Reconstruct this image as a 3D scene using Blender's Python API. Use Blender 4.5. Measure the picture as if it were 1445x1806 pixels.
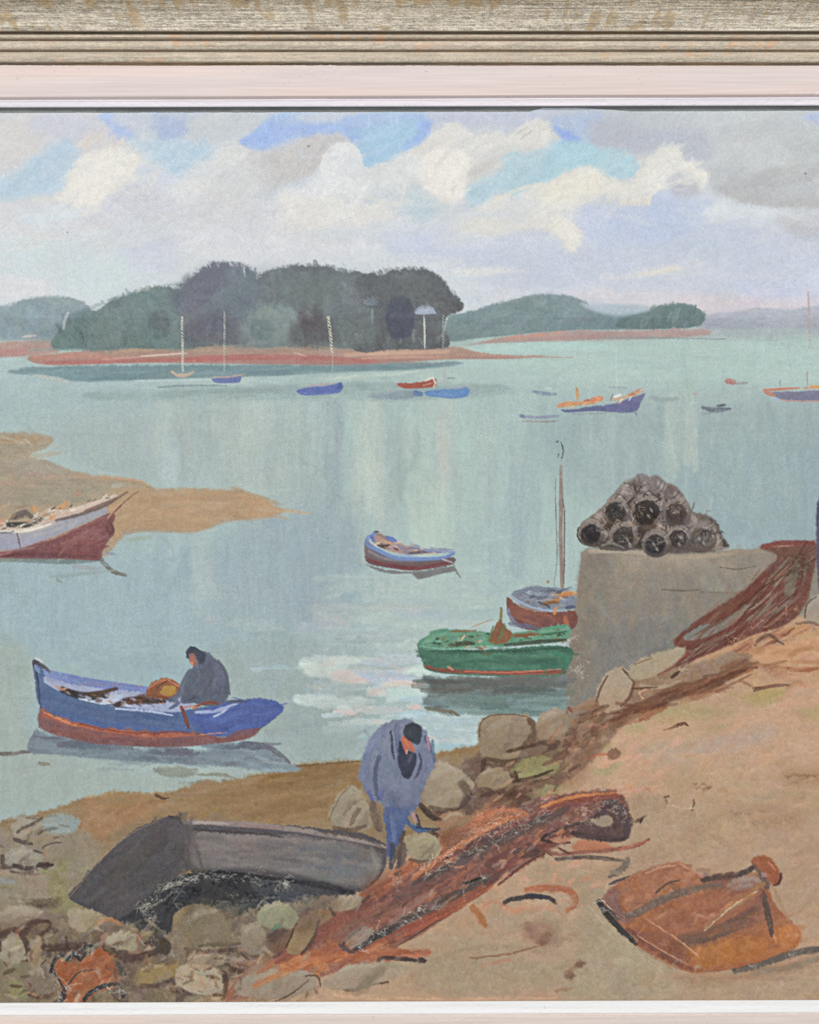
# Framed oil painting of a harbour, photographed close up.
import bpy, math
C = bpy.context.scene.collection
for o in list(bpy.data.objects): bpy.data.objects.remove(o)
U = 0.0004                                 # metres per picture unit (0.4 mm)
CAM_D = 2.6
scn = bpy.context.scene
# ---- camera
cd = bpy.data.cameras.new('camera'); cam = bpy.data.objects.new('camera', cd); C.objects.link(cam)
cam.location = (0, -CAM_D, 0); cam.rotation_euler = (math.radians(90), 0, 0)
cd.sensor_fit = 'VERTICAL'; cd.sensor_height = 24; cd.lens = 24*CAM_D/(1806*U); cd.clip_start = .05; cd.clip_end = 50
scn.camera = cam
# ---- world: soft even studio fill
wd = bpy.data.worlds.new('World'); scn.world = wd; wd.use_nodes = True
wd.node_tree.nodes['Background'].inputs[0].default_value = (.97, .98, 1, 1)
wd.node_tree.nodes['Background'].inputs[1].default_value = .37
# ---- lamps: one soft key high above and slightly left, one weak broad fill in front
def lamp(name, loc, size, energy, col):
    l = bpy.data.lights.new(name, 'AREA'); l.shape = 'SQUARE'; l.size = size; l.energy = energy; l.color = col
    o = bpy.data.objects.new(name, l); C.objects.link(o); o.location = loc
    import mathutils
    o.rotation_euler = (mathutils.Vector((0, 0, 0))-mathutils.Vector(loc)).to_track_quat('-Z', 'Y').to_euler()
lamp('key_lamp', (-1.9, -4.7, 3.3), 0.8, 218, (1, .985, .96))
lamp('fill_lamp', (2.6, -4.2, .6), 1.6, 44, (.97, .985, 1))
scn.view_settings.view_transform = 'Standard'; scn.view_settings.look = 'None'
scn.view_settings.gamma = 1; scn.view_settings.exposure = 0; scn.view_settings.use_curve_mapping = False
scn.render.resolution_x = 819; scn.render.resolution_y = 1024
# ---------------------------------------------------------------- the painter
# The picture is flat artwork: pigment laid on canvas. Brush strokes are computed
# as pigment colour + film thickness + which painted motif they belong to, and later
# become real relief meshes.  Units: 1 unit = 0.4 mm on the canvas, y downwards.
import numpy as np
RS = 0.8                              # samples per unit
PX0, PX1, PY0, PY1 = -140, 1585, 176, 1782
PW = int((PX1-PX0)*RS)+1; PH = int((PY1-PY0)*RS)+1
rng = np.random.default_rng(7)
COL = np.zeros((PH, PW, 3), np.float32)
HGT = np.zeros((PH, PW), np.float32)
IDS = np.zeros((PH, PW), np.int16)
MOTIFS = []                            # (name, label, parent_index)
cur = 0
def vnoise(h, w, sy, sx):
    gh, gw = int(h/sy)+3, int(w/sx)+3
    g = rng.random((gh, gw)).astype(np.float32)
    y = np.arange(h)/sy; x = np.arange(w)/sx
    yi = y.astype(int); xi = x.astype(int)
    fy = y-yi; fx = x-xi
    fy = (fy*fy*(3-2*fy))[:, None].astype(np.float32); fx = (fx*fx*(3-2*fx))[None].astype(np.float32)
    a = g[yi][:, xi]; b = g[yi][:, xi+1]; c = g[yi+1][:, xi]; d = g[yi+1][:, xi+1]
    return (a*(1-fx)+b*fx)*(1-fy)+(c*(1-fx)+d*fx)*fy
NI = vnoise(PH, PW, 3, 3)*.4+vnoise(PH, PW, 9, 9)*.35+vnoise(PH, PW, 26, 26)*.25-.5
NF = vnoise(PH, PW, 1.3, 1.3)*.6+vnoise(PH, PW, 3, 3)*.4-.5
NHH = vnoise(PH, PW, 2, 16)*.45+vnoise(PH, PW, 6, 45)*.35+vnoise(PH, PW, 20, 120)*.2-.5
NVV = vnoise(PH, PW, 16, 2)*.45+vnoise(PH, PW, 45, 6)*.35+vnoise(PH, PW, 120, 20)*.2-.5
NB = vnoise(PH, PW, 40, 40)*.6+vnoise(PH, PW, 90, 90)*.4-.5
yy, xx = np.mgrid[0:PH, 0:PW].astype(np.float32)
XX = xx/RS+PX0; YY = yy/RS+PY0
WEAVE = (.5+.5*np.sin((-XX*.62+YY*.79)*1.5+1.2*NI))*.5+vnoise(PH, PW, 1.2, 1.2)*.5   # thread crowns
BT = vnoise(256, 256, 1.4, 22)*.6+vnoise(256, 256, 4, 50)*.4-.5   # bristle table [across, along]
def rgb(c):
    if isinstance(c, np.ndarray): return c
    if isinstance(c, str): c = [int(c[i:i+2], 16) for i in (0, 2, 4)]
    return np.array(c, np.float32)/255
def cr(pts, closed=False, step=6.):
    P = [np.array(p[:2], float) for p in pts]; n = len(P)
    if n < 3 and not closed: return np.array(P)
    out = []
    rngi = range(n) if closed else range(n-1)
    for i in rngi:
        if closed: a, b, c, d = P[(i-1) % n], P[i], P[(i+1) % n], P[(i+2) % n]
        else: a, b, c, d = P[max(i-1, 0)], P[i], P[i+1], P[min(i+2, n-1)]
        k = max(1, int(np.hypot(*(c-b))/step))
        for j in range(k):
            t = j/k
            out.append(.5*((2*b)+(c-a)*t+(2*a-5*b+4*c-d)*t*t+(3*b-a-3*c+d)*t**3))
    if not closed: out.append(P[-1])
    return np.array(out)
def box(P, pad):
    x0 = max(0, int((P[:, 0].min()-pad-PX0)*RS)); x1 = min(PW, int((P[:, 0].max()+pad-PX0)*RS)+2)
    y0 = max(0, int((P[:, 1].min()-pad-PY0)*RS)); y1 = min(PH, int((P[:, 1].max()+pad-PY0)*RS)+2)
    return y0, y1, x0, x1
def put(sl, a, c, h, mark=True):
    a3 = a[..., None]
    COL[sl] = COL[sl]*(1-a3)+c*a3
    HGT[sl] = HGT[sl]*(1-a*.6)+a*h
    if mark: IDS[sl][a > .5] = cur
def S(pts, w, col, op=.92, soft=.5, jit=.05, dry=0., tp=(.8, .6), h=.35, rag=.25, mark=True, step=6., bil=0):
    """one brush stroke through pts; w = width; tp = relative width at both ends"""
    P = cr(pts, step=step); col = rgb(col)
    L = np.r_[0, np.cumsum(np.hypot(*np.diff(P, axis=0).T))]; tot = max(L[-1], .1)
    y0, y1, x0, x1 = box(P, w*.85+2)
    if y1 <= y0 or x1 <= x0: return
    sl = (slice(y0, y1), slice(x0, x1)); X = XX[sl]; Y = YY[sl]
    best = np.full(X.shape, 1e9, np.float32); U = np.zeros_like(X); V = np.zeros_like(X)
    for i in range(len(P)-1):
        ax, ay = P[i]; dx, dy = P[i+1]-P[i]; l2 = dx*dx+dy*dy+1e-9
        t = np.clip(((X-ax)*dx+(Y-ay)*dy)/l2, 0, 1)
        ex = X-ax-t*dx; ey = Y-ay-t*dy; d = ex*ex+ey*ey
        m = d < best; best[m] = d[m]
        U[m] = (L[i]+t*math.sqrt(l2))[m]; V[m] = ((ex*dy-ey*dx)/math.sqrt(l2))[m]
    D = np.sqrt(best)
    f = U/tot
    wd = w*.5*(np.minimum(1, np.minimum(tp[0]+(1-tp[0])*f*4, tp[1]+(1-tp[1])*(1-f)*3)))
    o1 = rng.integers(0, 256); o2 = rng.integers(0, 256)
    b = BT[((V*1.1).astype(int)+o1) % 256, ((U*.9).astype(int)+o2) % 256]
    n = NI[sl]
    r = D/np.maximum(wd, .3)+n*rag+b*rag
    a = np.clip((1.22-r)/max(soft, .02), 0, 1)
    if dry > 0:
        q = WEAVE[sl]*.6+(b+.5)*.4+.25*np.clip(f-.3, 0, 1)*0
        a = a*np.clip((q-dry)*6+.5, 0, 1)
    if bil: a = a*np.exp(-(((COL[sl]-col)**2).sum(2))/(bil*bil))
    a = (a*op*np.clip(1.02+n*1.5, .3, 1)).astype(np.float32)
    if w < 3: a *= min(1, .55+w*.2)
    c = col+(b*jit*1.6+NF[sl]*jit*.5)[..., None]*np.array([1, 1, .95], np.float32)
    edge = np.clip(1-np.abs(r-.8)*5, 0, 1)*.5
    put(sl, a, c, h*(.5+b+edge), mark)
def F(poly, col, col2=None, soft=3., rag=3., jit=.05, op=1., tex='i', ax='y', h=.2, sm=True, dry=0., mark=True):
    """a filled patch of paint; col -> col2 along axis"""
    P = cr(poly, True) if sm else np.array([p[:2] for p in poly], float)
    pad = soft+rag+2; y0, y1, x0, x1 = box(P, pad)
    if y1 <= y0 or x1 <= x0: return
    sl = (slice(y0, y1), slice(x0, x1)); X = XX[sl]; Y = YY[sl]
    best = np.full(X.shape, 1e9, np.float32); ins = np.zeros(X.shape, bool)
    Q = np.roll(P, -1, axis=0)
    for (ax_, ay_), (bx_, by_) in zip(P, Q):
        dx, dy = bx_-ax_, by_-ay_; l2 = dx*dx+dy*dy+1e-9
        t = np.clip(((X-ax_)*dx+(Y-ay_)*dy)/l2, 0, 1)
        best = np.minimum(best, (X-ax_-t*dx)**2+(Y-ay_-t*dy)**2)
        if abs(dy) > 1e-9:
            c = (ay_ > Y) != (by_ > Y)
            ins ^= c & (X < ax_+(Y-ay_)*dx/dy)
    sd = np.sqrt(best)*np.where(ins, 1, -1)+NI[sl]*rag*2+NF[sl]*min(rag, 2)
    a = np.clip(sd/max(soft, .5)+.5, 0, 1)
    T = {'i': NI, 'h': NHH, 'v': NVV, 'f': NF, 'b': NB}[tex][sl]
    if dry > 0:
        a = a*np.clip((WEAVE[sl]*.6+(T+.5)*.4-dry)*6+.5, 0, 1)
    a = (a*op).astype(np.float32)
    c = rgb(col)
    if col2 is not None:
        c2 = rgb(col2)
        if ax == 'y': t = (Y-P[:, 1].min())/max(1, P[:, 1].max()-P[:, 1].min())
        else: t = (X-P[:, 0].min())/max(1, P[:, 0].max()-P[:, 0].min())
        t = np.clip(t+T*.35, 0, 1)[..., None]; c = c*(1-t)+c2*t
    o_ = 37+len(MOTIFS)*13; hue = np.roll(NI, o_, 1)[sl][..., None]*np.array([1, .1, -1.1], np.float32)
    c = c+(T*jit*2.0+NF[sl]*jit*.6)[..., None]+hue*jit*.9
    put(sl, a, c.astype(np.float32), h*(1+T), mark)
def dabs(poly, n, cols, s=4, op=.8, ang=None, h=1.):
    """small thick touches of paint"""
    P = [p[:2] for p in poly]; xs = [p[0] for p in P]; ys = [p[1] for p in P]; k = 0; g = 0
    while k < n and g < n*40:
        g += 1; x = rng.uniform(min(xs), max(xs)); y = rng.uniform(min(ys), max(ys))
        if not inside(P, x, y): continue
        k += 1; a = rng.uniform(0, 3.14) if ang is None else math.radians(ang+rng.normal()*18); r = s*rng.uniform(.5, 1.3)
        S([(x-math.cos(a)*r, y-math.sin(a)*r), (x+math.cos(a)*r, y+math.sin(a)*r)], r*rng.uniform(.6, 1.1), cols[rng.integers(len(cols))], op*rng.uniform(.6, 1), .8, .08, rng.uniform(0, .3), mark=False, h=h, step=8)
def inside(P, x, y):
    c = False; n = len(P)
    for i in range(n):
        x1, y1 = P[i]; x2, y2 = P[(i+1) % n]
        if (y1 > y) != (y2 > y) and x < x1+(y-y1)*(x2-x1)/(y2-y1): c = not c
    return c
def D(poly, n, ang, ln, w, cols, op=.6, jit=.05, dry=.15, soft=.5, aj=15, mark=False, h=.3, curve=.0, lv=.5):
    """n loose strokes inside poly: direction ang (deg), length ln, width w"""
    P = [p[:2] for p in poly]
    xs = [p[0] for p in P]; ys = [p[1] for p in P]; k = 0; g = 0
    while k < n and g < n*40:
        g += 1
        x = rng.uniform(min(xs), max(xs)); y = rng.uniform(min(ys), max(ys))
        if not inside(P, x, y): continue
        k += 1
        a = math.radians(ang+rng.normal()*aj); l = ln*rng.uniform(1-lv, 1+lv)*.5; cu = rng.normal()*curve*l
        dx, dy = math.cos(a)*l, math.sin(a)*l
        S([(x-dx, y-dy), (x-math.sin(a)*cu, y+math.cos(a)*cu), (x+dx, y+dy)], w*rng.uniform(.6, 1.3), cols[rng.integers(len(cols))],
          op*rng.uniform(.6, 1.1), soft, jit, dry, h=h, mark=mark, step=12)
def squig(pts, w, n, amp, col='cfc9bb', ln=14, op=.75, lw=1.1):
    """thin raised lines; the pale ones paint in glints off thick dark paint"""
    P = cr(pts, step=4.)
    for _ in range(int(n*.55)+1):
        i = rng.integers(0, len(P)); p = P[i]; q = P[min(i+1, len(P)-1)]; r0 = P[max(i-1, 0)]
        a0 = math.atan2(q[1]-r0[1], q[0]-r0[0])+rng.normal()*.22
        if rng.random() < .12: a0 += 1.3
        o = rng.uniform(-w, w)*.5
        x = p[0]-math.sin(a0)*o; y = p[1]+math.cos(a0)*o
        pp = []
        for k in range(int(rng.integers(4, 11))):
            pp.append((x, y)); a = a0+rng.normal()*min(1.1, amp*1.8+.3); st = rng.uniform(2, 4.5)
            x += math.cos(a)*st; y += math.sin(a)*st
        S(pp, lw*rng.uniform(.8, 1.7), col, op*rng.uniform(.45, 1), .8, .05, 0, h=.7, mark=False, step=3)  # pale colours stand for glints painted along the ridges
def M(name, label=None, parent=None):
    """start a painted motif"""
    global cur
    for i, m in enumerate(MOTIFS):
        if m[3] == (name, label, parent) and label: cur = i+1; return i+1
    MOTIFS.append([name, label, parent, (name, label, parent)]); cur = len(MOTIFS); return cur
# ---------------------------------------------------------------- the picture itself
E = 1590; W0 = -145
# ---- sky
M('painted_sky', 'cloudy sky of cream, grey and blue brushwork across the top of the picture')
F([(W0, 170), (E, 170), (E, 640), (W0, 640)], 'c9cfd6', 'd0dade', sm=False, soft=1, rag=0, tex='i', jit=.03, h=.1)
F([(W0, 180), (180, 180), (200, 240), (120, 300), (W0, 340)], 'd6d4d3', soft=40, rag=8, jit=.03)
F([(1050, 170), (E, 170), (E, 330), (1300, 330), (1200, 260), (1060, 250)], 'bec5cc', soft=30, rag=6, jit=.03)
F([(W0, 330), (400, 330), (500, 440), (400, 470), (W0, 470)], 'd4d5d9', soft=60, rag=10, jit=.03)
F([(900, 330), (E, 350), (E, 560), (1200, 560), (850, 520)], 'c6cedd', soft=60, rag=10, jit=.03)
F([(W0, 425), (150, 425), (330, 430), (260, 500), (150, 530), (60, 520), (W0, 540)], 'cddadd', soft=40, rag=8, jit=.02)
for p, c, s in [
  ([(60, 200), (120, 198), (175, 215), (170, 240), (100, 250), (60, 230)], 'c9ccd9', 20),
  ([(0, 312), (40, 295), (80, 262), (118, 246), (135, 262), (145, 268), (138, 285), (120, 303), (113, 330), (85, 338), (40, 350), (-20, 357), (-90, 360), (-80, 330)], 'bcd2df', 9),
  ([(50, 300), (112, 262), (130, 270), (108, 305), (112, 330), (70, 325)], 'b2cce0', 12),
  ([(150, 240), (190, 232), (235, 245), (238, 275), (180, 280), (140, 265)], 'dbd3cd', 9),
  ([(232, 240), (300, 250), (372, 252), (375, 262), (345, 285), (315, 312), (290, 300), (262, 280), (238, 262)], 'b7cedd', 9),
  ([(180, 200), (195, 200), (200, 215), (225, 226), (240, 242), (205, 232), (186, 215)], 'adc3e8', 5),
  ([(200, 200), (280, 200), (330, 215), (290, 240), (230, 238), (205, 222)], 'c1cbda', 12),
  ([(270, 200), (360, 198), (350, 212), (330, 235), (300, 250), (282, 240), (285, 218)], 'aebfd8', 10),
  ([(340, 200), (470, 197), (470, 215), (440, 240), (400, 258), (350, 250), (330, 225)], 'c7ced4', 10),
  ([(140, 275), (190, 268), (245, 268), (262, 285), (285, 300), (270, 318), (230, 320), (195, 340), (165, 362), (120, 360), (95, 350), (118, 335), (118, 310)], 'e5e2d8', 8),
  ([(175, 290), (235, 285), (215, 320), (160, 340), (135, 335), (130, 310)], 'e9e6d9', 10),
  ([(240, 290), (290, 300), (320, 312), (300, 325), (250, 322)], 'cbd4e2', 9),
  ([(30, 372), (90, 362), (140, 372), (110, 396), (60, 400)], 'd4e0e8', 14),
  ([(190, 340), (230, 325), (275, 335), (260, 380), (180, 385)], 'd2d3da', 14),
  # central blue hole
  ([(420, 250), (432, 244), (455, 225), (482, 200), (520, 196), (600, 205), (640, 198), (700, 196), (770, 200), (762, 222), (752, 242), (728, 262), (690, 278), (662, 296), (642, 292), (628, 258), (600, 236), (560, 238), (520, 243), (492, 262), (470, 258), (445, 262)], 'a9c2e6', 7),
  ([(425, 250), (450, 232), (478, 215), (500, 222), (500, 245), (478, 262), (448, 262)], '9fbaea', 5),
  ([(500, 225), (600, 222), (640, 232), (626, 255), (600, 238), (560, 238), (520, 243), (490, 258), (478, 255)], '9db7e8', 6),
  ([(628, 255), (650, 235), (700, 222), (735, 222), (750, 240), (715, 262), (690, 280), (655, 296), (640, 290)], 'a5c6e2', 6),
  ([(735, 215), (760, 215), (750, 240), (722, 256), (712, 262), (735, 240)], '9ab6ea', 5),
  ([(520, 202), (590, 200), (600, 212), (540, 216)], 'c6cfdc', 8),
  # grey-mauve top band
  ([(770, 197), (980, 197), (985, 215), (900, 222), (820, 222), (765, 215)], 'c0c7d8', 8),
  # cloud A
  ([(462, 275), (490, 262), (520, 246), (565, 240), (596, 232), (612, 244), (585, 262), (565, 280), (560, 302), (520, 318), (470, 330), (440, 320)], 'cbc9c9', 6),
  ([(368, 275), (385, 262), (410, 256), (435, 260), (460, 275), (470, 330), (430, 345), (370, 340), (378, 300)], 'cfd2d4', 12),
  ([(345, 290), (375, 268), (400, 258), (380, 290), (372, 312), (330, 322), (315, 318)], 'c5d2de', 8),
  ([(330, 315), (360, 300), (380, 310), (350, 345), (300, 360), (290, 345)], 'dbdddb', 12),
  ([(565, 285), (585, 258), (605, 252), (628, 262), (640, 285), (638, 310), (660, 325), (640, 350), (600, 355), (560, 352), (530, 360), (500, 345), (540, 325), (556, 305)], 'd8dbde', 7),
  ([(495, 340), (560, 345), (600, 345), (610, 365), (560, 385), (510, 395), (490, 380)], 'e0dfd9', 10),
  ([(640, 300), (690, 275), (730, 262), (760, 270), (750, 300), (720, 330), (670, 330)], 'd6d9d8', 9),
  # cloud B
  ([(765, 240), (790, 222), (815, 222), (845, 235), (900, 235), (930, 215), (965, 215), (975, 240), (968, 262), (930, 268), (890, 275), (840, 268), (790, 268), (755, 262)], 'd3d5d4', 7),
  ([(780, 235), (805, 224), (822, 232), (808, 248), (785, 255), (765, 262)], 'e0dad2', 7),
  ([(915, 232), (945, 212), (965, 216), (972, 238), (950, 252), (920, 256)], 'dfdcd2', 7),
  ([(735, 290), (760, 270), (795, 265), (822, 275), (828, 295), (815, 325), (820, 345), (800, 362), (775, 350), (755, 335), (738, 315)], 'e7e2d9', 7),
  ([(830, 300), (860, 285), (885, 280), (890, 300), (855, 318), (832, 330)], 'cfcbc8', 8),
  ([(640, 330), (700, 325), (740, 330), (765, 350), (740, 395), (690, 400), (650, 380), (630, 355)], 'cfd6db', 12),
  ([(725, 345), (760, 345), (770, 375), (735, 390), (705, 370)], 'b9cfd5', 12),
  ([(500, 370), (600, 365), (690, 372), (700, 392), (640, 405), (520, 412), (480, 395)], 'dcdcda', 14),
  # cyan between B and C
  ([(822, 335), (850, 318), (880, 302), (895, 275), (925, 268), (985, 262), (1000, 275), (978, 298), (950, 320), (925, 338), (880, 340), (840, 362), (822, 360)], 'b3cfda', 7),
  ([(890, 275), (915, 268), (920, 280), (905, 292), (890, 290)], 'a3cdd8', 6),
  ([(972, 215), (978, 205), (1060, 200), (1052, 235), (1042, 250), (1005, 248), (985, 240)], 'b0c1dc', 7),
  ([(975, 222), (990, 226), (1015, 240), (1030, 252), (1010, 250), (985, 240)], '93b0ea', 4),
  ([(970, 255), (985, 245), (1010, 248), (1045, 252), (1056, 266), (1095, 265), (1125, 280), (1126, 300), (1105, 315), (1080, 312), (1060, 298), (1035, 292), (1005, 300), (960, 322), (945, 318), (968, 285)], 'a9cfdd', 6),
  ([(1045, 215), (1100, 215), (1160, 235), (1165, 262), (1120, 272), (1060, 262), (1040, 240)], 'b9bec9', 10),
  ([(1160, 240), (1240, 230), (1260, 262), (1240, 290), (1210, 275), (1185, 255)], 'b6bccb', 12),
  # cloud C
  ([(890, 362), (930, 335), (965, 318), (1000, 302), (1030, 292), (1060, 300), (1085, 315), (1110, 318), (1128, 300), (1150, 275), (1168, 260), (1190, 260), (1205, 285), (1228, 300), (1248, 300), (1248, 325), (1230, 335), (1175, 315), (1168, 330), (1140, 345), (1100, 348), (1060, 345), (1040, 365), (1010, 385), (960, 380), (920, 385)], 'e1e0d7', 7),
  ([(985, 315), (1030, 298), (1060, 312), (1085, 325), (1050, 340), (1000, 345), (960, 350)], 'e6e1d3', 7),
  ([(870, 340), (890, 338), (925, 340), (905, 365), (860, 380), (830, 372)], 'dfdfdb', 8),
  ([(1178, 312), (1192, 300), (1215, 303), (1228, 318), (1235, 345), (1205, 350), (1180, 335)], 'bfc1cb', 6),
  ([(1248, 300), (1280, 295), (1330, 285), (1400, 290), (E, 270), (E, 385), (1445, 372), (1380, 368), (1320, 362), (1280, 350), (1252, 328)], 'b2b4ba', 9),
  ([(1300, 240), (1400, 225), (1445, 240), (1430, 280), (1340, 290)], 'b9bfc4', 20),
  ([(1290, 240), (1390, 255), (1380, 290), (1310, 300), (1270, 285)], 'c1c6cb', 16),
  ([(1425, 200), (E, 200), (E, 225), (1460, 222), (1430, 215)], 'aabbe0', 6),
  ([(1030, 355), (1080, 352), (1150, 345), (1220, 350), (1260, 365), (1240, 410), (1150, 430), (1060, 420), (1020, 400)], 'bdc9e2', 16),
  ([(1270, 352), (1340, 368), (1445, 378), (E, 385), (E, 410), (1380, 405), (1280, 395), (1240, 380)], 'cfd6e0', 9),
  ([(1370, 385), (1445, 380), (E, 378), (E, 425), (1440, 420), (1395, 412)], 'bfc0c6', 12),
  ([(800, 385), (860, 372), (930, 368), (1000, 372), (1020, 395), (1025, 425), (1012, 445), (990, 428), (960, 405), (900, 410), (850, 418), (800, 410)], 'dedcd4', 9),
  ([(975, 380), (1005, 385), (1020, 405), (1022, 430), (1010, 444), (992, 425), (978, 405)], 'e4e1d6', 6),
  ([(680, 400), (760, 405), (850, 425), (840, 450), (740, 455), (680, 440)], 'c6cfe2', 16),
  ([(330, 400), (500, 415), (640, 420), (660, 450), (520, 460), (380, 455), (320, 430)], 'd8dade', 18),
  ([(200, 410), (270, 400), (320, 440), (290, 475), (240, 470)], 'c8cedd', 18),
  ([(800, 476), (840, 472), (900, 472), (930, 478), (870, 484), (820, 487)], 'dedfdc', 6),
  ([(1060, 490), (1120, 478), (1170, 470), (1240, 462), (1240, 472), (1170, 484), (1100, 495)], 'd9dbdb', 7),
  ([(1120, 482), (1175, 472), (1200, 474), (1150, 486)], 'e2ded2', 4),
  ([(W0, 480), (60, 490), (100, 515), (60, 525), (0, 532), (W0, 540)], 'd8d9dc', 12),
  ([(1000, 510), (1150, 510), (1250, 530), (1150, 545), (1020, 530)], 'd6d4da', 12),
  ([(1320, 505), (1445, 490), (E, 500), (E, 540), (1330, 545)], 'c9cfe2', 16),
  ([(1200, 520), (1300, 520), (1440, 530), (E, 540), (E, 556), (1240, 556)], 'd7d0d6', 10),
]:
    F(p, c, soft=s*1.5, rag=s*.55, jit=.03, h=.25)
# loose strokes over the clouds
D([(130, 255), (290, 260), (270, 330), (170, 375), (80, 350)], 26, -28, 60, 15, ['e9e6dc', 'e2dfd6', 'dddcd6', 'ddd6cf'], .5, h=.6)
D([(480, 250), (660, 250), (650, 380), (480, 400), (380, 340)], 30, -32, 70, 16, ['dcdede', 'd1d1d1', 'e1e0da', 'c9cdd2'], .4, h=.6)
D([(735, 230), (975, 215), (970, 265), (830, 340), (760, 350)], 34, -25, 50, 14, ['e8e3da', 'dddad3', 'd5d7d6', 'e2dbd1'], .5, h=.7)
D([(880, 360), (1040, 290), (1200, 260), (1240, 330), (1040, 370), (950, 400)], 40, -28, 50, 13, ['e9e5d8', 'e3e1d8', 'dcdeda', 'ddd9cc'], .5, h=.7)
D([(560, 360), (960, 350), (1000, 430), (640, 440)], 40, -14, 80, 15, ['dfded8', 'd3d8de', 'd9dcde', 'c9d3e0'], .4, h=.5)
D([(W0, 360), (560, 380), (500, 460), (W0, 480)], 46, -10, 90, 18, ['d8d8dc', 'ced3dd', 'dddcd9', 'd2dadd'], .38, h=.4)
D([(1030, 380), (E, 380), (E, 520), (880, 500)], 46, -6, 90, 13, ['c9d2e4', 'd0d4dc', 'c4cfe0', 'd9dadb', 'bccbe4'], .4, h=.4)
D([(1060, 200), (E, 200), (E, 350), (1250, 340), (1200, 250)], 40, -22, 80, 20, ['bcc4cb', 'b6bcc6', 'c3c8ce', 'b5b7be'], .35, h=.3)
D([(W0, 200), (420, 200), (340, 300), (0, 300)], 36, -35, 60, 17, ['d3d3d6', 'cbd0d9', 'c3d0de', 'd8d4d0'], .33, h=.3)
D([(520, 450), (840, 450), (980, 520), (840, 540), (700, 470)], 20, -8, 80, 12, ['d9d9dc', 'c9d2e2', 'd6dbe0'], .4)
for p, c, so, o in [
  ([(-10, 340), (30, 305), (75, 268), (115, 246), (132, 258), (142, 270), (128, 292), (116, 312), (112, 332), (90, 342), (50, 338), (20, 350)], 'b5cde0', 10, .85),
  ([(182, 200), (202, 212), (236, 236), (232, 244), (205, 236), (186, 218)], 'a9c0ea', 6, .8), ([(275, 212), (305, 210), (325, 225), (310, 245), (290, 246), (278, 230)], 'a9bbdc', 12, .7),
  ([(234, 245), (290, 254), (340, 250), (372, 252), (378, 262), (348, 284), (318, 310), (300, 298), (262, 280), (240, 264)], 'b6cfe0', 7, .85),
  ([(418, 252), (440, 240), (462, 222), (490, 205), (500, 222), (505, 240), (480, 262), (448, 264)], '9fbaec', 6, .85), ([(500, 222), (560, 222), (620, 226), (640, 238), (626, 250), (600, 234), (560, 238), (520, 243), (492, 258)], 'a2bbe8', 7, .8),
  ([(630, 256), (655, 236), (700, 226), (740, 224), (752, 240), (722, 260), (690, 278), (652, 296), (638, 284)], 'a6c9e4', 6, .85), ([(738, 218), (762, 214), (754, 238), (725, 256), (712, 262), (736, 240)], '9cb8ec', 5, .8),
  ([(826, 338), (852, 316), (884, 300), (900, 276), (930, 268), (980, 262), (996, 276), (972, 300), (940, 326), (916, 338), (880, 342), (842, 362)], 'b2cfdb', 8, .85),
  ([(975, 222), (990, 226), (1012, 240), (1026, 252), (1004, 250), (984, 240)], '96b3ea', 5, .85), ([(975, 256), (1010, 250), (1050, 258), (1095, 266), (1122, 282), (1124, 300), (1104, 314), (1078, 310), (1040, 292), (1000, 302), (960, 320), (960, 290)], 'aacfdd', 7, .85),
  ([(438, 272), (470, 262), (500, 252), (560, 244), (600, 240), (612, 250), (585, 268), (562, 300), (520, 318), (480, 332), (448, 318)], 'c9c7c6', 9, .6), ([(230, 325), (290, 330), (330, 350), (300, 385), (220, 390), (190, 360)], 'cdd0d9', 18, .6), ([(370, 345), (440, 350), (500, 370), (430, 395), (350, 385)], 'd3d3d4', 18, .5),
  ([(142, 282), (160, 270), (200, 268), (236, 272), (246, 290), (232, 306), (205, 322), (180, 345), (140, 350), (108, 346), (118, 328), (124, 308)], 'e9e6dc', 7, .85),
  ([(566, 300), (574, 272), (590, 256), (608, 252), (628, 262), (640, 284), (640, 308), (655, 325), (650, 345), (610, 350), (575, 346), (545, 352), (530, 340), (556, 322)], 'e0e2e3', 6, .85),
  ([(740, 296), (760, 274), (790, 266), (818, 274), (828, 292), (818, 318), (820, 342), (802, 360), (778, 350), (756, 334), (738, 318)], 'eae6dd', 7, .85), ([(640, 306), (690, 284), (735, 272), (748, 290), (735, 320), (690, 335), (650, 330)], 'dcdfde', 9, .7),
  ([(372, 292), (384, 268), (404, 258), (428, 262), (436, 276), (412, 282), (392, 300), (378, 318)], 'dedfdc', 6, .75), ([(770, 236), (800, 224), (824, 232), (850, 240), (905, 236), (935, 214), (966, 216), (975, 240), (958, 258), (900, 262), (840, 262), (790, 262)], 'dddcd7', 8, .65),
  ([(1160, 275), (1178, 262), (1196, 264), (1208, 286), (1228, 300), (1248, 304), (1246, 326), (1222, 322), (1198, 304), (1176, 312), (1164, 330), (1130, 344), (1095, 346), (1070, 330), (1110, 322), (1140, 304)], 'e4e3db', 6, .85), ([(950, 345), (985, 318), (1020, 302), (1050, 302), (1080, 318), (1060, 342), (1015, 350), (975, 362)], 'e7e3d6', 7, .8),
  ([(1184, 316), (1196, 304), (1214, 306), (1226, 322), (1228, 340), (1200, 346), (1184, 332)], 'bec2cb', 6, .8), ([(980, 385), (1005, 388), (1018, 406), (1022, 430), (1010, 442), (994, 425), (980, 405)], 'e6e3d9', 6, .8),
  ([(500, 360), (580, 352), (650, 358), (700, 372), (660, 392), (560, 400), (505, 385)], 'e2e0da', 10, .6)]:
    F(p, c, soft=so*1.5, rag=7, jit=.05, op=o*.78, h=.45)
    xs_ = [q[0] for q in p]; ys_ = [q[1] for q in p]; n_ = int((max(xs_)-min(xs_))*(max(ys_)-min(ys_))/420)+2
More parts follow.
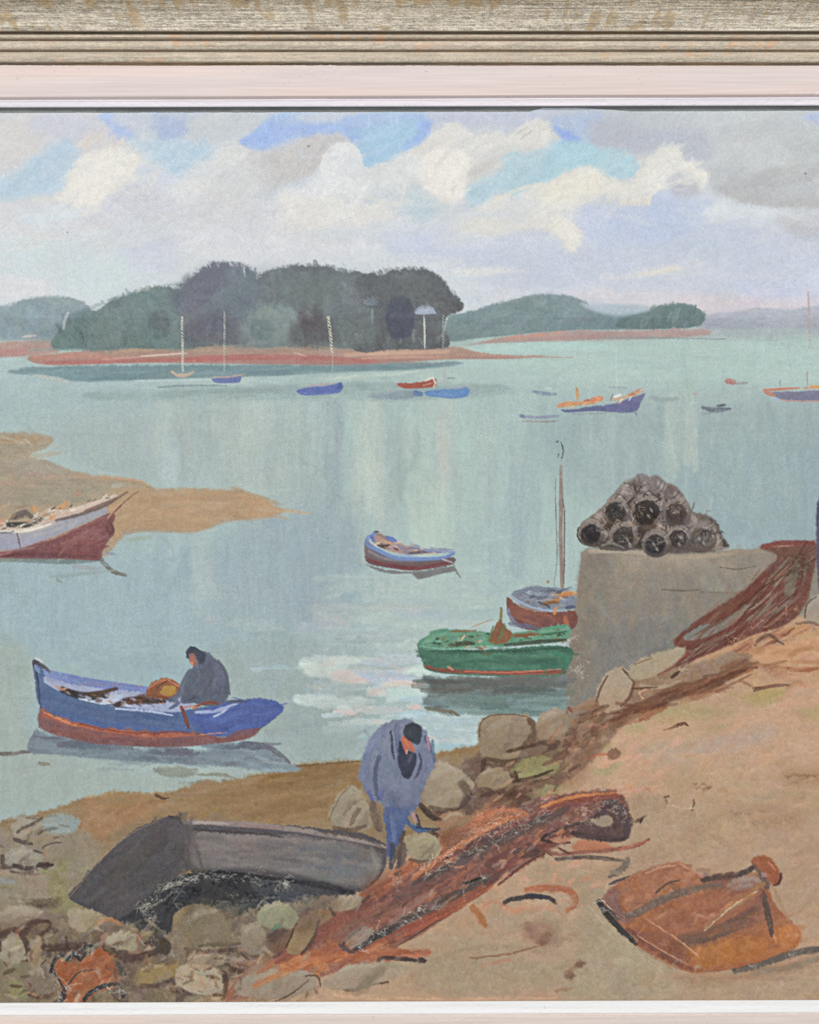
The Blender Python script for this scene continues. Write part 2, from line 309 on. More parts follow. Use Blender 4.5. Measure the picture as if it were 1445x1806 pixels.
    D(p, n_, -30, 26, 9, [np.clip(rgb(c)+d_, 0, 1) for d_ in (.03, .015, -.015, -.03)], .45, aj=30, h=.6)
D([(130, 270), (240, 270), (210, 330), (120, 345)], 8, -35, 30, 9, ['eeebe2', 'e4e2da'], .6, h=.8); D([(560, 260), (640, 260), (650, 345), (550, 345)], 9, -50, 34, 9, ['e8e9e8', 'dadcdf'], .55, h=.8); D([(745, 275), (825, 275), (810, 350), (760, 340)], 9, -60, 30, 9, ['f0ece3', 'e2ddd4'], .6, h=.8); D([(950, 320), (1240, 280), (1230, 325), (960, 360)], 14, -25, 34, 8, ['eeeade', 'e0dfd8'], .6, h=.8)
for a, b in [((620, 235), (735, 214)), ((640, 262), (720, 235)), ((650, 288), (700, 262))]: S([a, b], 14, 'a3c9e3', .7, .6, .05, .1, mark=False)
S([(566, 300), (575, 272), (600, 254), (628, 262), (640, 290)], 7, 'e3e4e2', .75, .5, h=1, mark=False)
S([(745, 285), (770, 268), (805, 268), (826, 288), (818, 316)], 8, 'ebe7dd', .7, .5, h=1, mark=False)
S([(372, 312), (380, 285), (395, 265), (425, 256)], 7, 'dfdedb', .6, .5, h=.6, mark=False)
S([(395, 250), (420, 254), (440, 268)], 8, 'dddcd8', .6, .5, mark=False)
S([(640, 345), (700, 362), (712, 342), (718, 318)], 7, 'e2dfd0', .6, .5, h=.8, mark=False)
S([(870, 356), (910, 336), (955, 325), (985, 336)], 7, 'e9e4d0', .7, .5, h=.8, mark=False)
for x in range(1100, 1150, 6): S([(x, 346+rng.normal()), (x-4, 362)], 6, 'e8e1cc', .85, .5, h=1.1, mark=False)
for x, y in [(906, 240), (914, 236), (922, 232), (930, 238), (918, 246)]: S([(x, y), (x+9, y-9)], 2, 'a9a9a2', .5, .6, h=.9, mark=False)
for x in (488, 560, 590, 650, 690, 700): S([(x, 198), (x+1, 222)], 3, 'd5dcea', .45, .7, mark=False)
for x, y, r in [(545, 258, 3.4), (391, 366, 1.6), (1421, 306, 3), (1422, 312, 1.6), (119, 410, 2.2), (694, 880, 2)]:
    S([(x-.5, y), (x+.5, y)], r, '77767a', .9, .5, mark=False, tp=(1, 1))
# ---- water
M('painted_water', 'pale blue-green bay water crossed by vertical reflections')
F([(W0, 575), (E, 575), (E, 1800), (W0, 1800)], 'b2cec7', 'aac5c6', sm=False, soft=1, rag=0, jit=.02, tex='h', h=.12)
for p, c, s in [
  ([(800, 600), (1200, 598), (1445, 590), (E, 590), (E, 670), (1300, 680), (900, 660), (800, 630)], 'b4d3cb', 16),
  ([(820, 618), (880, 606), (1060, 604), (1050, 618), (900, 622)], 'b5dbd2', 8),
  ([(1240, 578), (E, 570), (E, 590), (1250, 596)], 'acbcc0', 8),
  ([(W0, 640), (60, 640), (60, 680), (400, 680), (700, 690), (1000, 700), (1000, 760), (500, 760), (100, 740), (W0, 760)], 'acc9c8', 20),
  ([(W0, 660), (300, 675), (300, 760), (100, 745), (W0, 750)], 'a9c5c6', 20),
  ([(100, 740), (600, 720), (620, 900), (500, 900), (420, 860), (200, 850), (110, 800)], 'a9bebc', 30),
  ([(600, 700), (1000, 700), (1020, 1000), (800, 930), (620, 920)], 'aecbc5', 36),
  ([(1000, 720), (E, 720), (E, 960), (1250, 920), (1000, 850)], 'a1bbbb', 36),
  ([(1240, 800), (E, 780), (E, 1000), (1280, 960)], '9bb7bc', 26),
  ([(W0, 1000), (400, 950), (640, 920), (640, 1100), (500, 1180), (500, 1300), (W0, 1300)], 'a0bfc4', 40),
  ([(W0, 1060), (300, 1040), (330, 1120), (60, 1150), (W0, 1160)], 'a1c0c6', 30),
  ([(420, 920), (620, 900), (640, 1000), (560, 1100), (400, 1080)], '9fb8bf', 34),
  ([(W0, 1150), (60, 1150), (60, 1300), (300, 1360), (500, 1330), (400, 1390), (120, 1430), (W0, 1440)], 'a8bab2', 22),
  ([(380, 1150), (640, 1150), (640, 1330), (520, 1360), (440, 1300)], 'a1b6b4', 30),
]:
    F(p, c, soft=s*1.8, rag=s*.4, jit=.025, tex='v' if s > 20 else 'h', h=.15)
# vertical reflections of clouds
V = lambda x, y0, y1, w, c, o=.55: S([(x, y0), (x+rng.normal()*2, (y0+y1)/2), (x+rng.normal()*2, y1)], w, c, o, .75, .05, .08, tp=(.8, .7), mark=False, h=.35, step=20)
for a in [(290, 700, 850, 34, 'bdcfc7'), (296, 770, 852, 36, 'b3cdcf'), (305, 800, 845, 26, 'c0d6d6'), (275, 735, 800, 30, 'bccac4'), (330, 690, 790, 26, 'b0c4be'),
          (395, 700, 800, 36, 'b4c6bc'), (425, 720, 870, 44, 'b0c1b8'), (470, 700, 870, 36, 'b1c3bc'), (440, 760, 900, 22, 'b9cac2'), (515, 710, 830, 38, 'b6c7be'),
          (500, 740, 905, 24, 'acbfbb'), (552, 715, 830, 20, 'b9d0cc'), (585, 705, 890, 40, '9cb6ba', .8), (575, 860, 1050, 36, '9db6bd'), (600, 720, 880, 18, '96b0b8', .7),
          (630, 800, 900, 26, 'b6c7be', .8), (652, 710, 900, 22, 'c3d3c6', .8), (668, 712, 910, 20, 'bfcdc2', .8), (640, 840, 990, 22, 'b5c6bd'), (675, 820, 935, 12, 'c6c9c0'),
          (690, 760, 900, 16, 'a2bfbc'), (710, 745, 880, 30, 'a1b9b5', .7), (735, 760, 870, 26, 'a3bbb6', .7), (775, 740, 850, 10, 'c3beb8', .6), (783, 770, 860, 8, 'c6bfba', .5), (725, 840, 900, 20, 'bcd6ce', .7),
          (750, 820, 940, 46, 'bad3c5', .7), (770, 870, 960, 50, 'bfd8c9', .8), (728, 880, 950, 20, 'c0dacb'), (790, 880, 960, 28, 'bcd4c7'), (745, 930, 975, 50, 'bfd9ca', .7), (740, 870, 912, 12, 'a8bdb4', .6),
          (828, 755, 940, 22, 'b2d2c5'), (820, 770, 800, 24, 'b3d8cc', .7), (860, 720, 980, 30, 'b0cbc4'), (900, 740, 1010, 30, 'a9c5c3'), (915, 830, 1010, 40, 'a1bcc4', .7), (945, 760, 960, 26, 'a5c1c2', .6),
          (870, 900, 1060, 40, 'a8c2c6'), (1045, 760, 860, 30, 'a7c2be'), (1075, 740, 850, 36, 'b3c8c2'), (1110, 760, 860, 26, 'b0c4c0'), (1150, 740, 850, 28, 'a4bbba'), (1185, 700, 840, 32, 'b9cdc0', .8), (1215, 690, 815, 30, 'b6cabd', .8),
          (1225, 760, 830, 16, 'c0cfc2', .7), (1250, 720, 900, 30, 'a4bcb9'), (1300, 720, 900, 30, 'a2bbb8'), (1350, 720, 920, 40, 'a0b9b8'), (1400, 740, 920, 40, '9db6b8'), (1270, 860, 960, 40, '9cb8bc'),
          (350, 940, 1080, 30, 'b5c9c6'), (360, 960, 1040, 34, 'b9cbc7', .7), (305, 935, 1010, 26, 'b4cccd', .6), (375, 980, 1050, 12, 'b7b9bf'), (60, 1060, 1150, 50, '9fc2ca', .5), (150, 1050, 1180, 40, 'a2bfc5'), (210, 1080, 1150, 40, 'a4c1c5'),
          (500, 930, 1100, 40, 'a0bac0'), (450, 1000, 1150, 40, 'a2bdc2'), (590, 900, 1020, 30, 'a4bcbe'), (30, 1170, 1260, 40, 'a6bbb5', .7), (550, 1180, 1330, 46, 'a0b5b3'), (600, 1220, 1330, 40, 'a4b8b3'), (480, 1120, 1240, 40, 'a0b8bb')]:
    V(*a)
D([(240, 690), (1000, 700), (1000, 900), (480, 900), (280, 850)], 90, 90, 80, 16, ['b3c9c1', 'a6bfbd', 'b9cbc2', 'a3bcbd', 'b4bfba'], .28, aj=3, h=.25)
D([(W0, 940), (620, 940), (620, 1130), (W0, 1130)], 60, 90, 70, 18, ['a4c3c7', '9ab9c0', 'a9c4c5', 'a6bcc3'], .3, aj=4, h=.25)
D([(1000, 740), (1440, 740), (1440, 950), (1000, 850)], 60, 90, 60, 14, ['a7bfbd', '9cb6b8', 'abc3bf', 'a1babd'], .3, aj=4, h=.25)
D([(W0, 650), (1440, 600), (1440, 720), (W0, 760)], 60, 0, 90, 7, ['b4d0c9', 'a9c8c4', 'b0cbc6', 'a5c3c4'], .35, aj=3, h=.2)
# horizontal light patches on the water in front
H = lambda x0, x1, y, w, c, o=.7, d=.1: S([(x0, y+rng.normal()), ((x0+x1)/2, y+rng.normal()*1.5), (x1, y+rng.normal())], w*1.05, np.clip(rgb(c)+.045*(w > 8)*(y > 1140), 0, 1), min(1, o*(1.2 if y > 1140 else .75)), .6, .06, d, tp=(.8, .6), mark=False, h=.7)
for a in [(560, 860, 1020, 16, 'b6cec5'), (580, 800, 1038, 18, 'b9d0c6'), (640, 880, 1055, 18, 'b9ccc4'), (560, 760, 1072, 16, 'bfc2bc'), (700, 790, 1085, 20, 'b1c4cf'), (620, 700, 1092, 18, 'b6cfc4'),
          (560, 640, 1090, 22, 'b8bfbd'), (700, 880, 1102, 16, 'bfd2ca'), (570, 610, 1100, 24, 'c4c0bb'), (780, 900, 1068, 16, 'bad2ca'), (800, 830, 1040, 22, 'bdd3cd', .5), (520, 700, 1118, 20, 'b3c7c6'), (530, 600, 1105, 18, 'b1c5cf'),
          (600, 690, 1125, 18, '9fb3b3'), (590, 660, 1130, 12, '9aaeac'), (660, 684, 1125, 13, 'c6beb8', .8), (672, 740, 1140, 16, 'c2d2cb'), (410, 480, 1100, 16, 'b2c9ca'), (365, 385, 1095, 18, 'b9bec3', .7), (455, 540, 1178, 7, 'a9c9cf'),
          (360, 384, 1050, 14, 'b4c0c4'), (425, 500, 1108, 12, 'b0c8ca', .6), (430, 475, 1098, 12, 'b3c9c9', .6), (360, 385, 1035, 14, 'b5bcc2', .5), (445, 460, 1180, 9, 'a6bfc6'),
          (535, 640, 1172, 26, 'bdcfc6', .9), (545, 700, 1185, 24, 'c0cdc5', .85), (590, 660, 1165, 16, 'c3d0c7', .8), (620, 740, 1175, 16, '9fb2b2', .7), (640, 720, 1168, 12, 'a9bfca'), (630, 720, 1190, 16, 'a4bcd4', .85), (670, 750, 1160, 20, 'b5c5cd', .7),
          (590, 630, 1195, 22, 'cabdb5', .75), (615, 650, 1200, 14, 'cfbcb4', .6), (660, 730, 1200, 16, 'b2c2d6', .8), (715, 760, 1182, 16, 'bdd6cb', .9), (735, 755, 1188, 12, 'c0d9cf'), (680, 735, 1207, 12, 'd2c0b4', .8), (650, 750, 1214, 13, 'bcc9c4', .75),
          (560, 640, 1212, 16, 'a8b9b4', .6), (670, 745, 1222, 13, 'b7d6cc', .95), (685, 760, 1228, 12, 'b5d4ce', .95), (700, 810, 1232, 10, 'a6c9d2', .9), (650, 680, 1222, 12, 'c9bbb4', .6), (525, 590, 1234, 22, 'bccfca', .9), (560, 640, 1240, 16, 'adbfbb', .7),
          (590, 660, 1236, 12, 'b5c8c2', .6), (600, 700, 1250, 14, 'bfc4be', .75), (590, 625, 1258, 12, 'c9bdb8', .8), (720, 740, 1246, 9, 'd0b7b2', .85), (650, 720, 1255, 12, 'aebfbe', .7), (570, 600, 1262, 9, 'b0c9cf', .8), (700, 750, 1260, 14, 'a9cbd6', .9), (620, 690, 1272, 10, 'b4c9c6', .8),
          (740, 830, 1265, 10, 'abc6cb', .8), (750, 830, 1275, 12, 'a8c4c8', .85), (770, 840, 1285, 12, 'b2c8c9', .8), (740, 800, 1295, 18, 'a5c2c8', .85), (790, 850, 1300, 12, 'a9c3c4', .8), (765, 840, 1312, 12, '9dc5cd', .9), (800, 845, 1308, 10, 'bccac6', .7), (760, 800, 1318, 8, 'a7cdd2', .9),
          (570, 640, 1285, 16, 'a5b8b5', .6), (632, 655, 1300, 8, 'a6cdd0', .8), (580, 700, 1275, 9, 'b2c3bf', .6), (738, 746, 1285, 10, 'cfc6c9', .7), (770, 800, 1305, 7, 'ccc5c8', .5)]:
    H(*a)
D([(540, 1000), (740, 1000), (740, 1240), (560, 1260)], 60, 0, 40, 11, ['bfcfc8', 'aabfc3', 'c4c4be', 'b1c8c8', 'b8c9d2'], .3, aj=5, h=.5)
for x in range(605, 690, 5): S([(x, 1278+rng.normal()*2), (x+3, 1271)], 3, 'c6d4cf', .6, .6, h=.9, mark=False)
dabs([(560, 1050), (740, 1040), (740, 1150), (560, 1160)], 26, ['c6d6cf', 'cdc4c0', 'b9cdd6', 'd0dcd2'], 9, .45, 0, .6)
dabs([(530, 1160), (740, 1155), (760, 1240), (560, 1260)], 34, ['c8d6ce', 'd3c2bc', 'b6c6d6', 'cfdbd2', 'bccfca'], 10, .5, 0, .9)
dabs([(570, 1240), (850, 1225), (850, 1320), (770, 1330), (640, 1300)], 40, ['bfdcd9', 'd3c3c2', 'b3d3dc', 'cfe0da', 'a9c9d6'], 9, .65, 0, .9)
D([(240, 705), (470, 705), (470, 900), (290, 870)], 16, 90, 90, 26, ['bccfc6', 'a8bcb8', 'c3d0c6'], .3, aj=2)
D([(600, 710), (800, 710), (800, 930), (620, 940)], 18, 90, 100, 24, ['c6d6c8', 'a6bcba', 'bcd2c6', 'c9c9c0'], .35, aj=2)
# ---- far hills
M('painted_hill', 'faint lilac far hills low on the horizon at the right')
F([(1238, 556), (1290, 550), (1340, 542), (1400, 545), (1445, 540), (E, 545), (E, 585), (1380, 578), (1240, 580)], 'b4b7c4', 'a2aab8', soft=5, rag=2, tex='h')
M('painted_hill', 'blue-grey wooded hill at the far left behind the inlet')
F([(W0, 545), (0, 542), (40, 530), (85, 524), (125, 525), (150, 535), (165, 550), (170, 590), (120, 606), (60, 600), (0, 600), (W0, 600)], '8b9ea4', '8ea7b1', soft=4, rag=3, dry=0)
D([(W0, 545), (60, 535), (130, 530), (150, 590), (0, 595), (W0, 590)], 26, 60, 24, 9, ['8ea4a6', '849a9f', '93a9b0', '889f9c'], .5)
M('painted_shore', 'dull red mudflat at the far left edge under the blue hill')
F([(W0, 606), (0, 603), (60, 600), (100, 605), (105, 620), (50, 628), (0, 630), (W0, 632)], 'b79d92', 'ba8f87', soft=5, rag=2, tex='h')
S([(40, 594), (65, 592)], 4, 'dccabf', .8, mark=False); S([(0, 622), (50, 618)], 6, 'b98480', .6, mark=False)
M('painted_hill', 'smooth grey-green hill behind the point right of the wooded island')
F([(790, 560), (815, 552), (860, 540), (900, 530), (930, 522), (965, 519), (1000, 521), (1030, 532), (1060, 548), (1120, 548), (1160, 542), (1195, 536), (1225, 542), (1242, 556), (1235, 572), (1180, 580), (1000, 584), (850, 596), (790, 600)], '83979a', '7a9496', soft=3, rag=2.5)
D([(810, 560), (940, 530), (1040, 545), (1000, 578), (820, 590)], 46, -18, 40, 8, ['82979b', '7b9193', '8c9fa3', '768c8e', '8aa3a3'], .5, h=.3)
F([(1025, 536), (1060, 536), (1120, 538), (1150, 545), (1100, 556), (1050, 550)], 'b0bdc6', soft=7, rag=2)
M('painted_tree', 'dark rounded grove at the right end of the smooth hill')
F([(1085, 575), (1100, 560), (1140, 552), (1165, 540), (1195, 535), (1225, 542), (1243, 556), (1238, 572), (1200, 580), (1120, 580)], '6f8888', '6c8180', soft=3, rag=3)
D([(1100, 572), (1170, 545), (1225, 545), (1235, 570), (1150, 578)], 24, 100, 14, 7, ['64797b', '728a89', '8299a0', '5f7475'], .6)
M('painted_shore', 'rosy shoreline strip along the foot of the far hill')
F([(860, 600), (900, 592), (1000, 583), (1100, 583), (1240, 580), (1250, 590), (1180, 597), (1050, 600), (900, 604), (820, 608)], 'b49c99', 'b5998f', soft=4, rag=1.5, tex='h')
S([(900, 596), (960, 590), (1000, 584)], 5, 'cf9a84', .7, mark=False); S([(960, 596), (1060, 592)], 4, 'ba8d88', .6, mark=False); S([(1060, 596), (1160, 596), (1280, 598)], 3, '8c9fa0', .7, mark=False)
# ---- reflections of the island
M('painted_reflection', 'dark teal reflection under the red shore of the wooded island')
F([(14, 655), (40, 650), (110, 646), (300, 643), (560, 643), (700, 640), (810, 638), (800, 645), (720, 652), (620, 656), (500, 662), (300, 668), (200, 672), (130, 672), (90, 662), (30, 660)], '7d9ba0', '7799a0', soft=4, rag=2, tex='h')
D([(80, 655), (300, 648), (560, 650), (500, 660), (150, 670)], 26, -2, 80, 6, ['6f9199', '86a5a8', '7597a0', '6d8e92'], .6, aj=2, mark=True)
F([(155, 695), (250, 690), (400, 682), (620, 676), (860, 678), (905, 688), (840, 700), (700, 706), (500, 704), (300, 708), (170, 704)], '98b3b2', '9fbbb8', soft=9, rag=3, tex='h', mark=False)
S([(280, 683), (330, 680), (400, 680)], 4, '7b9a9d', .7, mark=False); S([(270, 697), (400, 690), (520, 690)], 9, '92afae', .5, mark=False)
S([(165, 700), (200, 703)], 6, '97b5ad', .6, mark=False)
S([(580, 668), (640, 664), (700, 660), (740, 655)], 6, 'c1d5c6', .8, .6, h=.8, mark=False)
S([(440, 670), (560, 668)], 6, 'a9c6c6', .8, mark=False); S([(240, 672), (420, 670), (500, 676)], 4, 'bcd6d6', .6, mark=False)
S([(60, 662), (100, 668), (120, 674)], 6, 'c9c2b2', .5, mark=False); S([(20, 680), (100, 678)], 8, 'bfcfc8', .4, mark=False)
M('painted_reflection', 'soft violet reflection streak beside the light blue moored boat')
F([(650, 700), (680, 692), (740, 688), (735, 700), (690, 705)], '8ea0aa', soft=4, rag=1.5)
# ---- wooded island
M('painted_shore', 'long red and orange shoreline of the wooded island')
F([(48, 632), (70, 626), (130, 620), (230, 610), (350, 605), (500, 608), (640, 606), (800, 612), (850, 622), (900, 627), (960, 628), (900, 633), (790, 634), (700, 640), (600, 644), (420, 642), (250, 640), (120, 644), (70, 642)], 'b99e88', 'ac807a', soft=3, rag=1.6, tex='h')
S([(80, 640), (180, 638), (330, 634), (480, 632)], 8, 'b87068', .75, mark=True); S([(330, 634), (420, 630), (560, 632), (660, 638)], 10, 'b56d68', .8, mark=True)
S([(200, 620), (300, 614), (400, 618)], 8, 'c2a07f', .6); S([(60, 630), (120, 628), (200, 630)], 8, 'c58a78', .7); S([(180, 634), (260, 628), (320, 622)], 4, 'd9a693', .6)
S([(610, 626), (680, 622), (790, 620)], 9, 'd6ab92', .8); S([(640, 632), (720, 630), (790, 630)], 5, 'cc9a86', .8); S([(250, 628), (290, 626), (330, 623)], 3, 'e5cfc0', .8)
S([(560, 614), (640, 610), (700, 612)], 6, 'a99a84', .7); S([(800, 626), (880, 627), (960, 630), (1010, 630)], 4, 'b99a8d', .7); S([(520, 622), (540, 628)], 3, 'd9b4a0', .8)
S([(690, 640), (740, 641), (790, 640)], 4, '96939c', .6, mark=False)
M('painted_tree', 'pale blue-green thicket at the left end of the island')
F([(92, 614), (98, 590), (112, 566), (128, 552), (160, 545), (190, 560), (200, 610), (140, 616)], '70898b', '6b8a86', soft=4, rag=4)
D([(96, 610), (120, 556), (190, 560), (195, 610)], 34, 60, 22, 7, ['6f8a85', '5f7a78', '7a9394', '66787e', '59706e'], .6)
S([(120, 552), (114, 565), (112, 580)], 6, 'c9d1d2', .8, .6, h=.6, mark=False); S([(55, 618), (110, 616), (150, 617)], 4, '7d9e96', .7)
M('painted_tree', 'mid grey-green sloping wood on the left half of the island')
F([(150, 615), (158, 560), (178, 545), (200, 528), (228, 520), (262, 508), (300, 506), (340, 520), (360, 560), (350, 612), (240, 614)], '6f8483', '6a7f7e', soft=4, rag=3.5)
D([(165, 600), (200, 532), (300, 512), (350, 540), (350, 605)], 80, 75, 26, 8, ['758a86', '64787a', '7f9592', '5c7070', '6a7e80', '6f857a'], .5)
M('painted_tree', 'highest dark purple-grey tree mass of the island at centre left')
F([(318, 560), (322, 505), (342, 486), (368, 468), (398, 463), (430, 468), (448, 482), (455, 492), (472, 482), (478, 560), (440, 606), (350, 600)], '62707a', '66777c', soft=3.5, rag=3.5)
D([(325, 510), (370, 470), (440, 475), (470, 500), (460, 600), (340, 590)], 80, 100, 26, 9, ['5b6771', '6a7982', '60747a', '6b8386', '5a626e', '57656a'], .5)
M('painted_tree', 'broad dark tree mass with rounded top in the middle of the island')
F([(440, 608), (460, 520), (462, 486), (490, 474), (530, 468), (570, 470), (610, 480), (640, 486), (650, 560), (640, 612), (540, 608)], '5b696c', '647a7b', soft=3.5, rag=3.5)
D([(470, 490), (560, 475), (630, 490), (630, 605), (460, 600)], 100, 80, 24, 9, ['566467', '5f7374', '6b8486', '4f5a60', '667a7a', '71888c'], .5)
D([(440, 560), (520, 560), (520, 605), (430, 605)], 24, 70, 20, 8, ['7e9699', '859ea3', '728a8d'], .6)
M('painted_tree', 'darkest tree clump with overhanging crown at the right end of the island')
F([(620, 612), (625, 500), (650, 482), (670, 486), (690, 477), (740, 475), (765, 482), (785, 500), (800, 520), (815, 535), (814, 548), (790, 556), (785, 580), (790, 612), (700, 616)], '525c60', '50595d', soft=3, rag=3)
D([(630, 500), (690, 480), (760, 482), (800, 525), (775, 560), (775, 605), (630, 605)], 130, 80, 22, 8, ['4a5458', '57646a', '61707a', '4d4f57', '445052', '575d6c'], .55)
D([(770, 520), (812, 535), (805, 552), (780, 555)], 14, 40, 12, 6, ['4b5452', '434b4b'], .8, mark=True)
def treedark(x, y, rx, ry, c, lab):
    M('painted_tree', lab); F([(x-rx, y), (x-rx*.7, y-ry*.8), (x, y-ry), (x+rx*.7, y-ry*.8), (x+rx, y), (x+rx*.7, y+ry*.8), (x, y+ry), (x-rx*.7, y+ry*.8)], c, soft=5, rag=3)
treedark(281, 573, 20, 27, '51565f', 'dark oval bush standing alone in the left wood of the island')
treedark(548, 560, 24, 28, '4d4d53', 'brown-black bush left of the small leaning mast on the island')
treedark(706, 560, 26, 38, '4c4e64', 'violet-black tree left of the white-topped palm')
treedark(462, 582, 22, 18, '59656f', 'blue-grey low bush near the middle of the island shore')
D([(515, 540), (570, 540), (570, 600), (510, 600)], 16, 85, 20, 7, ['47464c', '545358', '4b5356'], .6)
D([(600, 540), (660, 540), (660, 600), (600, 600)], 20, 85, 20, 7, ['566a6a', '495457', '5f7c78'], .6)
D([(330, 585), (410, 585), (420, 610), (330, 610)], 18, 10, 22, 6, ['5a5c60', '4f5357', '5c6a69'], .6)
D([(190, 600), (420, 598), (600, 600), (600, 610), (190, 614)], 26, 0, 30, 5, ['6c8a84', '5e7674', '76948c'], .6)
for x0, y0, y1 in [(335, 500, 600), (355, 520, 600), (462, 492, 600), (478, 500, 600), (636, 492, 606), (650, 500, 606), (200, 545, 605)]:
    for _ in range(9):
        y = rng.uniform(y0, y1); x = x0+rng.normal()*10
        S([(x-14, y+rng.normal()*6), (x+14, y+rng.normal()*6)], rng.uniform(9, 18), ['64747a', '6b7f80', '5c6a70', '74878a', '687079'][rng.integers(5)], .45, .95, .06, .15, mark=False)
F([(95, 612), (110, 565), (160, 545), (230, 515), (300, 505), (370, 466), (440, 470), (520, 472), (640, 482), (740, 478), (800, 525), (785, 560), (788, 612)], '7c8a94', '72807f', soft=20, rag=8, op=.24, mark=False)
D([(100, 606), (790, 606), (786, 590), (100, 592)], 60, 80, 14, 6, ['5b6664', '7f9790', '565860', '8a9c98', '6b6360', '4f5656'], .5, aj=25)
D([(180, 560), (420, 500), (620, 500), (640, 580), (200, 590)], 46, 60, 26, 11, ['7b8d90', '6c7a7c', '8a9a9c', '5f6a72'], .3, aj=30, dry=.3)
M('painted_tree', 'small pale-topped palm left of centre clump on the island')
for a in range(9): S([(655, 535), (655+13*math.cos(a*.7), 535+8*math.sin(a*.7)-4)], 5, '93a4b6', .8, .5, h=.6)
S([(657, 545), (656, 572)], 5, '8ba8a0', .7); S([(640, 552), (650, 548)], 4, '7f999a', .6)
M('painted_tree', 'white umbrella-topped palm with thin pale trunk near the island point')
for a in np.linspace(math.pi, 2*math.pi, 12): S([(750, 551), (750+17*math.cos(a), 551+12*math.sin(a))], 6, ['b6c0d0', 'a8b3c6', '9eacc2'][rng.integers(3)], .85, .5, h=.7)
S([(735, 552), (768, 552)], 5, 'a3b1c4', .8)
S([(748, 556), (749, 580), (749, 614)], 3.4, 'c5c9c2', .9, .4, dry=.3, h=.8)
M('painted_tree', 'pale straight tree trunk under the overhanging crown at the point')
S([(782, 554), (782, 585), (781, 614)], 4.6, 'a2a6a8', .85, .4, dry=.42, h=.6)
S([(600, 498), (612, 502)], 6, '7d90a0', .5, mark=False); S([(430, 466), (432, 488)], 4, 'cfd3da', .75, .6, dry=.3, mark=False, h=.8); S([(440, 468), (452, 482)], 2, 'cfd3da', .6, mark=False)
D([(230, 512), (265, 505), (262, 512), (235, 516)], 8, -10, 12, 3, ['ccc8b8'], .6)
for p, c, o in [([(210, 540), (250, 520), (300, 516), (330, 545), (320, 600), (250, 605), (215, 580)], '74888a', .55), ([(300, 520), (350, 480), (400, 470), (380, 520), (330, 560)], '646877', .6), ([(400, 500), (440, 480), (470, 510), (450, 560), (410, 560)], '62757c', .5), ([(430, 560), (470, 535), (520, 545), (530, 600), (430, 606)], '7d9492', .65),
          ([(330, 560), (400, 550), (420, 600), (330, 606)], '626672', .6), ([(500, 500), (560, 480), (600, 500), (580, 540), (520, 540)], '607170', .6), ([(580, 560), (640, 540), (660, 600), (590, 606)], '5f7070', .6), ([(640, 500), (690, 490), (700, 530), (650, 540)], '50595e', .5), ([(520, 570), (580, 560), (590, 606), (515, 608)], '4e4f54', .6), ([(700, 500), (760, 495), (780, 530), (720, 540)], '565f5e', .6), ([(170, 560), (210, 545), (215, 600), (165, 606)], '7b908c', .6), ([(225, 590), (300, 588), (300, 608), (225, 610)], '6c8a84', .5)]:
    F(p, c, soft=14, rag=7, op=o, mark=False)
for tp_, c in [([(150, 548), (200, 526), (262, 508), (318, 500)], '74878a'), ([(318, 503), (342, 484), (370, 466), (402, 462), (436, 470), (456, 490)], '667078'), ([(458, 486), (490, 473), (540, 466), (600, 474), (640, 486)], '5f6a70'), ([(640, 486), (690, 476), (745, 474), (786, 500), (814, 536)], '555d62'), ([(0, 542), (50, 528), (100, 523), (150, 534)], '8e9fa6'), ([(850, 542), (900, 530), (965, 518), (1030, 531)], '8a9a9f'), ([(1150, 543), (1195, 535), (1240, 552)], '718888')]:
    P0 = cr(tp_, step=5)
    for q in P0:
        a = rng.uniform(-2.6, -.6); l = rng.uniform(1, 4.5)
        S([(q[0]+rng.normal()*3, q[1]+3), (q[0]+math.cos(a)*l, q[1]+math.sin(a)*l*.8)], rng.uniform(4, 8), c, .5, .95, .05, rng.uniform(.1, .4), mark=False, h=.5)
        if rng.random() < .3: S([(q[0], q[1]-2), (q[0]+6, q[1]-3)], 3, 'd3d4d8', .6, .8, .05, .35, mark=False, h=.6)
D([(460, 480), (520, 468), (600, 478), (760, 476), (800, 510), (760, 472), (600, 466), (500, 462)], 34, 50, 6, 2.5, ['c9ccd4', '8b949d'], .5, dry=.3)
D([(340, 478), (400, 458), (450, 474), (400, 466)], 24, 60, 6, 2.5, ['a9b0ba', 'd2d2d6'], .5, dry=.3)
# ---- small moored boats with masts
M('painted_boat', 'tiny cream sailing boat with a tall pale mast, leftmost afloat off the island')
S([(304, 656), (312, 662), (330, 662), (342, 656)], 6, 'cfae98', .9, h=.8)
M('painted_mast', None, cur); S([(321, 560), (322, 600), (323, 655)], 4, 'c9c7b8', .85, .4, dry=.35, h=.8, tp=(1, 1))
M('painted_boat', 'small blue boat with orange rail and faint mast under the island')
F([(373, 668), (400, 664), (427, 664), (424, 674), (395, 676), (377, 674)], '6a7cba', soft=1.5, rag=1.2); S([(378, 664), (400, 665), (432, 660)], 3, 'c99f93', .85)
B = cur; M('painted_mast', None, B); S([(396, 550), (396, 600), (395, 660)], 3.2, 'b9c1b8', .8, .4, dry=.38, h=.7)
M('painted_boat', 'small ultramarine boat beneath the leaning mast, below the island shore')
F([(523, 688), (540, 684), (580, 680), (600, 674), (606, 680), (600, 692), (570, 696), (534, 697)], '5c72c2', soft=1.5, rag=1.4)
S([(540, 682), (575, 677), (590, 676)], 3, 'c2a5ad', .8); S([(598, 684), (602, 676)], 6, '4a64a0', .9); S([(530, 692), (560, 694)], 3, '7186cc', .7)
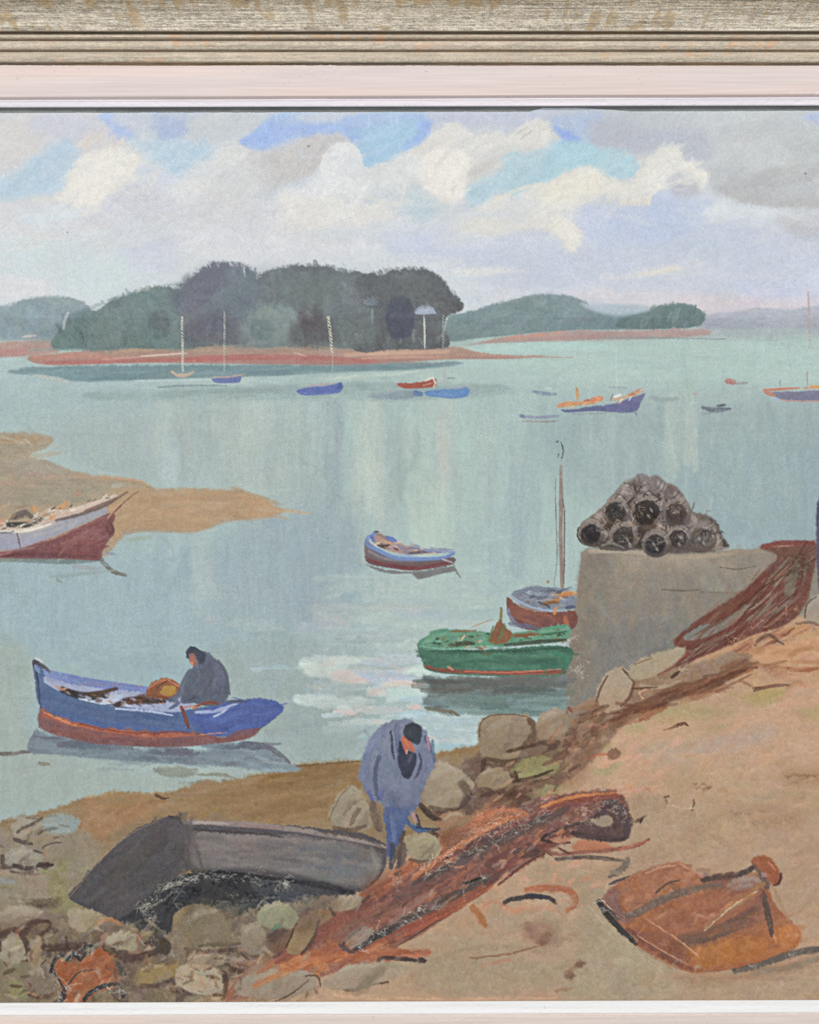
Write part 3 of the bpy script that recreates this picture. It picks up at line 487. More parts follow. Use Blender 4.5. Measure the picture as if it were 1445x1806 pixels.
B = cur; M('painted_mast', None, B); S([(579, 560), (583, 590), (586, 622)], 5.2, 'cfcbb4', .9, .4, dry=.38, h=1, tp=(1, .6)); S([(587, 622), (587, 660)], 3, 'a8b9b2', .5, .5, dry=.2, mark=False)
M('painted_boat', 'small brick red boat with a white stern behind the light blue boat')
F([(700, 676), (725, 676), (752, 672), (768, 668), (770, 680), (752, 684), (712, 685)], 'a95a4d', soft=1.5, rag=1.2)
S([(750, 672), (764, 667), (769, 676), (765, 683)], 2.6, 'e6ded2', .95, h=1); S([(745, 680), (764, 675)], 2.4, 'cf9a83', .8, dry=.3)
M('painted_boat', 'light cobalt blue boat moored in the middle distance')
F([(748, 690), (770, 688), (800, 686), (826, 684), (826, 698), (800, 703), (770, 700), (752, 698)], '5b8ed0', soft=1.6, rag=1.4); S([(733, 693), (742, 695)], 9, '4d72b4', .9, tp=(1, 1)); S([(760, 694), (800, 698)], 5, '6f9cd8', .8); S([(800, 686), (824, 682)], 4, '8f9ac0', .8)
B = cur; M('painted_mast', None, B); S([(784, 645), (784, 676)], 6, 'b7ada8', .6, .5); S([(788, 667), (804, 667)], 3, '8aa6a0', .8, mark=False)
M('painted_boat', 'tiny grey-blue boat with a white cabin left of the orange-decked trawler')
S([(940, 690), (960, 694), (980, 695)], 6, '7d8fac', .9, tp=(.6, .8)); S([(962, 685), (972, 685)], 5, 'cfdedb', .8, h=.9)
M('painted_boat', 'mauve-grey skiff low in front of the orange-decked trawler')
S([(918, 734), (950, 736), (985, 733)], 6, '8d95b0', .9); S([(922, 742), (955, 744), (986, 742)], 4, '9a9590', .8); S([(918, 732), (925, 736)], 6, '7d86ab', .9)
M('painted_boat', 'indigo trawler with bright orange deck gear in the right middle distance')
F([(988, 722), (1010, 722), (1050, 716), (1085, 712), (1110, 702), (1138, 694), (1130, 710), (1124, 724), (1100, 728), (1050, 725), (1010, 727), (995, 727)], '7274a4', '686c9c', soft=1.6, rag=1.4)
S([(985, 716), (1000, 712), (1040, 710), (1062, 705)], 8, 'd98f60', .95, h=.9); S([(1045, 705), (1062, 702)], 9, 'd98066', .9); S([(1018, 690), (1020, 704)], 8, 'd29a62', .85, dry=.2); S([(1082, 706), (1110, 698), (1134, 690)], 5, 'cf9f78', .9, h=.9); S([(1000, 713), (1015, 712)], 5, 'e0a25e', .9); S([(1110, 697), (1130, 686)], 5, 'c77d68', .85)
dabs([(990, 718), (1040, 702), (1060, 698), (1062, 712), (1000, 722)], 16, ['e8b070', 'c06a50', 'f0c890', 'b8583c'], 3.4, .9, -8)
dabs([(1078, 708), (1130, 690), (1130, 696), (1085, 714)], 10, ['e8c8a8', 'c07a50', 'efeae0'], 3, .9, -20)
S([(1018, 683), (1018, 690)], 5, 'c58e62', .8); S([(1085, 700), (1096, 696)], 5, 'e4e6e4', .95, h=1); S([(1078, 706), (1081, 695)], 3, '8f6f68', .8); S([(1120, 725), (1124, 734)], 4, '8290a8', .7, mark=False); S([(1010, 730), (1090, 728)], 4, '8fa5ae', .6, mark=False)
B = cur; M('painted_mast', None, B); S([(1087, 617), (1087, 640), (1089, 696)], 2.6, 'c9d6d0', .8, .5, h=.8); S([(1075, 682), (1105, 685)], 5, '9aaab8', .6, .5, mark=False)
M('painted_boat', 'blurred grey boat just right of the orange-decked trawler'); S([(1150, 700), (1170, 706), (1195, 703)], 11, '96aaa9', .75, .6, dry=.1)
M('painted_boat', 'slate grey rowing boat with dark figures right of the trawler')
S([(1240, 718), (1258, 723), (1288, 721)], 9, '6b7684', .9, tp=(.7, .4)); S([(1265, 716), (1280, 714)], 5, '5b626e', .85, dry=.2); S([(1240, 730), (1280, 726)], 4, '98aaa8', .6, mark=False)
M('painted_boat', 'small red-nosed boat furthest away near the right edge'); S([(1284, 672), (1294, 674)], 10, 'b5746c', .9, tp=(1, 1)); S([(1294, 677), (1318, 675)], 5, '9a8d94', .8)
S([(1222, 695), (1232, 694)], 4, 'c39b93', .6, mark=False); S([(1222, 700), (1222, 715)], 4, 'c6d6cc', .6, mark=False)
M('painted_boat', 'lilac and orange sailing boat with a tall red mast cut by the right edge')
F([(1362, 692), (1400, 690), (1450, 688), (1500, 688), (1530, 680), (1520, 700), (1480, 706), (1400, 706), (1370, 702)], '8a86a2', '7c7d9a', soft=1.6, rag=1.4)
S([(1347, 688), (1380, 686), (1410, 684)], 5, 'cf7f62', .9, h=.8); S([(1350, 692), (1366, 698)], 8, 'c48068', .9); S([(1420, 684), (1450, 683), (1510, 684)], 5, 'd98d68', .9); S([(1430, 680), (1445, 682)], 5, 'e0a860', .85); S([(1375, 706), (1420, 708), (1500, 706)], 3, 'c68e7e', .8); S([(1366, 702), (1374, 708)], 7, 'a9bcd8', .9)
B = cur; M('painted_mast', None, B); S([(1426, 515), (1427, 570), (1428, 615)], 3.4, 'bb9f94', .8, .4, dry=.25); S([(1424, 655), (1424, 684)], 3, 'a98c80', .8); S([(1376, 670), (1376, 684)], 2, '8a8a8c', .8)
# ---- sandbar at left
M('painted_sandbar', 'tan and olive sandbar behind the white and maroon boat')
F([(W0, 770), (0, 763), (40, 762), (88, 768), (96, 776), (82, 790), (58, 800), (54, 806), (90, 815), (115, 826), (150, 834), (200, 842), (250, 848), (275, 860), (330, 862), (390, 862), (440, 870), (480, 888), (500, 900), (480, 912), (400, 922), (360, 936), (330, 940), (240, 938), (215, 950), (195, 972), (170, 985), (0, 990), (W0, 990)], 'a89c86', 'b39c81', soft=5, rag=3, tex='h', jit=.06)
F([(200, 866), (300, 864), (400, 866), (460, 878), (490, 896), (470, 910), (390, 918), (350, 934), (240, 932), (212, 946), (200, 960), (195, 920)], 'b79a78', 'bd9b78', soft=6, rag=3, tex='h', jit=.05)
for a in [([(W0, 772), (0, 775), (70, 775)], 18, 'b4956f'), ([(0, 800), (60, 785)], 22, 'a3957d'), ([(W0, 840), (0, 852), (60, 848), (120, 840), (190, 846)], 8, 'ba9a80'), ([(0, 866), (80, 868), (180, 862)], 16, 'a09a82'), ([(0, 826), (60, 822), (110, 832)], 22, 'aaa08f'),
          ([(W0, 880), (0, 885), (150, 880)], 18, '9d9681'), ([(180, 842), (230, 846), (265, 856)], 7, 'c79a76'), ([(440, 896), (500, 900), (546, 906)], 9, 'c4a582'), ([(360, 868), (440, 880), (480, 900)], 9, 'bf9a72'), ([(200, 858), (215, 856)], 8, 'b4b7ac'), ([(220, 955), (270, 945)], 8, 'a6b59f')]:
    S(a[0], a[1], a[2], .7, .6, .06, .15)
D([(215, 870), (470, 875), (470, 908), (350, 930), (230, 930)], 40, 2, 60, 9, ['b6936c', 'c1a07d', 'b09274', 'c49b72'], .5)
D([(W0, 780), (80, 790), (60, 870), (W0, 880)], 26, -6, 60, 10, ['a39780', 'b19d7f', '96907c', 'a99f90'], .5)
D([(W0, 760), (100, 764), (130, 780), (100, 800)], 8, 5, 30, 6, ['c6bda8', 'b1b9ac'], .5)
# ---- white and maroon boat
B = M('painted_boat', 'white and maroon fishing boat with raised bow at the left edge, moored by the sandbar')
M('painted_reflection', 'dark ragged reflection under the white and maroon boat')
S([(W0, 985), (0, 985), (120, 990), (180, 986)], 12, '6f8180', .85, .6); S([(180, 990), (200, 1008), (222, 1014)], 8, '6f6a62', .85, .5); S([(90, 1018), (150, 1012), (205, 1006)], 7, '94a5a0', .6, .6); S([(100, 1022), (110, 1028)], 4, '8a9a90', .7)
S([(130, 1000), (180, 1002)], 8, '9f9a9c', .5, mark=False); S([(185, 975), (205, 978)], 5, '8796b4', .7)
cur = B
F([(W0, 968), (0, 972), (60, 960), (110, 944), (160, 920), (190, 905), (205, 908), (200, 925), (203, 940), (190, 955), (180, 975), (176, 988), (120, 986), (0, 984), (W0, 980)], '8d5a58', '7f4d4f', soft=2.5, rag=2, jit=.08)
M('painted_hull_side', 'white and lilac painted topsides of the hull', B)
F([(W0, 940), (0, 942), (60, 928), (110, 915), (150, 905), (190, 895), (188, 906), (150, 922), (100, 944), (50, 962), (0, 970), (W0, 965)], 'a3a3ac', 'a2a2b2', soft=2.5, rag=1.8, jit=.05)
S([(10, 948), (60, 938), (110, 920)], 7, 'a9a9b0', .8); S([(0, 962), (40, 958), (90, 944)], 8, 'a3a2b8', .7); S([(60, 945), (120, 926), (150, 916)], 6, 'b5b3b2', .6, dry=.15)
M('painted_deck', 'cluttered cream and orange deck gear', B)
S([(W0, 925), (0, 930), (60, 930), (110, 910), (160, 895), (205, 876)], 15, 'd0b9aa', .85, .5, dry=.15, h=.8)
S([(0, 938), (50, 936), (90, 924)], 5, 'e8e0cf', .9, h=1); S([(25, 912), (45, 905), (55, 910)], 14, '6e6058', .9); S([(15, 926), (50, 925), (72, 916)], 11, '47443f', .95); squig([(15, 926), (50, 925), (70, 916)], 9, 14, .5)
S([(26, 936), (32, 928), (50, 924), (70, 914)], 1.8, 'e6ddc6', .9, h=1.2, dry=0); S([(28, 938), (50, 932), (75, 926)], 2, 'e0d8c2', .9, h=1)
S([(60, 896), (66, 902)], 9, 'd9965e', .95, h=1); S([(90, 914), (100, 902), (120, 885)], 9, 'dc9a64', .9, h=1.1); S([(0, 918), (2, 924)], 8, 'd68f72', .9); S([(100, 905), (150, 893), (200, 876)], 7, 'dac6b4', .85, dry=.25, h=.9); S([(135, 868), (138, 870)], 11, 'b38872', .85, tp=(1, 1))
S([(0, 898), (15, 890)], 8, 'c8a68a', .7, dry=.2); S([(70, 908), (90, 895)], 6, 'd9b89c', .8, dry=.3); S([(45, 893), (30, 896)], 4, '9a7a68', .8)
dabs([(0, 935), (60, 925), (110, 908), (200, 878), (205, 870), (120, 890), (0, 915)], 46, ['e6dccb', '6b5a50', 'd9a070', 'c9a892', '4d4640', 'efe6d8', 'b88a70'], 4.5, .85, -22)
M('painted_gunwale', 'dark gunwale and bowsprit', B)
S([(100, 918), (150, 905), (190, 890), (205, 880)], 6, '6d625e', .9); S([(150, 902), (200, 882), (225, 868)], 6, '7d6055', .85, dry=.1); S([(188, 918), (205, 898), (220, 885), (245, 866)], 2.4, '8f5f4c', .95, h=.9); S([(190, 914), (205, 896), (215, 888)], 3, 'cf9f84', .8); S([(200, 905), (215, 890)], 3, '7a4a40', .9)
S([(195, 922), (201, 935), (192, 942), (188, 928)], 3, '5a3c40', .85); S([(W0, 940), (0, 940), (25, 937)], 4, '6f7686', .85); S([(30, 940), (34, 955), (36, 970)], 2.4, '6b5248', .9); S([(0, 978), (80, 978), (170, 982)], 7, '6a4448', .8); S([(60, 960), (120, 940), (185, 912)], 4, '9b6464', .8)
D([(100, 950), (190, 915), (180, 975), (110, 975)], 30, -25, 30, 5, ['8b4f50', '985e5c', '7b464a', '9a6a64'], .6); S([(0, 978), (20, 974)], 5, 'bf7f78', .7); S([(0, 972), (60, 966)], 5, 'a28a90', .5, dry=.2)
# ---- small blue rowing boat in the middle
B = M('painted_boat', 'small empty blue rowing boat alone in the middle of the bay')
M('painted_reflection', 'grey-brown reflection under the small empty blue rowing boat')
F([(645, 994), (680, 1004), (730, 1008), (800, 998), (805, 1006), (770, 1014), (738, 1022), (726, 1012), (690, 1012), (655, 1002)], '7d7c7c', soft=2.5, rag=2); S([(800, 996), (806, 1010), (812, 1018)], 3.4, '85807c', .85, dry=.1)
cur = B
F([(644, 950), (655, 960), (690, 982), (740, 988), (800, 982), (800, 994), (780, 1000), (735, 1006), (690, 1002), (650, 994), (643, 975)], '807579', '6f5a5c', soft=2, rag=1.6)
S([(650, 988), (680, 996), (730, 1002), (795, 992)], 8, '7d4248', .9); S([(650, 972), (680, 985), (730, 990)], 5, '8e8a92', .8)
M('painted_boat_interior', 'ochre and brown inside of the rowing boat', B)
F([(654, 945), (665, 940), (690, 950), (720, 964), (760, 970), (790, 970), (740, 978), (700, 975), (665, 962)], 'ab9189', soft=2, rag=2); S([(668, 960), (685, 966)], 8, '51464a', .95); S([(672, 952), (690, 958)], 6, 'c9a078', .8); S([(695, 972), (712, 962)], 7, 'b08f8c', .8); S([(720, 976), (760, 972), (778, 974)], 5, '5d5668', .85); S([(712, 965), (740, 968)], 7, '857e9a', .8); S([(665, 942), (690, 950)], 4, '8d7468', .8, dry=.2); S([(672, 956), (660, 962)], 3, 'e0c9b0', .8)
dabs([(656, 944), (690, 952), (760, 968), (790, 974), (720, 978), (668, 964)], 30, ['d0ac8c', '4a4048', '8a84a8', 'b98f80', '6f82c0', 'e0ccb8'], 4, .8, 12)
M('painted_gunwale', 'bright blue gunwale of the rowing boat', B)
S([(663, 940), (650, 948), (648, 960), (670, 972), (700, 984), (740, 986), (780, 984), (800, 976)], 7, '6c8ed0', .95, .3, h=.9); S([(684, 948), (698, 954)], 8, '5d78d0', .95, h=.9); S([(750, 970), (780, 972), (802, 974)], 6, '8898c8', .85); S([(655, 946), (660, 955)], 6, '5572cc', .9); S([(700, 978), (740, 982)], 3, '9fb4dc', .8, dry=.2); S([(760, 966), (800, 970)], 3, '7f86a0', .7, dry=.3); S([(780, 986), (798, 992)], 3, 'c9c9d2', .8, dry=.1)
S([(660, 938), (668, 938)], 4, '5b4a48', .9)
# ---- quay
M('painted_quay', 'grey stone quay wall with square end on the right')
F([(1024, 975), (1035, 966), (1100, 968), (1200, 974), (1290, 970), (1400, 965), (1450, 960), (1450, 1100), (1250, 1150), (1150, 1200), (1060, 1270), (990, 1280), (985, 1240), (1002, 1150), (1018, 1040), (1024, 990)], '9a958d', '868888', soft=2.5, rag=1.6, jit=.05, sm=False)
F([(1028, 985), (1070, 985), (1060, 1080), (1040, 1200), (1000, 1260), (998, 1180), (1015, 1080)], '908b84', '8c8a86', soft=14, rag=3, mark=False)
F([(1060, 1110), (1230, 1100), (1180, 1160), (1070, 1230), (1050, 1180)], '84888b', soft=24, rag=6, mark=False)
F([(1100, 980), (1300, 985), (1300, 1010), (1100, 1010)], 'a39b92', soft=14, rag=5, mark=False)
F([(1055, 1020), (1072, 1022), (1076, 1075), (1054, 1078)], '8d9690', soft=5, rag=3, mark=False, op=.7)
F([(1240, 1005), (1280, 1008), (1280, 1045), (1236, 1040)], '9fa19d', soft=9, rag=3, mark=False, op=.8)
D([(1030, 990), (1400, 980), (1240, 1120), (1060, 1220)], 110, 75, 60, 13, ['96918a', '8b8985', '9d968c', '888a8c', '928a82'], .35, aj=25, h=.3)
S([(1040, 972), (1100, 972), (1160, 978)], 9, 'b7ada0', .85, .4, h=.6, mark=False); S([(1180, 984), (1240, 982), (1300, 975)], 8, 'b3a898', .85, mark=False); S([(1290, 974), (1400, 972)], 7, 'a59c90', .7, mark=False)
S([(1168, 1040), (1200, 1042), (1235, 1040)], 4, '6b6660', .7, .6, dry=.35, mark=False); S([(1235, 1044), (1300, 1046)], 3, '76706a', .6, .6, dry=.4, mark=False); S([(1270, 1000), (1300, 1004), (1335, 998)], 3, '6b6660', .7, .6, dry=.3, mark=False)
for _ in range(26): x = rng.normal()*9; y = rng.normal()*9; S([(1020+x, 1183+y), (1020+x+rng.normal()*4, 1183+y+rng.normal()*4)], 1.4, 'c9c8c2', .7, mark=False, h=.8)
S([(1105, 1040), (1120, 1028)], 2, 'b0aca4', .5, mark=False)
# ---- mast boat by the quay and green boat
R = M('painted_reflection', 'dark green and brown reflection beneath the green boat')
F([(746, 1192), (790, 1196), (900, 1194), (995, 1190), (998, 1230), (985, 1262), (900, 1262), (840, 1255), (790, 1262), (745, 1240), (760, 1215)], '6b7370', '7f9a98', soft=6, rag=4, tex='h', jit=.07)
D([(760, 1195), (980, 1195), (940, 1225), (770, 1220)], 36, 0, 70, 9, ['5e5c58', '676661', '5a6560', '6f716c'], .65, aj=3, mark=True); D([(800, 1230), (990, 1220), (980, 1260), (820, 1260)], 34, 0, 60, 8, ['67857c', '7a9a90', '5f7c74', '8aa8a4'], .6, aj=3, mark=True)
S([(755, 1250), (800, 1256), (810, 1262)], 7, '7a6c5c', .85); S([(750, 1248), (790, 1246)], 5, '6b7468', .8)
B = M('painted_boat', 'brown and blue boat with a tall thin mast moored behind the green boat at the quay')
F([(895, 1052), (905, 1062), (930, 1076), (970, 1080), (1015, 1078), (1010, 1110), (940, 1112), (905, 1100), (894, 1075)], '85554a', '77504c', soft=2, rag=1.6)
S([(896, 1075), (905, 1095), (925, 1108)], 6, '8189a8', .9); S([(900, 1100), (950, 1108)], 8, '6c6a80', .8); D([(905, 1066), (1000, 1084), (1000, 1100), (920, 1096)], 16, 12, 30, 6, ['8f5c4c', '7a4a42', '95624e'], .6)
M('painted_deck', 'grey-blue deck inside the mast boat', B)
F([(903, 1046), (930, 1036), (960, 1034), (1000, 1040), (1015, 1050), (1012, 1070), (970, 1076), (930, 1070), (908, 1058)], '7f8a9a', soft=2.5, rag=2); D([(910, 1046), (1000, 1040), (1000, 1060), (930, 1062)], 22, 0, 30, 4, ['8f9bb0', '6b7280', '5f6470', '9aa4b4'], .7)
S([(900, 1050), (925, 1066), (960, 1076), (1000, 1078)], 4, '9fb0cc', .9, h=.8); S([(982, 1058), (1000, 1048), (1015, 1048)], 9, 'c0875a', .95, h=1.2); S([(960, 1064), (985, 1062)], 6, '8f6238', .9); S([(975, 1050), (1012, 1042)], 3, 'd9a05c', .9, h=1); squig([(975, 1055), (1012, 1048)], 8, 8, .6, 'e0ac6c'); S([(950, 1062), (970, 1070)], 4, '5a4a3c', .9); S([(1000, 1072), (1014, 1070)], 7, '58607c', .9); S([(978, 1082), (982, 1072)], 7, 'c98f5c', .9, h=1)
dabs([(905, 1050), (960, 1038), (1012, 1044), (1010, 1070), (950, 1072)], 34, ['b4c0d4', '56606e', 'c98a50', '6b4a38', 'e0b070', '8e9cb0'], 4, .8, 10)
S([(997, 1090), (1002, 1110)], 9, 'b37050', .9, h=1); S([(966, 1028), (968, 1024)], 4, 'a87a50', .9)
M('painted_mast', None, B); S([(990, 822), (990, 880), (989, 940), (992, 1036)], 7, '927f76', .95, .35, h=.9, tp=(.7, .9)); S([(993, 880), (996, 920), (995, 1030)], 2.4, '6b4f4c', .85, mark=True); S([(980, 845), (981, 920), (983, 980), (977, 1032)], 1.8, '75706e', .8, dry=.1)
S([(982, 779), (985, 778)], 3, '4e4a48', .95); S([(990, 780), (994, 795), (991, 810)], 2.4, '4e4e4c', .9, dry=.1); S([(986, 800), (984, 806)], 2.4, '6b6a64', .8)
B = M('painted_boat', 'green fishing boat with rust red waterline moored against the quay')
F([(738, 1140), (760, 1142), (850, 1146), (1000, 1140), (1000, 1180), (980, 1192), (850, 1192), (760, 1184), (745, 1165)], '457a60', '4b8268', soft=2, rag=1.5, jit=.06)
D([(750, 1150), (990, 1148), (985, 1176), (770, 1176)], 46, 2, 60, 7, ['3f7059', '508c6d', '487862', '3a6a58', '5a9a74'], .6, aj=4, mark=True)
S([(752, 1176), (800, 1184), (900, 1187), (995, 1184)], 8, '8b5048', .9, h=.8); S([(790, 1176), (800, 1182)], 4, 'c98c70', .85); S([(820, 1184), (900, 1186), (990, 1180)], 2.6, 'c67a60', .85, dry=.1, h=1); S([(900, 1190), (990, 1188)], 4, '9b5a4c', .8)
S([(975, 1150), (998, 1160), (1000, 1178)], 9, '3f9470', .85)
M('painted_deck', 'grass green deck rail and gear of the green boat', B)
F([(736, 1136), (755, 1120), (785, 1110), (830, 1112), (900, 1116), (960, 1108), (1002, 1102), (1002, 1128), (950, 1136), (860, 1142), (790, 1146), (750, 1146)], '6ba784', '5c9a78', soft=2, rag=1.8, jit=.07)
S([(738, 1140), (790, 1146), (870, 1150), (1000, 1142)], 4.5, '3c6450', .85); S([(745, 1135), (780, 1118), (830, 1122)], 6, '6db08c', .85, h=.9); S([(740, 1140), (790, 1145), (850, 1140), (900, 1142)], 4, '7cc0a0', .8, h=.9)
dabs([(745, 1130), (790, 1114), (900, 1116), (1000, 1106), (1000, 1136), (870, 1144), (790, 1142)], 60, ['8ac9a4', '3a5c48', '7a5a44', '5aa07c', 'b89a80', '2f4438', 'a3d4b4', '94623f'], 4.5, .8, -4)
dabs([(860, 1130), (884, 1088), (900, 1120)], 14, ['6b4a34', 'a5764f', '7d8a50', 'b8845c'], 4, .8)
S([(795, 1138), (820, 1134), (842, 1136)], 8, '4f5a48', .95); squig([(790, 1138), (845, 1135)], 8, 16, .6); S([(890, 1138), (930, 1134), (1000, 1128)], 7, '4a5648', .95, h=.6); squig([(890, 1137), (1000, 1128)], 6, 14, .5)
S([(760, 1116), (790, 1110)], 7, '5d9f7c', .85); S([(795, 1114), (840, 1112)], 4, '8b6a4c', .9); S([(830, 1106), (870, 1092)], 2.4, 'b88f74', .7); F([(862, 1134), (870, 1112), (882, 1092), (892, 1106), (904, 1116), (896, 1132), (876, 1136)], '8b6248', soft=2, rag=2); S([(884, 1072), (884, 1096)], 5, '8a7a4c', .9, dry=.1); S([(870, 1105), (862, 1130)], 4, '5c8a54', .9); S([(890, 1100), (880, 1130)], 3, '4f8458', .8); S([(905, 1122), (950, 1118)], 6, '86573f', .9); S([(815, 1128), (820, 1120)], 3, 'd9b294', .9, h=1); S([(960, 1110), (1000, 1104)], 6, '55a37c', .9, h=.8); S([(955, 1120), (1000, 1114)], 4, '3e6f4e', .9); S([(840, 1136), (870, 1134)], 7, '63ad84', .85); S([(850, 1152), (865, 1154)], 6, '5f6a58', .8); S([(770, 1127), (774, 1126)], 4, '33563f', .9)
# ---- pots
def pot(x, y, r, lab, c='3c3a3a', bx=.5, by=-.9):
    M('painted_lobster_pot', lab)
    th = np.linspace(0, 2*math.pi, 10)[:-1]
    F([(x+r*1.12*math.cos(t)+max(0, math.cos(t))*r*.15, y+r*1.08*math.sin(t)+min(0, math.sin(t))*r*.2) for t in th], '9a8f87', '5c534e', soft=2.5, rag=3, jit=.12)
    for k in range(7):
        o = rng.uniform(-.9, .9)*r; cx_ = x+o*.8+bx*r*.4; cy_ = y+by*r*.9
        S([(cx_-r*.25, cy_+r*.5), (cx_, cy_+r*.1), (cx_+r*.35, cy_-r*.1)], rng.uniform(2.4, 4.5), ['9d948f', '8a8688', 'a79c92', '6d625c', '5a504b'][rng.integers(5)], .75, .7, .1, .2, h=.9, mark=False)
    F([(x+r*.86*math.cos(t), y+r*.82*math.sin(t)) for t in th], c, soft=4, rag=4, jit=.1)
    for t in np.linspace(2.7, 5.9, 7): S([(x+r*.95*math.cos(t), y+r*.9*math.sin(t)), (x+r*1.0*math.cos(t+.35), y+r*.92*math.sin(t+.35))], rng.uniform(2, 3.4), ['b0a59c', '8f8580', 'a39a98'][rng.integers(3)], .8, .6, h=1, dry=.25, mark=False)
    for _ in range(9): a = rng.uniform(0, 6.28); q = rng.uniform(.2, .7)*r; S([(x+q*math.cos(a), y+q*math.sin(a)), (x+q*math.cos(a+.6), y+q*math.sin(a+.6))], 2, ['6b625c', '262628', '857a72'][rng.integers(3)], .6, .7, mark=False)
M('painted_pot_pile', 'rounded heap of grey-brown wicker lobster pots piled on the quay')
F([(1024, 952), (1024, 930), (1035, 915), (1062, 898), (1078, 876), (1098, 853), (1125, 845), (1148, 850), (1165, 849), (1190, 856), (1206, 875), (1216, 900), (1250, 910), (1268, 925), (1276, 950), (1286, 966), (1200, 976), (1150, 972), (1090, 968), (1040, 965)], '837a76', '625955', soft=4, rag=4, jit=.12)
F([(1045, 950), (1070, 905), (1110, 870), (1190, 875), (1220, 915), (1265, 945), (1265, 966), (1060, 962)], '4b4340', '423c3a', soft=8, rag=6, op=.85, mark=True)
def barrel(x, y, r, l, ang, c1, c2):
    # side view of one wicker pot: body, pale top, hoops
    ca, sa = math.cos(ang), math.sin(ang); n_ = (-sa, ca)
    if n_[1] > 0: n_ = (sa, -ca)
    S([(x-ca*l, y-sa*l), (x+ca*l, y+sa*l)], r*2, c1, .95, .3, .12, 0, (1, .9), .5)
    S([(x-ca*l*.8+n_[0]*r*.45, y-sa*l*.8+n_[1]*r*.45), (x+ca*l*.8+n_[0]*r*.45, y+sa*l*.8+n_[1]*r*.45)], r*.8, c2, .8, .6, .12, .2, mark=False, h=.9)
    for k in range(5):
        o = (-.8+.4*k)*l; S([(x+ca*o+n_[0]*r*.9, y+sa*o+n_[1]*r*.9), (x+ca*(o+r*.3), y+sa*(o+r*.3)), (x+ca*o-n_[0]*r*.9, y+sa*o-n_[1]*r*.9)], 2.4, ['4c4340', 'b3a8a0', '5c524d'][rng.integers(3)], .7, .6, .1, .2, mark=False, h=.9)
    S([(x-ca*l-n_[0]*r, y-sa*l-n_[1]*r), (x+ca*l-n_[0]*r, y+sa*l-n_[1]*r)], 3, '3d3634', .7, .7, mark=False)
for q in [(1060, 915, 13, 22, -.75, '857a73', 'aaa098'), (1102, 872, 14, 20, -.9, '8a807a', 'b0a8a4'), (1135, 866, 14, 16, 1.35, '7d7370', 'a9a2a2'), (1170, 868, 15, 20, .75, '867e7e', 'b0aaac'), (1196, 888, 14, 20, 1.0, '7a706c', '9d9798'), (1226, 925, 13, 20, .7, '80766f', 'a89c94'), (1255, 945, 13, 18, 1.1, '8a8077', 'b3a79c'), (1112, 925, 12, 16, -.3, '7f746d', 'a79b92'), (1172, 935, 12, 16, .4, '786d67', 'a0958e'), (1215, 950, 11, 14, .2, '82786f', 'a69b92'), (1065, 945, 11, 14, .3, '7b716c', 'a29890')]: barrel(*q)
for a in [(1086, 904, 21, 'shadowy lobster pot above the lowest left one', '413e3c'), (1192, 906, 22, 'brown lobster pot right of the large dark-mouthed one', '564b45'), (1236, 950, 23, 'grey-violet lobster pot at the lower right of the heap', '69625f'), (1042, 942, 21, 'black open end of the lobster pot lowest left on the quay', '35353a'), (1140, 905, 27, 'large dark-mouthed lobster pot in the centre of the heap', '3c3836'),
          (1100, 948, 22, 'small lobster pot at the foot of the heap, second from the left', '4a4440'), (1196, 950, 19, 'lobster pot with pale spot at the foot of the heap', '463f3c'), (1156, 960, 22, 'dark lobster pot hanging over the quay edge', '424145')]: pot(*a)
cur = [i for i, m in enumerate(MOTIFS) if m[0] == 'painted_pot_pile'][0]+1
squig([(1110, 860), (1120, 890), (1115, 915)], 22, 26, .7, 'd3c2b6', 10); squig([(1160, 925), (1180, 900)], 20, 24, .7, 'cfbcae', 10); squig([(1060, 900), (1090, 950), (1150, 950), (1240, 950)], 24, 46, .7, 'b0a8a2', 9)
for x, y in [(1143, 908), (1148, 898), (1106, 950), (1110, 958), (1152, 958), (1157, 966), (1200, 946), (1066, 938), (1197, 958), (1232, 948), (1240, 956)]: S([(x, y), (x+3, y+5)], 4.5, 'aaa29c', .8, .8, h=1, mark=False)
for _ in range(70):
    x = rng.uniform(1040, 1270); y = rng.uniform(870, 965)
    if y < 900 and not 1075 < x < 1210: continue
    a = rng.uniform(0, 6.28); S([(x, y), (x+6*math.cos(a), y+6*math.sin(a)), (x+9*math.cos(a+.9), y+9*math.sin(a+.9))], rng.uniform(1.6, 4.5), ['2f2b2b', '453d3a', '6b5d55', 'b5aaa2', '8a807c', '3a3433', '75574a'][rng.integers(7)], .65, .8, .1, .15, mark=False, h=.9)
S([(1021, 930), (1018, 945), (1026, 958)], 2.2, '3b3a3c', .9); S([(1060, 968), (1100, 970)], 5, '5a5552', .8); S([(1225, 886), (1220, 902)], 3, '6b6460', .8); S([(1118, 852), (1124, 870), (1130, 858)], 5, '54494433'[:6], .8); S([(1085, 880), (1097, 862)], 3.4, '54494a', .7); S([(1270, 965), (1300, 970), (1340, 972)], 4, 'a5988c', .6, mark=False)
S([(1062, 962), (1080, 958), (1100, 966)], 5, '8f9390', .7, mark=False); S([(1215, 966), (1260, 972)], 5, '6f625c', .8, mark=False)
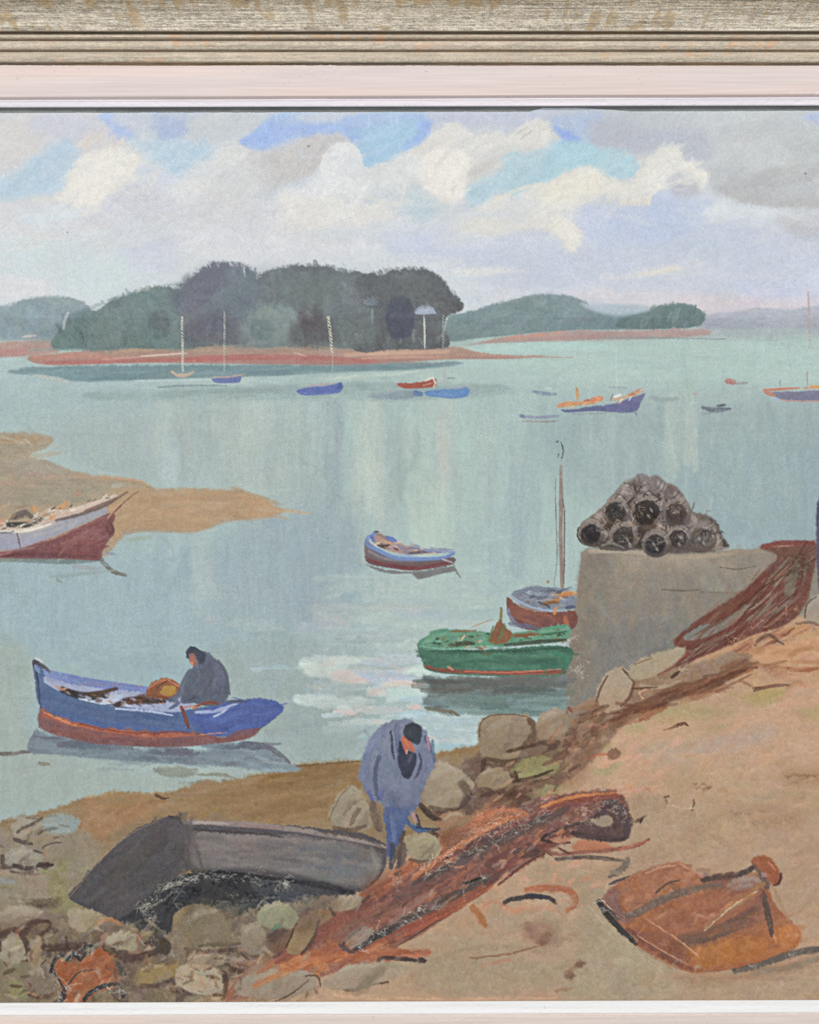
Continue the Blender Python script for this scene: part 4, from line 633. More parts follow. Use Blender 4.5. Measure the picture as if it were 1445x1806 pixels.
# ---- red net over the quay
# ---- beach
M('painted_beach', 'sandy tan beach sloping up to the right')
F([(960, 1290), (1010, 1250), (1080, 1215), (1150, 1175), (1230, 1145), (1320, 1120), (1400, 1090), (1445, 1085), (E, 1070), (E, 1800), (380, 1800), (600, 1560), (760, 1440), (880, 1350)], 'baa189', 'ab9780', soft=6, rag=3, jit=.05)
F([(1000, 1450), (1200, 1400), (E, 1390), (E, 1600), (1000, 1650), (900, 1550)], 'ae9b85', 'a99682', soft=50, rag=10, jit=.04, mark=False)
F([(880, 1600), (1080, 1560), (1100, 1780), (800, 1780), (780, 1680)], 'a69783', soft=36, rag=8, jit=.04, mark=False)
F([(1090, 1280), (1300, 1240), (E, 1200), (E, 1330), (1300, 1340), (1080, 1370)], 'bba189', soft=30, rag=8, jit=.04, mark=False)
F([(1250, 1130), (1445, 1090), (E, 1100), (E, 1190), (1300, 1200)], 'b3967a', soft=24, rag=8, mark=False)
for p, c, s in [([(1120, 1318), (1200, 1310), (1300, 1290), (1360, 1275), (1368, 1300), (1300, 1325), (1200, 1335), (1160, 1348)], 'a8a29a', 9), ([(1120, 1250), (1200, 1238), (1260, 1245), (1300, 1250), (1290, 1262), (1220, 1270), (1110, 1265)], '9b9a72', 9), ([(1310, 1232), (1350, 1212), (1390, 1220), (1370, 1238), (1330, 1244)], '96975f', 6),
                ([(1200, 1292), (1260, 1275), (1290, 1280), (1240, 1298)], 'a39a78', 7), ([(1420, 1250), (E, 1245), (E, 1275), (1440, 1272)], '9f9c70', 7), ([(1045, 1360), (1080, 1345), (1095, 1352), (1075, 1368)], '8fa06e', 5), ([(1040, 1325), (1070, 1306), (1080, 1312), (1055, 1330)], '8b9c66', 5), ([(1100, 1280), (1130, 1276), (1140, 1288), (1110, 1292)], '95a074', 6),
                ([(1110, 1380), (1160, 1345), (1300, 1350), (1280, 1380), (1150, 1400)], 'b09c83', 20), ([(1250, 1420), (1400, 1400), (1445, 1420), (1380, 1470), (1240, 1470)], 'ab9a80', 30)]:
    F(p, c, soft=s*1.9, rag=s*.9, jit=.04, mark=False, op=.62)
D([(1100, 1260), (1445, 1180), (E, 1240), (E, 1700), (1100, 1700), (1000, 1500)], 150, -12, 70, 14, ['b39f85', 'a9967e', 'a2937c', 'baa188', 'ae9f8b', 'b09a80'], .3, aj=18, h=.3)
D([(700, 1660), (1100, 1600), (1300, 1760), (700, 1760)], 70, -8, 80, 12, ['a79984', '9c907c', 'ad9d86', '989280', 'b3a08a'], .35, aj=12)
D([(1060, 1330), (1160, 1300), (1180, 1370), (1100, 1400)], 16, -30, 40, 7, ['cfa58c', 'd1a994', 'c2a78c'], .5)
D([(1300, 1130), (1440, 1100), (1440, 1150), (1320, 1170)], 24, -15, 50, 9, ['b98a68', 'c09876', 'b0906f', 'a89480'], .5)
D([(1350, 1200), (1445, 1180), (E, 1200), (E, 1240), (1380, 1240)], 20, -20, 50, 9, ['c6a084', 'bc9a80', 'c9a892'], .5)
for x, y in [(1232, 1386), (1246, 1388), (1300, 1434), (1405, 1370), (1430, 1368), (1360, 1180), (1325, 1165)]: D([(x-12, y-4), (x+14, y-4), (x+14, y+4), (x-12, y+4)], 6, -10, 12, 3, ['7d6654', '8a7460'], .6, dry=.3)
S([(1387, 1368), (1410, 1368), (1440, 1370)], 5, '7f6248', .7, .5, dry=.25, mark=False); S([(1425, 1372), (1380, 1385)], 5, '9a836a', .5, mark=False)
for p, w, c in [([(1190, 1280), (1208, 1276), (1214, 1280)], 6, '5d4a3e'), ([(1170, 1288), (1195, 1280)], 3, '7a6452'), ([(1330, 1218), (1360, 1210), (1392, 1208)], 6, '6b5850'), ([(1328, 1214), (1345, 1212)], 3, '4f4440'), ([(1390, 1180), (1420, 1182), (1445, 1178)], 8, '9b6a50'), ([(1395, 1195), (1430, 1190)], 5, 'c2977a'), ([(1270, 1190), (1300, 1182), (1335, 1178)], 6, '7d5a4c'), ([(1220, 1430), (1225, 1418), (1224, 1410)], 4, '57463c'), ([(1172, 1405), (1176, 1415), (1172, 1424)], 4, '57443a'), ([(1170, 1406), (1180, 1404)], 3, '57443a'), ([(1185, 1420), (1205, 1426), (1225, 1425)], 3, 'd2c5b4')]:
    S(p, w, c, .85, .4, .08, .15, h=.6, mark=False)
# grey stones right edge below the net
M('painted_stone', 'pale grey boulder at the right edge beside the foot of the red net')
F([(1425, 1100), (1422, 1075), (1432, 1058), (1450, 1048), (E, 1050), (E, 1110), (1450, 1104)], 'a8a096', 'a39383', soft=3, rag=2); S([(1420, 1090), (1424, 1066), (1440, 1052)], 3, '5f5048', .85); S([(1405, 1100), (1430, 1098), (1450, 1106)], 5, '7f6a5a', .8); S([(1436, 1108), (1442, 1118)], 5, '9f8674', .8)
M('painted_net', 'rust red fishing net draped over the quay and down to the beach')
F([(1340, 965), (1370, 955), (1400, 955), (1440, 958), (1440, 985), (1432, 1030), (1420, 1065), (1390, 1100), (1330, 1120), (1270, 1145), (1225, 1165), (1190, 1190), (1160, 1190), (1200, 1160), (1190, 1130), (1230, 1098), (1280, 1060), (1325, 1030), (1355, 1000), (1370, 980)], '936a60', '86594f', soft=4, rag=4, jit=.08)
F([(1205, 1122), (1230, 1106), (1262, 1098), (1300, 1080), (1290, 1100), (1250, 1122), (1215, 1132)], '9b9890', soft=3, rag=3, mark=False)
F([(1390, 1010), (1410, 990), (1425, 1000), (1410, 1040), (1385, 1050)], '8f8578', soft=5, rag=3, mark=False)
for p, w, c in [([(1196, 1130), (1210, 1112), (1260, 1082), (1310, 1050), (1350, 1010)], 6, '8a5850'), ([(1200, 1132), (1240, 1130), (1290, 1108), (1340, 1075)], 7, '8f6055'), ([(1260, 1098), (1310, 1062), (1360, 1020), (1390, 980)], 8, '7f5048'), ([(1300, 1090), (1350, 1056), (1385, 1010)], 3, 'b0a292'), ([(1330, 1090), (1345, 1084), (1358, 1072)], 5, 'b3a08c'), ([(1270, 1095), (1300, 1080), (1330, 1062)], 3, 'b09484'), ([(1350, 1110), (1390, 1070), (1410, 1030)], 9, '844f46'), ([(1160, 1190), (1190, 1168), (1240, 1140)], 5, 'a8625a'), ([(1345, 965), (1385, 958), (1435, 958)], 10, '9c5a56'), ([(1365, 964), (1400, 962)], 2.4, 'd2a494'), ([(1415, 980), (1412, 1020), (1398, 1050)], 8, '7a4a42'), ([(1300, 1120), (1340, 1100), (1380, 1090)], 9, '9a625c')]:
    S(p, w, c, .8, .4, .09, .12, h=.7)
D([(1230, 1110), (1370, 1000), (1430, 970), (1415, 1050), (1380, 1095), (1250, 1140)], 60, -42, 44, 5, ['a06a60', '8a5250', '98706a', 'a8867a', '7d4a4a'], .55, aj=8, h=.6)
for p, w in [([(1235, 1120), (1290, 1092), (1330, 1062)], 6), ([(1262, 1104), (1320, 1066), (1352, 1036)], 5), ([(1318, 1094), (1352, 1070), (1372, 1044)], 6), ([(1352, 1030), (1378, 1000), (1390, 984)], 7), ([(1215, 1150), (1260, 1130), (1300, 1112)], 4), ([(1370, 1080), (1392, 1060), (1402, 1036)], 5)]: S(p, w, ['9a9186', 'a3968a', '938b84'][rng.integers(3)], .75, .7, .08, .2, mark=False, h=.4)
D([(1200, 1135), (1340, 1040), (1400, 975), (1430, 975), (1410, 1050), (1370, 1095), (1240, 1150), (1180, 1185)], 60, -40, 50, 3.6, ['a39585', '6d4a40', 'a8725f', '8b8276', '754a40', 'b08a76'], .7, aj=7, h=.7)
squig([(1270, 1140), (1300, 1125), (1345, 1100)], 16, 20, .4, 'd9b9a0', 12); squig([(1385, 1085), (1400, 1075)], 12, 12, .6, 'd3b09a', 9)
D([(1395, 980), (1435, 975), (1430, 1010), (1400, 1020)], 30, 20, 14, 3, ['6b5c4c', '8a7b68', '776a58'], .7)
M('painted_stone', 'arched black driftwood lying on the sand below the red net')
S([(1332, 1138), (1342, 1126), (1358, 1120), (1370, 1128), (1382, 1136)], 6, '4c4845', .95, h=.8); squig([(1350, 1120), (1370, 1126)], 5, 7, .4); S([(1380, 1130), (1400, 1128)], 4, '6b5c50', .8); S([(1345, 1138), (1372, 1136)], 9, 'a09c94', .6, mark=False)
M('painted_person', 'standing figure in violet-blue clothes cut by the right edge above the net')
F([(1441, 905), (1443, 884), (1454, 870), (1470, 866), (1486, 884), (1490, 940), (1480, 1020), (1470, 1060), (1446, 1040), (1441, 1000), (1440, 950)], '5b577c', '56525e', soft=4, rag=3); S([(1443, 890), (1441, 930)], 3, '4a4672', .7)
D([(1190, 1120), (1350, 1000), (1370, 1010), (1230, 1130)], 18, -42, 50, 3.4, ['7a5248', '8a6054', '94756a'], .6, aj=8)
D([(1180, 1200), (1300, 1140), (1400, 1100), (1420, 1120), (1300, 1160), (1200, 1215)], 26, -26, 44, 5, ['8a5a4a', '9c6a56', '6f4a3e', 'b08468'], .6, aj=10)
# rock slope below the quay
M('painted_slope', 'brown rocky slope running down from the net to the water')
F([(940, 1290), (1010, 1250), (1060, 1225), (1110, 1190), (1160, 1180), (1230, 1168), (1300, 1150), (1330, 1165), (1290, 1200), (1200, 1235), (1130, 1255), (1080, 1300), (1040, 1345), (980, 1390), (900, 1420), (860, 1380), (870, 1330)], 'a08972', '8a6e5c', soft=7, rag=5, jit=.09)
D([(1100, 1250), (1280, 1170), (1320, 1160), (1300, 1210), (1130, 1260)], 46, -14, 50, 8, ['7b5a48', '8d6a54', '6b4f44', '95745c'], .65, aj=10, h=.5)
D([(960, 1290), (1100, 1230), (1080, 1300), (960, 1390), (900, 1380)], 60, -40, 36, 8, ['8a6a56', '7b5f50', 'a08a74', '96785e', '6d5a50'], .6, aj=20, h=.5)
M('painted_stone', 'sunlit leaning stone block standing beside the quay foot')
F([(1052, 1230), (1060, 1205), (1075, 1182), (1098, 1176), (1118, 1195), (1112, 1225), (1095, 1250), (1070, 1258)], 'aea18f', 'ab937c', soft=3, rag=2.5); S([(1052, 1235), (1062, 1210), (1072, 1192)], 4, '6b5a50', .9); S([(1098, 1180), (1112, 1195), (1120, 1205)], 5, '64503f', .9); S([(1118, 1205), (1112, 1228), (1095, 1245)], 7, '6f5546', .85); S([(1045, 1258), (1058, 1250), (1072, 1245)], 9, '6a5546', .85); S([(1020, 1275), (1050, 1262)], 6, '6e5848', .8)
M('painted_stone', 'flat pale stone slab at the top of the rocky slope')
F([(1108, 1190), (1120, 1170), (1160, 1150), (1210, 1142), (1195, 1165), (1160, 1190), (1125, 1200)], 'aca18c', 'ab9d84', soft=4, rag=3); S([(1120, 1172), (1150, 1160)], 3, '7a6a55', .6, mark=False); S([(1160, 1190), (1230, 1158), (1262, 1148)], 4, '8b5c58', .9, mark=False); S([(1185, 1195), (1198, 1185)], 7, '54463e', .9, mark=False); squig([(1185, 1190), (1200, 1182)], 8, 8, .6); S([(1130, 1210), (1170, 1212), (1200, 1200)], 6, 'b5a68e', .8, mark=False); S([(1135, 1232), (1128, 1222), (1140, 1216)], 4, 'cfa68a', .85, mark=False); S([(1115, 1215), (1160, 1212)], 4, '6b5140', .8, mark=False)
S([(1000, 1262), (1004, 1248), (1010, 1262)], 5, '7f5a4c', .8)
D([(960, 1262), (1040, 1245), (1000, 1290), (955, 1290)], 16, -10, 30, 8, ['93908a', '9a9288', '8c8f8e'], .6)
D([(1060, 1265), (1140, 1235), (1300, 1175), (1320, 1190), (1200, 1235), (1100, 1285)], 30, -18, 46, 8, ['6b4838', '7a5242', '8f6048', '5f4438'], .7, aj=10, h=.5)
D([(1330, 1140), (1445, 1120), (1445, 1160), (1340, 1180)], 22, -10, 50, 10, ['b9906c', 'c29c7c', 'a8805f', 'c9a688'], .6)
D([(1290, 1170), (1445, 1160), (1445, 1210), (1300, 1215)], 16, -6, 40, 7, ['94684c', 'a87c60', '8a6450', 'c4a284'], .55)
dabs([(1060, 1300), (1445, 1200), (1445, 1420), (1150, 1420)], 70, ['c79f84', 'd0a890', 'bb9478', 'a58c6c', 'c8b092'], 12, .4, -14, .4)
dabs([(780, 1560), (1060, 1500), (1100, 1760), (700, 1760), (720, 1690)], 90, ['c49c84', 'b38f78', 'ab9a84', 'cda68e', '968268'], 12, .4, -14, .4)
dabs([(1150, 1420), (1445, 1400), (1445, 1560), (1400, 1600), (1240, 1520), (1150, 1500)], 50, ['b79a80', 'c3a288', 'a08a72', 'b8a088'], 13, .35, -10, .4)
for p, c, o in [([(1030, 1560), (1080, 1570), (1120, 1650), (1200, 1720), (1180, 1765), (1010, 1765), (1020, 1680)], '9b9884', .7), ([(700, 1690), (800, 1650), (900, 1690), (1000, 1700), (980, 1740), (760, 1750)], '9a9380', .6), ([(880, 1600), (980, 1600), (990, 1630), (900, 1640)], 'a39c88', .5), ([(1200, 1725), (1445, 1715), (1445, 1762), (1200, 1762)], '9f9884', .6), ([(940, 1520), (1040, 1530), (1030, 1560), (950, 1560)], 'a09680', .6), ([(1120, 1420), (1250, 1430), (1230, 1500), (1110, 1500)], 'a2957f', .5)]:
    F(p, c, soft=26, rag=10, op=o, mark=False, jit=.06)
S([(1040, 1600), (1090, 1660), (1180, 1725)], 22, 'a8a490', .5, .8, .1, .1, mark=False); S([(760, 1700), (860, 1670), (960, 1680)], 14, '8f8672', .4, .8, .1, .15, mark=False); S([(1100, 1530), (1050, 1545), (1010, 1560)], 18, '9a8a76', .5, .8, mark=False)
# ---- brown beach left & middle
M('painted_mudflat', 'golden brown wet sand strip along the near water edge')
F([(W0, 1480), (0, 1450), (90, 1425), (140, 1412), (200, 1396), (290, 1400), (350, 1378), (440, 1370), (520, 1350), (600, 1345), (640, 1338), (700, 1330), (780, 1328), (850, 1315), (870, 1400), (760, 1480), (560, 1600), (300, 1780), (W0, 1790)], 'a58f6c', '8f8468', soft=6, rag=4, tex='h', jit=.06)
F([(160, 1405), (250, 1402), (300, 1410), (260, 1440), (200, 1470), (150, 1520), (110, 1500), (140, 1440)], 'b08f6a', soft=12, rag=5, mark=False)
F([(500, 1352), (630, 1345), (640, 1400), (560, 1450), (400, 1440), (300, 1425), (400, 1385)], '9b8058', 'a38a64', soft=12, rag=5, tex='h', mark=False)
D([(180, 1405), (500, 1370), (640, 1350), (600, 1430), (300, 1440)], 70, -6, 80, 8, ['9c8158', 'b09468', '927a56', 'a88c62', 'b39a76'], .5, aj=6)
D([(110, 1440), (280, 1410), (220, 1480), (130, 1530)], 30, -30, 50, 9, ['b58f66', 'a88a62', 'b89c78'], .5)
S([(500, 1356), (535, 1350), (640, 1342)], 4, '7a6448', .7, .5, dry=.1, mark=False); S([(780, 1330), (830, 1322), (855, 1312)], 9, 'a3885e', .8, mark=False)
F([(W0, 1500), (0, 1470), (60, 1450), (160, 1470), (180, 1520), (120, 1600), (100, 1640), (W0, 1700)], 'a1967f', '999278', soft=16, rag=6, mark=False)
F([(75, 1446), (110, 1435), (140, 1445), (135, 1465), (105, 1472), (75, 1462)], 'a3b2a8', soft=8, rag=3, mark=False)
F([(0, 1545), (60, 1540), (130, 1540), (110, 1585), (40, 1590), (W0, 1590)], 'a39a82', soft=14, rag=6, mark=False)
F([(90, 1540), (125, 1500), (120, 1560), (150, 1610), (180, 1650), (120, 1660), (90, 1600)], '9a966c', soft=12, rag=5, mark=False)
D([(W0, 1480), (130, 1470), (120, 1640), (W0, 1640)], 50, -12, 40, 9, ['a69e8a', '96906f', 'a3988a', '8d8568', 'b0a594'], .5, aj=25)
S([(0, 1553), (25, 1556)], 8, '93a9b5', .5, mark=False)
S([(W0, 1335), (0, 1330), (40, 1326), (80, 1325)], 8, '6e635f', .8, .6, dry=.15, mark=False); S([(70, 1346), (88, 1348)], 7, '85786a', .7, dry=.1, mark=False)
F([(270, 1356), (300, 1352), (350, 1356), (335, 1370), (290, 1370)], '929c90', soft=5, rag=3, tex='h', mark=False); S([(350, 1366), (390, 1366), (415, 1372)], 6, '8a8a78', .75, mark=False); S([(320, 1382), (360, 1378)], 4, '8f9c8c', .6, mark=False); S([(275, 1403), (285, 1408), (298, 1408)], 5, '5f5344', .85, mark=False); S([(130, 1416), (155, 1412)], 4, '8d7a60', .6, mark=False)
# ---- blue boat with the man
R = M('painted_reflection', 'slate blue reflection under the blue boat with the man in it')
F([(62, 1290), (75, 1290), (120, 1305), (200, 1318), (340, 1324), (440, 1310), (480, 1320), (500, 1340), (530, 1358), (480, 1362), (400, 1352), (250, 1345), (130, 1335), (50, 1325)], '7c8a95', '8597a0', soft=5, rag=3, tex='h')
D([(80, 1300), (300, 1325), (480, 1325), (500, 1352), (300, 1345), (70, 1325)], 40, 4, 60, 8, ['6f7f8f', '7b8b98', '8496a0', '6c7884'], .55, aj=5, mark=True); S([(430, 1310), (480, 1322), (510, 1345)], 10, '6b6d74', .8)
D([(75, 1292), (200, 1312), (350, 1320), (460, 1306), (470, 1318), (300, 1332), (90, 1306)], 34, 4, 50, 8, ['5f6b7e', '6a6470', '74808e'], .6, aj=4, mark=True); D([(420, 1330), (530, 1352), (520, 1362), (400, 1350)], 12, 12, 40, 6, ['8b9aa4', '6e7480', '9fb0b0'], .6, aj=6)
D([(60, 1330), (480, 1362), (470, 1376), (80, 1350)], 16, 3, 60, 6, ['a3b4ae', '8f9ea2', 'b0c0b6'], .5, aj=3)
B = M('painted_boat', 'bright blue open boat with orange-red bottom, a man sitting in its stern')
F([(58, 1165), (70, 1170), (90, 1200), (140, 1225), (220, 1245), (300, 1252), (340, 1250), (420, 1235), (480, 1236), (500, 1248), (490, 1262), (450, 1290), (380, 1300), (300, 1295), (180, 1285), (90, 1262), (68, 1240), (62, 1200)], '57709e', '5068a8', soft=2, rag=1.6, jit=.05)
F([(340, 1260), (400, 1240), (460, 1232), (495, 1242), (498, 1254), (470, 1275), (420, 1292), (365, 1298), (350, 1280)], '4a62b4', '4a5fae', soft=3, rag=2)
D([(80, 1215), (200, 1250), (340, 1265), (330, 1285), (180, 1275), (80, 1245)], 40, 12, 50, 7, ['4f6c9c', '5d79a6', '536a92', '4a6698'], .55, aj=4, mark=True); D([(350, 1262), (440, 1242), (490, 1245), (440, 1285), (360, 1292)], 30, -12, 44, 7, ['4560b4', '5570c4', '4c5ca8'], .6, aj=8, mark=True)
M('painted_hull_bottom', 'orange-red lower hull band', B)
F([(70, 1250), (82, 1252), (130, 1272), (200, 1284), (300, 1290), (345, 1290), (390, 1300), (440, 1285), (460, 1284), (440, 1302), (380, 1312), (300, 1318), (200, 1314), (120, 1302), (76, 1288), (68, 1275)], '8a6160', '7f5c5c', soft=2.5, rag=2, jit=.07)
S([(78, 1262), (130, 1276), (200, 1290), (280, 1297), (340, 1296)], 8, 'b06650', .9, h=.8); S([(78, 1256), (100, 1266), (135, 1280)], 4, 'd08a66', .8, dry=.1, h=1); S([(140, 1276), (180, 1285), (240, 1293), (330, 1290)], 2.4, '7a3c38', .85); squig([(100, 1270), (180, 1290), (300, 1298)], 9, 26, .25, 'd09070', 12); S([(400, 1302), (430, 1290), (458, 1284)], 7, '775a68', .85); S([(350, 1296), (400, 1292)], 2.4, 'cf9074', .7, dry=.1)
D([(90, 1285), (300, 1305), (400, 1300), (300, 1314), (120, 1298)], 26, 6, 40, 5, ['8a5550', '9a6458', '775458'], .6, aj=3, mark=True)
M('painted_boat_interior', 'pale lilac inside with dark gear on the thwarts', B)
F([(76, 1196), (90, 1190), (130, 1202), (200, 1212), (300, 1216), (340, 1240), (310, 1256), (220, 1246), (140, 1226), (95, 1212)], '9fa9cc', soft=2.5, rag=2, jit=.06)
S([(84, 1186), (130, 1198), (200, 1210), (260, 1215)], 15, '6d82cc', .9, .35, h=.6); S([(80, 1202), (100, 1214), (140, 1226)], 7, 'a6b4dc', .9); S([(110, 1216), (140, 1226), (190, 1228)], 13, '423d3c', .95); S([(150, 1226), (180, 1222), (206, 1215)], 9, '5b4c46', .95); S([(98, 1210), (110, 1216), (118, 1214)], 5, 'c09484', .85, dry=.1); S([(180, 1242), (215, 1226)], 10, 'b4c4d8', .85); S([(140, 1232), (180, 1240), (205, 1240)], 4, 'c9d4e4', .9, h=.8); S([(205, 1244), (230, 1235), (290, 1238)], 12, '4c403d', .95); S([(230, 1238), (270, 1226), (300, 1232)], 14, '63473c', .9); S([(195, 1246), (205, 1248)], 4, 'd0a890', .8)
squig([(115, 1220), (190, 1228)], 9, 14, .5, 'b8a89c', 8); squig([(215, 1240), (300, 1238)], 10, 14, .5, 'b88f70', 9)
dabs([(100, 1212), (140, 1222), (300, 1230), (300, 1246), (200, 1244), (110, 1222)], 44, ['5f463c', 'c4cce8', '8e6a54', 'b0b8dc', '3d3634', 'd0a684'], 4.5, .75, 10)
for _ in range(14): x = rng.uniform(120, 250); S([(x, 1203+x*.03+rng.normal()*2), (x+8, 1202+x*.03+rng.normal()*2)], 2, 'b58c86', .6, mark=False)
M('painted_gunwale', 'blue rail running from stem to stern', B)
S([(61, 1168), (70, 1195), (84, 1212), (140, 1238), (220, 1252), (300, 1260)], 7, '54709e', .95); S([(205, 1250), (260, 1254), (305, 1262)], 4, 'b2bee4', .95, h=.9); S([(62, 1170), (68, 1210), (72, 1250)], 3.4, '4a4a5c', .9); S([(60, 1166), (72, 1172), (88, 1184)], 7, '5a4e58', .85, dry=.1); S([(64, 1160), (76, 1168)], 4, 'd2cbd4', .85, h=.9); S([(62, 1175), (70, 1185)], 8, '7f98c4', .9); S([(58, 1168), (60, 1178)], 3, '6b4450', .9)
S([(345, 1256), (380, 1254), (420, 1240)], 6, 'a8b6e0', .9, h=.9); S([(378, 1264), (400, 1252)], 4, 'c2cde8', .85, h=.9); S([(320, 1248), (326, 1262), (332, 1284)], 8, '774a40', .95, h=.8); S([(322, 1248), (345, 1244)], 3, 'b8745c', .9); S([(400, 1238), (440, 1236)], 6, '545c74', .85, dry=.15); S([(410, 1230), (440, 1236), (470, 1232)], 3, '5a6ab0', .7, dry=.2)
M('painted_basket', 'round orange and ochre basket beside the sitting man', B)
F([(256, 1222), (268, 1204), (290, 1196), (312, 1202), (320, 1216), (314, 1228), (290, 1232), (265, 1228)], '96644a', soft=2.5, rag=2, jit=.09); F([(282, 1220), (290, 1212), (308, 1210), (312, 1222), (296, 1228)], 'b08848', soft=2.5, rag=2); S([(262, 1214), (280, 1202), (304, 1198)], 4, 'c2805e', .85, dry=.1, h=1); S([(276, 1214), (296, 1200)], 2.4, '5b3a2c', .8); S([(298, 1200), (318, 1212)], 3, 'cf8460', .85); S([(262, 1226), (300, 1232)], 5, '7d4a34', .85)
M('painted_person', 'man in a grey-blue smock and dark cap hunched in the stern of the blue boat')
F([(345, 1166), (358, 1150), (375, 1158), (392, 1176), (402, 1200), (403, 1225), (392, 1242), (370, 1246), (340, 1240), (320, 1240), (322, 1222), (326, 1205), (338, 1184)], '666d82', '5f667a', soft=2, rag=1.6, jit=.05)
S([(336, 1184), (326, 1204), (318, 1224), (300, 1236)], 12, '666c80', .9); S([(350, 1210), (344, 1228), (326, 1236)], 3, '484c5c', .8); D([(345, 1175), (385, 1180), (398, 1225), (350, 1238)], 22, 100, 24, 6, ['6a6f80', '5a5e6c', '747a8a', '595c68'], .55, mark=True); S([(385, 1165), (400, 1190), (404, 1225)], 5, '565a6c', .8)
S([(300, 1232), (315, 1240), (300, 1250)], 7, '5a6a8c', .9); S([(345, 1246), (370, 1238), (385, 1242)], 6, '7c4a3c', .95, h=.8); S([(340, 1250), (348, 1246)], 5, 'b06c50', .9); S([(345, 1168), (352, 1190)], 5, '747a8c', .6)
P_ = cur
M('painted_head', 'bowed head of the boatman with ruddy face', P_); F([(334, 1152), (344, 1148), (352, 1156), (350, 1168), (344, 1176), (337, 1172), (333, 1162)], '8f6c64', soft=2, rag=1.2); S([(338, 1160), (341, 1170)], 6, 'b06f5e', .95, h=.7); S([(337, 1169), (340, 1173)], 3.6, 'd09078', .9)
M('painted_cap', 'dark cap', P_); F([(329, 1160), (328, 1149), (337, 1140), (346, 1142), (360, 1151), (362, 1164), (352, 1172), (347, 1160), (342, 1152), (334, 1153), (333, 1162)], '4a505c', soft=2, rag=1.2); S([(338, 1143), (344, 1141)], 4, '343944', .9)
# ---- stones at mid right
ST = []
def stone(poly, c1, c2, lab, dk=1):
    M('painted_stone', lab); F(poly, c1, c2, soft=3, rag=3, jit=.06, h=.4)
    xs = [p[0] for p in poly]; ys = [p[1] for p in poly]; w = max(xs)-min(xs); h = max(ys)-min(ys); x0 = min(xs); y0 = min(ys)
    D([(x0+w*.15, y0+h*.15), (x0+w*.8, y0+h*.1), (x0+w*.8, y0+h*.7), (x0+w*.2, y0+h*.8)], 7, -40, w*.45, max(4, w*.14), [c1, c2], .5, h=.5)
    D([(x0+w*.5, y0+h*.35), (x0+w*.95, y0+h*.3), (x0+w*.9, y0+h*.9), (x0+w*.4, y0+h*.95)], 5, -50, w*.3, max(4, w*.12), ['857868', '7a6e62', '8d8272'], .5, h=.4, dry=.2); S([(x0+w*.2, y0+h*.3), (x0+w*.4, y0+h*.15), (x0+w*.6, y0+h*.14)], max(4, h*.16), 'b4ab9a', .5, .8, .06, .2, mark=False)
    if dk: S([(x0+w*.15, y0+h*.93), (x0+w*.5, y0+h*1.0), (x0+w*.88, y0+h*.9)], max(3, h*.12), '5f5046', .7, .5, .08, .12, h=.5, mark=False)
F([(840, 1330), (900, 1310), (960, 1300), (1010, 1330), (980, 1390), (900, 1440), (780, 1450), (760, 1400)], '85705f', '7d6656', soft=10, rag=6, mark=False)
D([(860, 1330), (1000, 1310), (960, 1400), (860, 1440)], 50, -25, 36, 8, ['6b564a', '8f7a64', '5d4c44', '9c8468', '7d6e52'], .6, aj=20)
stone([(845, 1310), (842, 1285), (858, 1264), (900, 1260), (935, 1262), (945, 1285), (935, 1310), (900, 1345), (862, 1345), (850, 1330)], 'a89d8b', '9a8c7a', 'large squarish boulder at the water edge below the green boat')
S([(846, 1300), (846, 1282), (862, 1264), (900, 1260), (930, 1264)], 3, '6b5c50', .7, mark=False); S([(935, 1270), (945, 1290), (925, 1315)], 13, '6e5c50', .75, .5, mark=False); S([(895, 1325), (925, 1318), (960, 1308)], 7, '59453c', .8, dry=.1, mark=False); squig([(910, 1322), (970, 1306)], 16, 22, .6, 'b59a88', 10)
stone([(945, 1290), (955, 1262), (985, 1250), (1005, 1270), (990, 1300), (960, 1310)], 'a39583', '937c69', 'tan stone between the large boulder and the quay foot', 0)
stone([(745, 1420), (748, 1390), (762, 1362), (778, 1344), (800, 1352), (825, 1368), (838, 1385), (820, 1405), (808, 1425), (780, 1430), (755, 1428)], 'a59b89', '9b8f7c', 'pointed grey stone touching the right elbow of the stooping man')
S([(815, 1382), (825, 1400), (812, 1424)], 16, '63564c', .8, .5, mark=False); squig([(830, 1395), (850, 1380), (840, 1410)], 16, 18, .7, 'a8988a', 8)
stone([(838, 1378), (852, 1360), (880, 1354), (902, 1366), (900, 1384), (870, 1392), (848, 1392)], 'a09280', '8f7d69', 'small tan stone right of the pointed grey one')
F([(902, 1362), (920, 1340), (960, 1334), (985, 1345), (980, 1362), (930, 1376)], '8f8a64', '9b9a6c', soft=6, rag=3, mark=False); S([(905, 1378), (940, 1372), (975, 1358)], 6, '4f3f38', .8, .5, mark=False); S([(908, 1360), (912, 1375)], 5, '4f3f38', .8, mark=False); F([(925, 1400), (960, 1388), (1000, 1382), (985, 1400), (940, 1415)], '98906c', soft=6, rag=3, mark=False)
S([(850, 1350), (855, 1340), (850, 1362)], 6, '5c4c42', .8, mark=False); S([(955, 1310), (985, 1312), (1000, 1325)], 12, '5f4e48', .8, .6, mark=False); S([(960, 1350), (1000, 1330), (1020, 1310)], 10, '7a5c4c', .7, .6, mark=False); S([(1030, 1340), (1050, 1332), (1070, 1330)], 6, 'b9745c', .7, mark=False); F([(1070, 1330), (1082, 1320), (1096, 1326), (1088, 1338), (1074, 1340)], '6e5648', soft=4, rag=4, op=.75, mark=False, dry=.3)
S([(880, 1398), (930, 1410), (940, 1425)], 12, '5b4640', .8, .5, mark=False); S([(850, 1404), (890, 1394)], 9, '5f4c42', .8, .5, mark=False); squig([(880, 1396), (915, 1405)], 14, 14, .6, 'c09a84', 9)
